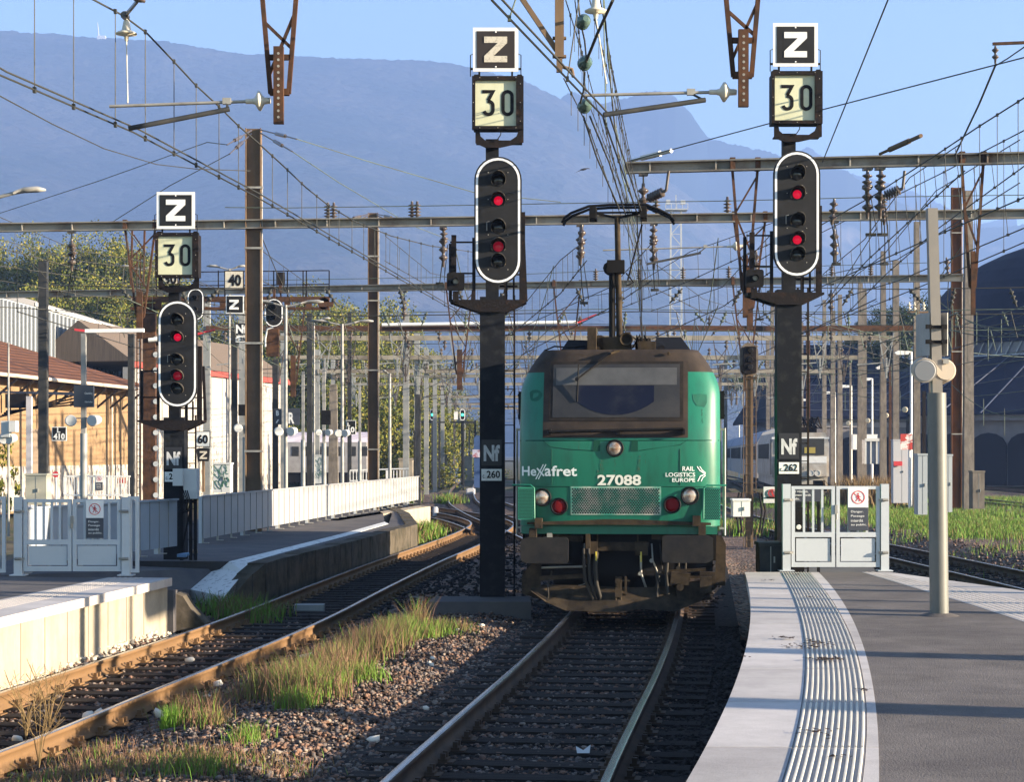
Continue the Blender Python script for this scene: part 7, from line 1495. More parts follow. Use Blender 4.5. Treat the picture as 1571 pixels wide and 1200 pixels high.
b = MB(); pr = [(0, 3.4), (.25, 3.9), (1.0, 4.2), (1.9, 4.2), (2.65, 3.9), (2.9, 3.4)]; n = len(pr); vs = [(x0, y, z) for y, z in pr]+[(x1, y, z) for y, z in pr]; b.add(vs, [(i, i+1, n+i+1, n+i) for i in range(n-1)]+[tuple(range(n)), tuple(range(n, 2*n))], True); Lb(b, 'roof', M('violet_grey_roof', (.22, .21, .28), .5), c)
for j in range(7): b = MB(); x_ = x0+.5+j*.9; b.box(x_, x_+.55, -.03, -.002, 2.3, 3.05); Lb(b, 'window', m_darksteel, c)
b = MB(); b.box(x0, x1, .2, 2.7, .2, .999); Lb(b, 'underframe', m_dark, c)
# ------------------------------------------------------------ halls on the left
m_ochre = M('ochre_render_wall', (.26, .17, .095), .9, col2=(.20, .135, .078), scale=.8, lo=.35, hi=.7)
m_tile = M('brown_tile_roof', (.13, .055, .03), .85, col2=(.085, .04, .025), scale=.8)
_t = m_tile.node_tree; _w = _t.nodes.new('ShaderNodeTexWave'); _w.inputs['Scale'].default_value = 1.4; _w.bands_direction = 'Z'; _bp = _t.nodes.new('ShaderNodeBump'); _bp.inputs['Strength'].default_value = .8; _bp.inputs['Distance'].default_value = .08
_tc = _t.nodes.new('ShaderNodeTexCoord'); _t.links.new(_tc.outputs['Object'], _w.inputs['Vector']); _t.links.new(_w.outputs['Fac'], _bp.inputs['Height']); _t.links.new(_bp.outputs[0], _t.nodes['Principled BSDF'].inputs['Normal'])
m_graf = M('graffiti_band', (.36, .33, .29), .8, col2=(.12, .10, .10), scale=2.6, lo=.55, hi=.58, stretch=(1.5, 1.5, .7), detail=2)
m_corr = M('corrugated_grey', (.27, .29, .31), .5, col2=(.23, .245, .26), scale=1)
m_whall = M('white_hall_wall', (.38, .36, .34), .8, col2=(.32, .29, .26), scale=.35)
h1 = thing('hall', 'ochre walled hall with a sagging brown tiled roof at the left edge', 'building', (-24, 90, -.4))
A0, A1 = Vector((-23.6, 74, 0)), Vector((-20.2, 101, 0)); dv = (A1-A0); dn_ = dv.normalized(); nl = Vector((-dn_.y, dn_.x, 0))
def wallseg(b, a, c, z0, z1, th=.3):
    n_ = Vector((-(c-a).y, (c-a).x, 0)).normalized()*th
    b.prismz([tuple(a[:2]), tuple(c[:2]), tuple((c+n_)[:2]), tuple((a+n_)[:2])], z0, z1)
b = MB(); wallseg(b, A0, A1, -.4, 5.6); wallseg(b, A1, A1+nl*16, -.4, 5.5); b.build('wall', m_ochre, h1)
b = MB(); off = -nl*.02; a, c = A0+off, A1+off; wallseg(b, a, c, -.3, 1.7, .015); b.build('graffiti_band', m_graf, h1)
b = MB(); e0, e1 = A0-dn_*1-nl*1.2, A1+dn_*.6-nl*1.2; r0, r1 = e0+nl*11, e1+nl*10.5-dn_*5
zE, zR = 5.75, 9.2
vs = [(*e0[:2], zE), (*e1[:2], zE), (*r1[:2], zR), (*r0[:2], zR), (*e0[:2], zE-.15), (*e1[:2], zE-.15), (*r1[:2], zR-.15), (*r0[:2], zR-.15), (*(r1+nl*7)[:2], zE-2), (*(r0+nl*7)[:2], zE-2)]
b.add(vs, [(0, 1, 2, 3), (0, 4, 5, 1), (4, 7, 6, 5), (1, 8, 2), (2, 8, 9, 3)], False); b.build('roof', m_tile, h1)
b = MB(); b.tube((*e0[:2], zE-.12), (*e1[:2], zE-.12), .09, 8); b.tube((*(e1-dn_*4+nl*1.1)[:2], zE-.4), (*(e1-dn_*4+nl*1.1)[:2], 0), .05, 6); b.tube((*(e1-dn_*4)[:2], zE-.1), (*(e1-dn_*4+nl*1.1)[:2], zE-.4), .05, 6); b.build('gutter', M('gutter_beige', (.5, .42, .34), .6), h1)
for i in range(14): b = MB(); q = A0+dn_*(1+i*1.9); b.bar((*(q+Vector((0, 0, 0)))[:2], 4.6), (*(q-nl*1.1)[:2], 5.5), .08, .1); b.build('eave_bracket', m_wood, h1)
for i in (2, 6.5): 
    b = MB(); q = A0+dn_*(3+i*1.5); w_ = q+dn_*1.6; wallseg(b, q-nl*.06, w_-nl*.06, 0, 3.4, .03); b.build('door', M('brown_door', (.20, .15, .11), .8), h1)
# canopy on the wall and its brackets
t = thing('loading_canopy', 'black loading canopy on diagonal brackets against the ochre wall', 'canopy', (X(60, 72), 72, 3)); b = MB(); b.add([tuple(P(0, 603, 74)), tuple(P(115, 607, 72)), tuple(P(112, 602, 79)), tuple(P(0, 600, 80))], [(0, 1, 2, 3)]); b.box(X(8, 73), X(40, 73), 73, 73.3, Z(626, 73), Z(604, 73))
for i in range(4): b.bar(P(0+i*3, 640+i*2-i*5, 73.5), P(115, 606+i*5, 73.5), .06, .06)
for i in range(8): b.bar(P(2+i*14, 606, 73.5), P(2+i*14, 634-i*2.6, 73.5), .04, .04)
b.build('canopy_frame', m_rustblk, t)
# higher grey corrugated hall behind
h2 = thing('hall', 'taller grey corrugated hall rising behind the brown roof', 'building', (-30, 112, 0)); b = MB()

def CORR(px):      # wall line running away to the right
    A_, C_ = (X(-60, 94), 94.0), (X(222, 128), 128.0); k_ = (px-CX)/F; t_ = (k_*A_[1]-A_[0])/((C_[0]-A_[0])-k_*(C_[1]-A_[1])); Y_ = A_[1]+t_*(C_[1]-A_[1]); return P(px, float(np.interp(px, [-60, 60, 222], [440, 472, 520])), Y_)
b = MB(); g0_, g1_, g2_, g3_ = CORR(-60), CORR(60), CORR(222), None; _ = P(-60, 440, 112)
vs = [tuple(g0_), tuple(g1_), tuple(g2_), (g2_.x, g2_.y, 0), (g0_.x, g0_.y, 0)]; k_ = 10; ln_ = [CORR(-60+282*i/k_) for i in range(k_+1)]
for i in range(k_): a_, c_ = ln_[i], ln_[i+1]; b.add([(a_.x, a_.y, 0), (c_.x, c_.y, 0), tuple(c_), tuple(a_), (a_.x-.5, a_.y+.8, 0), (c_.x-.5, c_.y+.8, 0), (c_.x-.5, c_.y+.8, c_.z), (a_.x-.5, a_.y+.8, a_.z)], [(0, 1, 2, 3), (7, 6, 5, 4), (3, 2, 6, 7)], False)
o = b.build('corrugated_wall', m_corr, h2)
b = MB(); 
for i in range(46): f = i/46; px_ = -60+282*f; p = CORR(px_)+Vector((.05, 0, 0)); b.bar((p.x+.02, p.y-.06, .2), (p.x+.02, p.y-.06, p.z-.1), .10, .05)
b.build('wall_rib', M('corrugated_rib', (.17, .185, .20), .6), h2)
b = MB(); [b.bar(p_+Vector((-.4, .6, .16)), q_+Vector((-.4, .6, .16)), .9, .3) for p_, q_ in zip(ln_[:-1], ln_[1:])]; b.mat(1); [b.bar(p_+Vector((.08, -.06, .12)), q_+Vector((.08, -.06, .12)), .05, .2) for p_, q_ in zip(ln_[4:-1], ln_[5:])]; b.build('roof_edge', [M('slate_grey_roof', (.16, .16, .17), .8), m_white], h2)
# white hall
h3 = thing('hall', 'long white hall with dark roof and red trim behind the left signal', 'building', (-18, 125, 0))
w0, w1 = Vector((X(196, 108), 108, 0)), Vector((X(440, 136), 136, 0)); z_a = 7.2
b = MB(); wallseg(b, w0, w1, -.4, z_a); wallseg(b, w1, w1+Vector((-20, 6, 0)), -.4, z_a); b.build('wall', m_whall, h3)
d3 = (w1-w0).normalized(); n3 = Vector((-d3.y, d3.x, 0))
b = MB(); wallseg(b, w0-n3*.25, w1-n3*.25, z_a, z_a+.35, .24); b.build('red_trim', M('brick_red_trim', (.30, .06, .05), .7), h3)
b = MB(); vs = [(*(w0-n3*.3)[:2], z_a+.36), (*(w1-n3*.3)[:2], z_a+.36), (*(w1+n3*3)[:2], z_a+2.7), (*(w0+n3*3)[:2], z_a+2.7)]; b.add(vs, [(0, 1, 2, 3)]); b.add([(*(w_-n3*.3)[:2], z_a+.35) for w_ in (w0, w1)]+[(*(w_+n3*6)[:2], z_a+.35) for w_ in (w0, w1)]+[(*(w_+n3*3)[:2], z_a+2.7) for w_ in (w0, w1)], [(0, 2, 4), (1, 3, 5), (2, 3, 5, 4), (0, 1, 3, 2)])
b.build('roof', M('brown_corrugated_roof', (.15, .115, .09), .85, col2=(.10, .08, .065), scale=3, stretch=(6, 6, .2)), h3)
b = MB(); wallseg(b, w0-n3*.02, w1-n3*.02, -.3, 1.9, .015); b.build('graffiti_band', m_graf, h3)
b = MB()
for i in range(14): p = w0.lerp(w1, (i+.5)/14)-n3*.06; b.bar((*p[:2], 0), (*p[:2], z_a), .05, .05)
b.build('wall_joint', M('wall_joint_grey', (.52, .5, .47), .8), h3)
# distant low walls and a blue block in the throat
for (x0, x1, y0, y1, Y, mt, lb) in ((612, 633, 706, 716, 120, m_wallc, 'low cream wall beyond the fence end'), (668, 698, 700, 716, 190, m_conc, 'distant grey wall under the left green signal'), (695, 702, 698, 716, 188, m_white, 'distant white block beside the tracks'), (712, 724, 702, 716, 195, m_wallc, 'distant cream wall left of the blue block'), (618, 656, 708, 722, 160, m_conc, 'far concrete wall behind the concrete mast')):
    b = MB(); b.box(X(x0, Y), X(x1, Y), Y, Y+1, -.5, Z(y0, Y)); b.box(X(x0, Y)-.05, X(x1, Y)+.05, Y-.05, Y+1.05, Z(y0, Y)+.002, Z(y0, Y)+.12); b.build('low_wall', mt, label=lb, cat='wall')
t = thing('billboard', 'blue block with a small white poster beside the middle signal far away', 'billboard', (X(732, 150), 150, -.4)); b = MB(); Yq = 150; b.prism([(X(727, Yq), Z(672, Yq)), (X(731, Yq), Z(668, Yq)), (X(738, Yq), Z(668, Yq)), (X(742, Yq), Z(668, Yq)), (X(742, Yq), -.4), (X(727, Yq), -.4)], Yq, Yq+2); b.build('block', M('slate_blue', (.05, .09, .20), .7), t); b = MB(); b.box(X(725, Yq), X(739, Yq), Yq-.1, Yq-.02, Z(702, Yq), Z(690, Yq)); b.build('poster', M('poster', (.5, .5, .6), .6, col2=(.3, .1, .12), scale=1.5, lo=.5, hi=.6), t)
for i, (px, py, w, m_) in enumerate([(722, 757, 14, 'white_plastic'), (705, 741, 12, 'white_plastic'), (690, 737, 14, 'cream_box'), (668, 790, 8, 'cream_box')]):
    v = G(px, py, -.3); b = MB(); q = w/2/Sc(v.y); b.prismz(rrect(v.x-q, v.x+q, v.y-.3, v.y+.3, .08), -.35, -.3+.28); b.prismz(rrect(v.x-q*.7, v.x+q*.7, v.y-.2, v.y+.2, .05), -.019, .03); b.build('point_machine', M('point_machine_grey', (.45, .45, .47), .6), label='pale point machine lying between the throat tracks, %s' % ['nearest the black signal mast', 'middle one', 'long and farthest', 'small one by the weeds'][i], cat='point machine', group='point machines of the throat')

# ------------------------------------------------------------ roundhouse depot on the right
RC = Vector((X(1700, 178), 178, 0)); dp = thing('roundhouse_depot', 'dark domed roundhouse depot with stone wall and arched openings at the right edge', 'building', (RC.x, RC.y, -.4))
m_dome = M('dark_blue_dome', (.004, .006, .019), .8, col2=(.007, .010, .026), scale=.3); m_stone = M('grey_stone_wall', (.17, .155, .16), .9, col2=(.12, .115, .12), scale=.5, bump=.3)
def ringm(b, prof, n=72):
    vs = []
    for r, z in prof: vs += [(RC.x+r*math.cos(q), RC.y+r*math.sin(q), z) for q in (2*math.pi*i/n for i in range(n))]
    b.add(vs, [(i*n+j, i*n+(j+1) % n, (i+1)*n+(j+1) % n, (i+1)*n+j) for i in range(len(prof)-1) for j in range(n)], False)
b = MB(); ringm(b, [(28, -.4), (28, 5.0), (28.6, 5.0), (28.6, 5.5), (28.1, 5.5)]); b.build('stone_wall', m_stone, dp)
b = MB(); ringm(b, [(28.9, 5.45), (28.9, 5.6), (17.2, 10.9), (17.2, 10.7)]); b.build('lower_roof', m_dome, dp)
b = MB(); ringm(b, [(17.0, 10.6), (17.0, 12.2)]); b.build('clerestory', M('clerestory_glass', (.035, .045, .09), .2), dp)
b = MB(); ringm(b, [(17.4, 12.1)]+[(17.4*math.cos(a), 12.2+10.5*math.sin(a)) for a in np.linspace(0, math.pi/2*.98, 12)]); b.build('dome', m_dome, dp)
b = MB()
for i in range(110): q = 2*math.pi*i/110; b.bar((RC.x+17.15*math.cos(q), RC.y+17.15*math.sin(q), 10.95), (RC.x+17.15*math.cos(q+.04), RC.y+17.15*math.sin(q+.04), 12.15), .07, .07)
for z_ in (10.95, 12.2):
    for i in range(72): q = 2*math.pi*i/72; q2 = 2*math.pi*(i+1)/72; b.bar((RC.x+17.3*math.cos(q), RC.y+17.3*math.sin(q), z_), (RC.x+17.3*math.cos(q2), RC.y+17.3*math.sin(q2), z_), .12, .12)
tag(b.build('clerestory_bars', M('bars_grey', (.30, .32, .36), .5), dp), kind='stuff')
b = MB()
for i in range(48):
    q = 2*math.pi*i/48
    for k in range(1): b.bar((RC.x+28.9*math.cos(q), RC.y+28.9*math.sin(q), 5.62), (RC.x+17.3*math.cos(q), RC.y+17.3*math.sin(q), 10.95), .10, .06)
tag(b.build('roof_rib', M('rib_blue', (.04, .05, .09), .5), dp), kind='stuff')
for i in range(27):
    q = math.radians(182+i*6.4); w_ = .052; b = MB(); big = i in (13, 14)
    pts = []
    for s_ in (-1, 1): pass
    hh = 4.6 if big else 3.9; k = 28.06; W2 = 2.9 if big else 1.5; tv = Vector((-math.sin(q), math.cos(q), 0)); c = Vector((RC.x+k*math.cos(q), RC.y+k*math.sin(q), 0)); nv = Vector((math.cos(q), math.sin(q), 0))
    ol = [(-W2, -.3), (W2, -.3), (W2, hh-1)]+([(W2, hh), (-W2, hh)] if big else [(W2*math.cos(a), hh-1+1.1*math.sin(a)) for a in np.linspace(.2, math.pi-.2, 7)])+[(-W2, hh-1)]
    vs = [tuple(c+tv*u+nv*.05+Vector((0, 0, z))) for u, z in ol]+[tuple(c+tv*u-nv*.6+Vector((0, 0, z))) for u, z in ol]; n = len(ol)
    b.add(vs, [tuple(range(n))]+[(j, n+j, n+(j+1) % n, (j+1) % n) for j in range(n)], False); b.build('arched_opening', M('dark_opening', (.012, .012, .02), .8), dp)
sh = thing('workshop_shed', 'long low dark roofed workshop shed with stone wall between the masts and the roundhouse', 'building', (X(1290, 172), 172, -.4)); xa, xb = X(1188, 165), X(1430, 150)
b = MB(); b.box(xa+.6, xb, 160, 161, -.4, 5.4); b.box(xa+.6, xa+1.2, 161.01, 192, -.4, 5.4); b.build('stone_wall', m_stone, sh)
b = MB(); vs = [(xa, 159.2, 5.42), (xb, 159.2, 5.42), (xb, 180, 12.6), (xa+3, 180, 12.6), (xa, 196, 5.42), (xb, 196, 5.42)]; b.add(vs+[(x, y, z-.25) for x, y, z in vs], [(0, 1, 2, 3), (0, 3, 4), (3, 2, 5, 4), (0, 6, 7, 1), (0, 4, 10, 6)], False); b.build('roof', m_dome, sh)
for i in range(9): z_ = 5.9+i*.78; y_ = 159.2+(z_-5.42)/7.18*20.8; b = MB(); b.bar((xa+.2+i*.3, y_, z_+.08), (xb, y_, z_+.08), .09, .05); b.build('roof_seam', MATS['rib_blue'], sh)
for i in range(4): b = MB(); c_ = xa+2.6+i*3.1; b.prism([(c_-1.1, -.3), (c_+1.1, -.3), (c_+1.1, 2.7)]+[(c_+1.1*math.cos(a), 2.7+1.0*math.sin(a)) for a in np.linspace(.25, math.pi-.25, 7)]+[(c_-1.1, 2.7)], 159.9, 160.4); b.build('arched_opening', MATS['dark_opening'], sh)
b = MB(); b.box(xa, xb, 159.85, 159.99, 4.5, 4.9); b.build('cornice', M('cornice_grey', (.26, .24, .24), .8), sh)
# ------------------------------------------------------------ trees
def treemesh(n, cl, seed, leaf=.34, shape=(1, 1, 1), pale=0):
    R_ = np.random.default_rng(seed); V = []; mi = []
    # branch-cluster centres through the crown
    cs = R_.normal(0, .42, (cl, 3)); cs /= np.maximum(1, np.linalg.norm(cs, axis=1)/1.0)[:, None]; cs[:, 2] = cs[:, 2]*.9
    cr = R_.uniform(.16, .36, cl); which = R_.integers(0, cl, n); d = R_.normal(0, 1, (n, 3)); d /= np.linalg.norm(d, axis=1)[:, None]; rr = R_.random(n)**.45
    c = cs[which]+d*rr[:, None]*cr[which][:, None]; c *= np.array(shape)
    a = R_.normal(0, 1, (n, 3)); a /= np.linalg.norm(a, axis=1)[:, None]; b_ = np.cross(a, R_.normal(0, 1, (n, 3))); b_ /= np.linalg.norm(b_, axis=1)[:, None]
    s = leaf*R_.uniform(.5, 1.2, n)[:, None]; V = np.stack([c-a*s*.6, c+b_*s*.4, c+a*s*.6, c-b_*s*.4], 1)
    F_ = np.arange(n*4).reshape(n, 4); mi = (R_.random(n) < .5).astype(int)
    mi = np.where(R_.random(n) < .15, 2, mi); return V.reshape(-1, 3), F_, mi
m_l = [M('leaf_olive', (.16, .155, .025), .7), M('leaf_green', (.10, .12, .022), .7), M('leaf_yellow', (.25, .21, .045), .7)]
m_ld = [M('leaf_dark', (.030, .050, .022), .7), M('leaf_dark2', (.045, .065, .025), .7), M('leaf_mid', (.06, .08, .03), .7)]
m_bark = M('bark', (.09, .07, .05), .9)
def tree_proto(label, seed, mats, n=12000, group=None, shape=(1, 1, 1)):
    t = thing('tree', label, 'tree', (0, 0, 0), group); V, F_, mi = treemesh(n, 60, seed, .05, shape)
    V = V+np.array([0, 0, 1.25]); link('crown', mesh_np('crown', V, F_, mats, mi), t)
    b = MB(); b.tube((0, 0, -.3), (0, 0, .8), .055, 8, .035); R_ = random.Random(seed)
    for i in range(9): a = R_.uniform(0, 6.28); z = R_.uniform(.3, .9); b.tube((0, 0, z), (.6*math.cos(a), .6*math.sin(a), z+R_.uniform(.3, .9)), .022, 5, .006)
    b.build('trunk', m_bark, t, local=True); return t
kinds = ['olive', 'yellowish', 'broad green', 'spring-green']
protos = [tree_proto('x', 21+i, m_l, 13000, 'spring trees on the slope behind the halls', sh) for i, sh in enumerate([(1, 1, 1), (1.1, 1, .95), (.95, 1, 1.1)])]
marks = [(-60, 'beyond the left picture edge'), (-10, 'at the left picture edge'), (40, 'left of the dark square mast'), (85, 'right of the dark square mast'), (130, 'above the station name board'), (175, 'left of the signal light box'), (222, 'behind the left signal light box'), (300, 'right of the left signal'), (345, 'below the 40 panel'), (400, 'at the tall brown mast'), (440, 'above the R board'), (480, 'above the silver coach'), (520, 'left of the middle brown mast'), (560, 'touching the middle brown mast'), (600, 'right of the middle brown mast'), (640, 'over the end of the long fence'), (675, 'behind the left green signal'), (715, 'behind the right green signal')]
tops = [(-80, 352), (0, 356), (60, 360), (110, 350), (150, 346), (200, 352), (240, 362), (280, 470), (330, 478), (400, 470), (450, 452), (500, 440), (545, 442), (585, 452), (615, 488), (650, 528), (690, 600), (740, 640)]
tp = lambda px: float(np.interp(px, [a_[0] for a_ in tops], [a_[1] for a_ in tops]))
k = 0
for row, (Yr, dpx, drop) in enumerate(((185, 0, 0), (172, 18, 55), (160, 4, 120))):
    for (px, nm) in marks:
        if row == 2 and px < 280: continue
        if row == 1 and px < 0: continue
        px += dpx+random.uniform(-6, 6); r = random.uniform(3.7, 4.7)*(.8 if px > 620 else 1); Y = Yr+random.uniform(-4, 4)+(60 if px > 660 else 0); top = tp(px)+drop+random.uniform(-8, 14)*(row+.4)
        zt = Z(top, Y); rz = r*random.uniform(1.0, 1.25); loc = (X(px, Y), Y, zt-1.25*rz-1.08*rz)
        lb = '%s tree %s, %s' % (kinds[k % 4], nm, ('on the skyline', 'in the middle row', 'lowest in front')[row])
        if k < 3: t = protos[k]; t.location = loc; t['label'] = lb
        else: t = dup(protos[k % 3], loc, lb)
        t.scale = (r*1.1, r, rz); t.rotation_euler = (0, 0, random.uniform(0, 6)); k += 1
dp0 = tree_proto('dark evergreen tree right of the tall platform post above the depot', 51, m_ld, 12000, 'dark trees behind the depot')
DT = [(1340, 520, 200, 3.2, 'above the row of concrete masts'), (1390, 492, 205, 3.6, 'left of the insulator rack'), (1435, 478, 205, 3.6, 'behind the rusty mast'), (1305, 535, 215, 2.6, 'leftmost, low beside the right signal'), (1325, 560, 200, 3, 'lower one behind the masts'), (1380, 540, 200, 3.6, 'low in front of the depot shoulder'), (1533, 415, 215, 1.7, 'small one above the dome'), (1362, 490, 210, 3, 'between the two largest dark trees'), (1130, 578, 260, 2.6, 'just right of the locomotive'), (1170, 582, 270, 2.6, 'behind the right signal')]
for i, (px, py, Y, r, w_) in enumerate(DT):
    loc = (X(px, Y), Y, Z(py, Y)-1.25*r); lb = 'dark green tree behind the depot yard, '+w_
    if i == 0: t = dp0; t.location = loc; t['label'] = lb
    else: t = dup(dp0, loc, lb)
    t.scale = (r*1.2, r, r*.8); t.rotation_euler = (0, 0, i*1.3)
b = MB()
t = thing('shrub', 'small leafy bush at the far left below the cream wall', 'bush', (X(10, 55), 55, .3)); V, F_, mi = treemesh(900, 12, 77, .12); V = V*np.array([.5, .5, 1.1])+np.array([0, 0, 1.3]); link('foliage', mesh_np('foliage', V, F_, m_l, mi), t)
# earth slope under the trees
m_slope = M('wooded_slope', (.05, .055, .02), .95, col2=(.09, .09, .035), scale=.25)
def hillmesh(name, xs, ys, fn, mat, kind='structure'):
    XX, YY = np.meshgrid(xs, ys); ZZ = fn(XX, YY); nx, ny = len(xs), len(ys); idx = np.arange(nx*ny).reshape(ny, nx)
    q = np.stack([idx[:-1, :-1], idx[:-1, 1:], idx[1:, 1:], idx[1:, :-1]], -1).reshape(-1, 4)
    o = link(name, mesh_np(name, np.stack([XX, YY, ZZ], -1), q, mat, smooth=True)); o['kind'] = kind; return o
hillmesh('slope', np.linspace(-140, -9, 40), np.linspace(148, 260, 30), lambda x, y: -.6+np.clip((y-150)/45, 0, 1)*np.clip((-9-x)/26, 0, 1)*11+.6*np.sin(x*.3)*np.sin(y*.2)*np.clip((y-150)/10, 0, 1), m_slope)
# ------------------------------------------------------------ telecom tower far behind, mountain mast, bird
t = thing('lattice_tower', 'thin lattice telecom tower with platform behind the pantograph', 'tower', (X(1037, 380), 380, -.5)); Yq = 380; b = MB(); zt = Z(318, Yq); 
for (sx, sy) in ((-1, -1), (1, -1), (1, 1), (-1, 1)): b.bar((sx*1.3, sy*1.3, 0), (sx*1.0, sy*1.0, zt), .16, .16)
k = 0; z = 1.0
while z < zt-2.5:
    w_ = 1.3-.3*z/zt; s_ = 1 if k % 2 else -1; b.bar((-s_*w_, -w_, z), (s_*w_, -w_, z+2.4), .12, .12); b.bar((-w_, -w_, z), (w_, -w_, z), .10, .1); b.bar((w_, -s_*w_, z), (w_, s_*w_, z+2.4), .1, .1); z += 2.4; k += 1
b.build('lattice_mast', m_ltgrey, t, local=True)
b = MB(); b.box(-2.2, 2.2, -2, 2, zt-.2, zt)
for q in (-2.2, -1.1, 0, 1.1, 2.2): b.bar((q, -2, zt), (q, -2, zt-1.2+2.2), .1, .1)
b.bar((-2.2, -2, zt+1.0), (2.2, -2, zt+1.0), .12, .12); b.bar((0, 0, zt), (0, 0, zt+3), .15, .15); b.box(-2, -1.2, -1, 0, zt+1, zt+1.9); b.box(.9, 1.8, -1, 0, zt+1, zt+1.8); b.build('antenna_platform', m_ltgrey, t, local=True)
Yq = 120; t = thing('bird', 'dark bird gliding above the pantograph', 'bird', tuple(P(893, 260, Yq))); b = MB()
b.lathe((-.12, 0, -.02), (1, 0, .15), [(0, .01), (.06, .05), (.2, .07), (.34, .045), (.38, .03), (.43, .012)], 8)
b.add([(.0, 0, .02), (.16, 0, .03), (-.3, -.1, -.16), (-.52, -.12, -.26), (-.26, -.1, -.10), (.05, .0, .045), (.12, 0, .05), (-.28, -.1, -.13)], [(0, 1, 7, 2), (2, 7, 3), (1, 6, 4, 7), (0, 2, 4, 5)]); b.add([(.02, 0, .03), (.2, 0, .04), (.55, .1, .06), (.38, .1, .12), (.1, .05, .1)], [(0, 1, 2, 3, 4)]); b.build('body', M('bird_dark', (.03, .03, .035), .7), t, local=True)
# ------------------------------------------------------------ mountains
def prof(pts):
    a = np.array(pts, float); return lambda px: np.interp(px, a[:, 0], a[:, 1])
m_mt = M('forested_mountain', (.012, .020, .015), .95, col2=(.085, .075, .07), scale=.0035, lo=.40, hi=.72, detail=15)
_t = m_mt.node_tree; _n = _t.nodes.new('ShaderNodeTexNoise'); _n.inputs['Scale'].default_value = .03; _n.inputs['Detail'].default_value = 8; _bp = _t.nodes.new('ShaderNodeBump'); _bp.inputs['Strength'].default_value = 1; _bp.inputs['Distance'].default_value = 25
_tc = _t.nodes.new('ShaderNodeTexCoord'); _t.links.new(_tc.outputs['Object'], _n.inputs['Vector']); _t.links.new(_n.outputs[0], _bp.inputs['Height']); _t.links.new(_bp.outputs[0], _t.nodes['Principled BSDF'].inputs['Normal'])
def fbm(x, y, s, o=5, seed=0):
    r = np.random.default_rng(seed); v = 0; a = 1
    for i in range(o):
        for j in range(3): th = r.uniform(0, 6.28); ph = r.uniform(0, 6.28); v = v+a/3*np.sin((x*np.cos(th)+y*np.sin(th))*s+ph+1.7*np.sin((x*np.sin(th)-y*np.cos(th))*s*.7+ph*2))
        s *= 2.07; a *= .5
    return v
def mountain(name, yr, depth, ridge, pxr, mat, seed, n=420, m=110, rough=1.0, cliff=None):
    pf_ = prof(ridge); px = np.linspace(pxr[0], pxr[1], n); k = (px-CX)/F; t_ = np.linspace(0, 1, m)
    XX = np.zeros((m, n)); YY = np.zeros((m, n)); ZZ = np.zeros((m, n)); zr = H+(HY-pf_(px))*yr/F
    j = np.random.default_rng(seed).normal(0, 1, n); jit = yr/F*(1.1*fbm(px, px*0, .05, 5, seed)+.75*j)
    for i, q in enumerate(t_):
        Y = yr-depth*(1-q)*(1.0+.06*np.sin(px*.011+seed)); shape_ = q**1.35 if cliff is None else q**cliff
        XX[i] = k*yr*(.55+.45*q)/(.55+.45) if False else k*(Y); YY[i] = Y
        z = zr*shape_+rough*fbm(XX[i], YY[i], .0022, 6, seed+3)*46*np.sin(math.pi*min(q, .97))*(yr/6000); ZZ[i] = np.minimum(z, (HY-(pf_(px)-.0))*Y/F+H-2) if q < 1 else zr+jit
    # back side
    XX = np.vstack([XX, XX[-1:]*1.02]); YY = np.vstack([YY, YY[-1:]*1.12]); ZZ = np.vstack([ZZ, ZZ[-1:]*.2-10])
    ny, nx = XX.shape; idx = np.arange(nx*ny).reshape(ny, nx); q = np.stack([idx[:-1, :-1], idx[:-1, 1:], idx[1:, 1:], idx[1:, :-1]], -1).reshape(-1, 4)
    o = link(name, mesh_np(name, np.stack([XX, YY, ZZ], -1), q, mat, smooth=True)); o['kind'] = 'structure'; return o
mountain('mountain', 4600, 2800, [(-500, 60), (-100, 50), (0, 47), (60, 50), (150, 57), (250, 62), (300, 72), (380, 82), (450, 85), (520, 88), (600, 92), (660, 92), (730, 105), (800, 122), (860, 150), (920, 190), (1000, 260), (1100, 330), (1300, 420), (1700, 520)], (-450, 1350), m_mt, 3, rough=.6)
m_rock = M('rocky_mountain', (.010, .016, .013), .95, col2=(.13, .115, .10), scale=.0042, lo=.56, hi=.64, detail=12)
mountain('rocky_mountain', 5100, 1500, [(500, 400), (700, 250), (820, 190), (866, 146), (880, 140), (920, 160), (960, 150), (985, 142), (1010, 140), (1035, 148), (1060, 175), (1085, 212), (1120, 220), (1180, 232), (1230, 250), (1300, 262), (1335, 290), (1380, 310), (1450, 335), (1500, 350), (1571, 345), (1700, 330), (1900, 320)], (600, 1660), m_rock, 8, n=420, rough=.8)
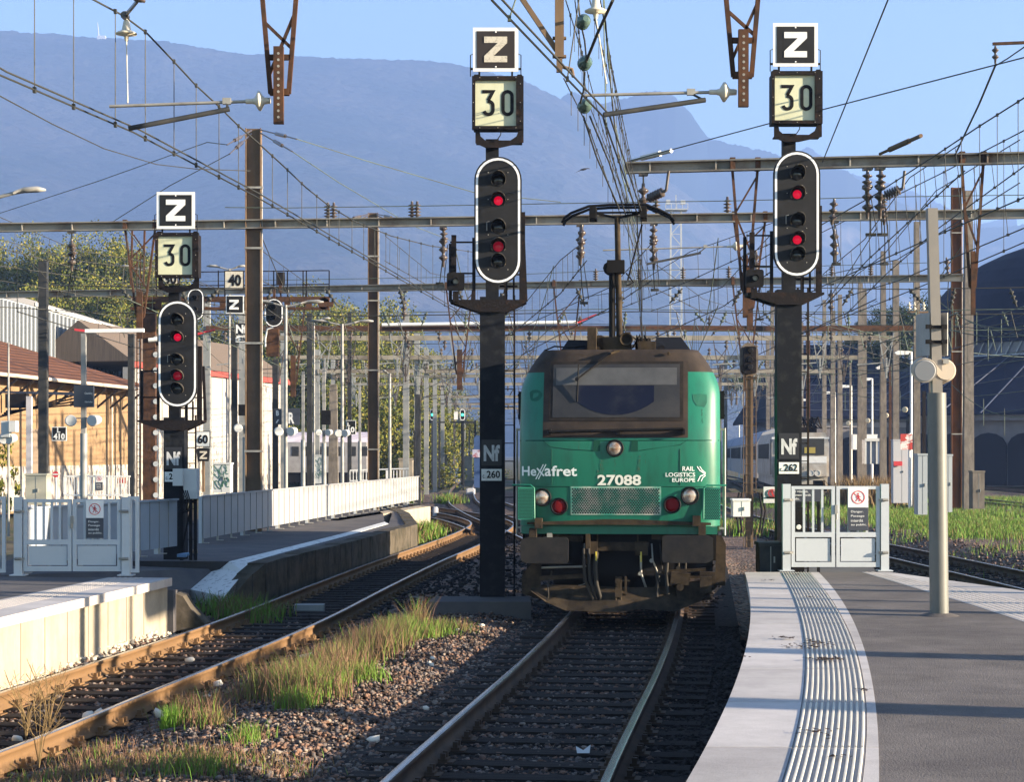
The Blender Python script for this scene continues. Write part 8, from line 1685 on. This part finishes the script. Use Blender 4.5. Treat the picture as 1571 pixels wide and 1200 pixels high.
mountain('far_mountain', 6400, 1500, [(1000, 400), (1180, 260), (1240, 225), (1262, 240), (1300, 265), (1360, 280), (1420, 300), (1500, 345), (1560, 330), (1700, 300), (1900, 300)], (1050, 1560), MATS['rocky_mountain'], 13, n=260, m=60, rough=.6)
b = MB(); Yq = 4590; x = X(152, Yq); z = Z(56, Yq); b.tube((x, Yq, z-8), (x-4, Yq, z+35), 1.8, 6, .9); b.box(x-4, x+16, Yq-5, Yq+5, z-12, z+2); b.build('summit_transmitter', m_white, label='tiny white transmitter mast on the mountain ridge at the upper left', cat='transmitter')
# ------------------------------------------------------------ off to the right: unseen masts casting the shade bands, and a slab added to shade the left gate
for i, (x, y, h, w) in enumerate([(14.5, 9.5, 7.5, .45), (16, 12.7, 7, .35), (15.5, 17.6, 6.5, .22), (15.5, 19.0, 6.5, .12), (20, 20.5, 7.5, .10)]):
    t = thing('catenary_mast', 'steel mast outside the picture on the right, %s' % ['nearest', 'second', 'third', 'fourth', 'fifth'][i], 'mast', (x, y, -.3), 'masts right of the picture'); b = MB(); b.box(-w/2, w/2, -w/2, w/2, 0, h); b.build('mast', m_mastbrown, t, local=True)
t = thing('added_shade_slab', 'raised canopy fascia outside the picture on the right, shading the left gate', 'canopy', (13.5, 21.3, -.3)); b = MB(); b.box(-.3, .3, -1.1, 1.0, 4.6, 7.4); b.build('roof', m_mastbrown, t, local=True); b = MB(); b.box(-.1, .1, -.1, .1, 0, 4.6); b.build('post', m_mastbrown, t, local=True)  # unseen slab and post added only to shade the left gate
# ------------------------------------------------------------ haze
hz = bpy.data.materials.new('haze_air'); hz.use_nodes = True; t = hz.node_tree; t.nodes.remove(t.nodes['Principled BSDF']); v = t.nodes.new('ShaderNodeVolumePrincipled'); v.inputs['Color'].default_value = (.31, .495, 1.0, 1); v.inputs['Density'].default_value = HAZE_D; v.inputs['Anisotropy'].default_value = .0
t.links.new(v.outputs[0], t.nodes['Material Output'].inputs['Volume'])
b = MB(); b.box(-2700, 1820, -80, 8200, -1.8, 1250); o = b.build('haze', hz, loc=(0, 0, 0), kind='stuff', label='thin bluish haze in the air before the mountains', cat='haze')
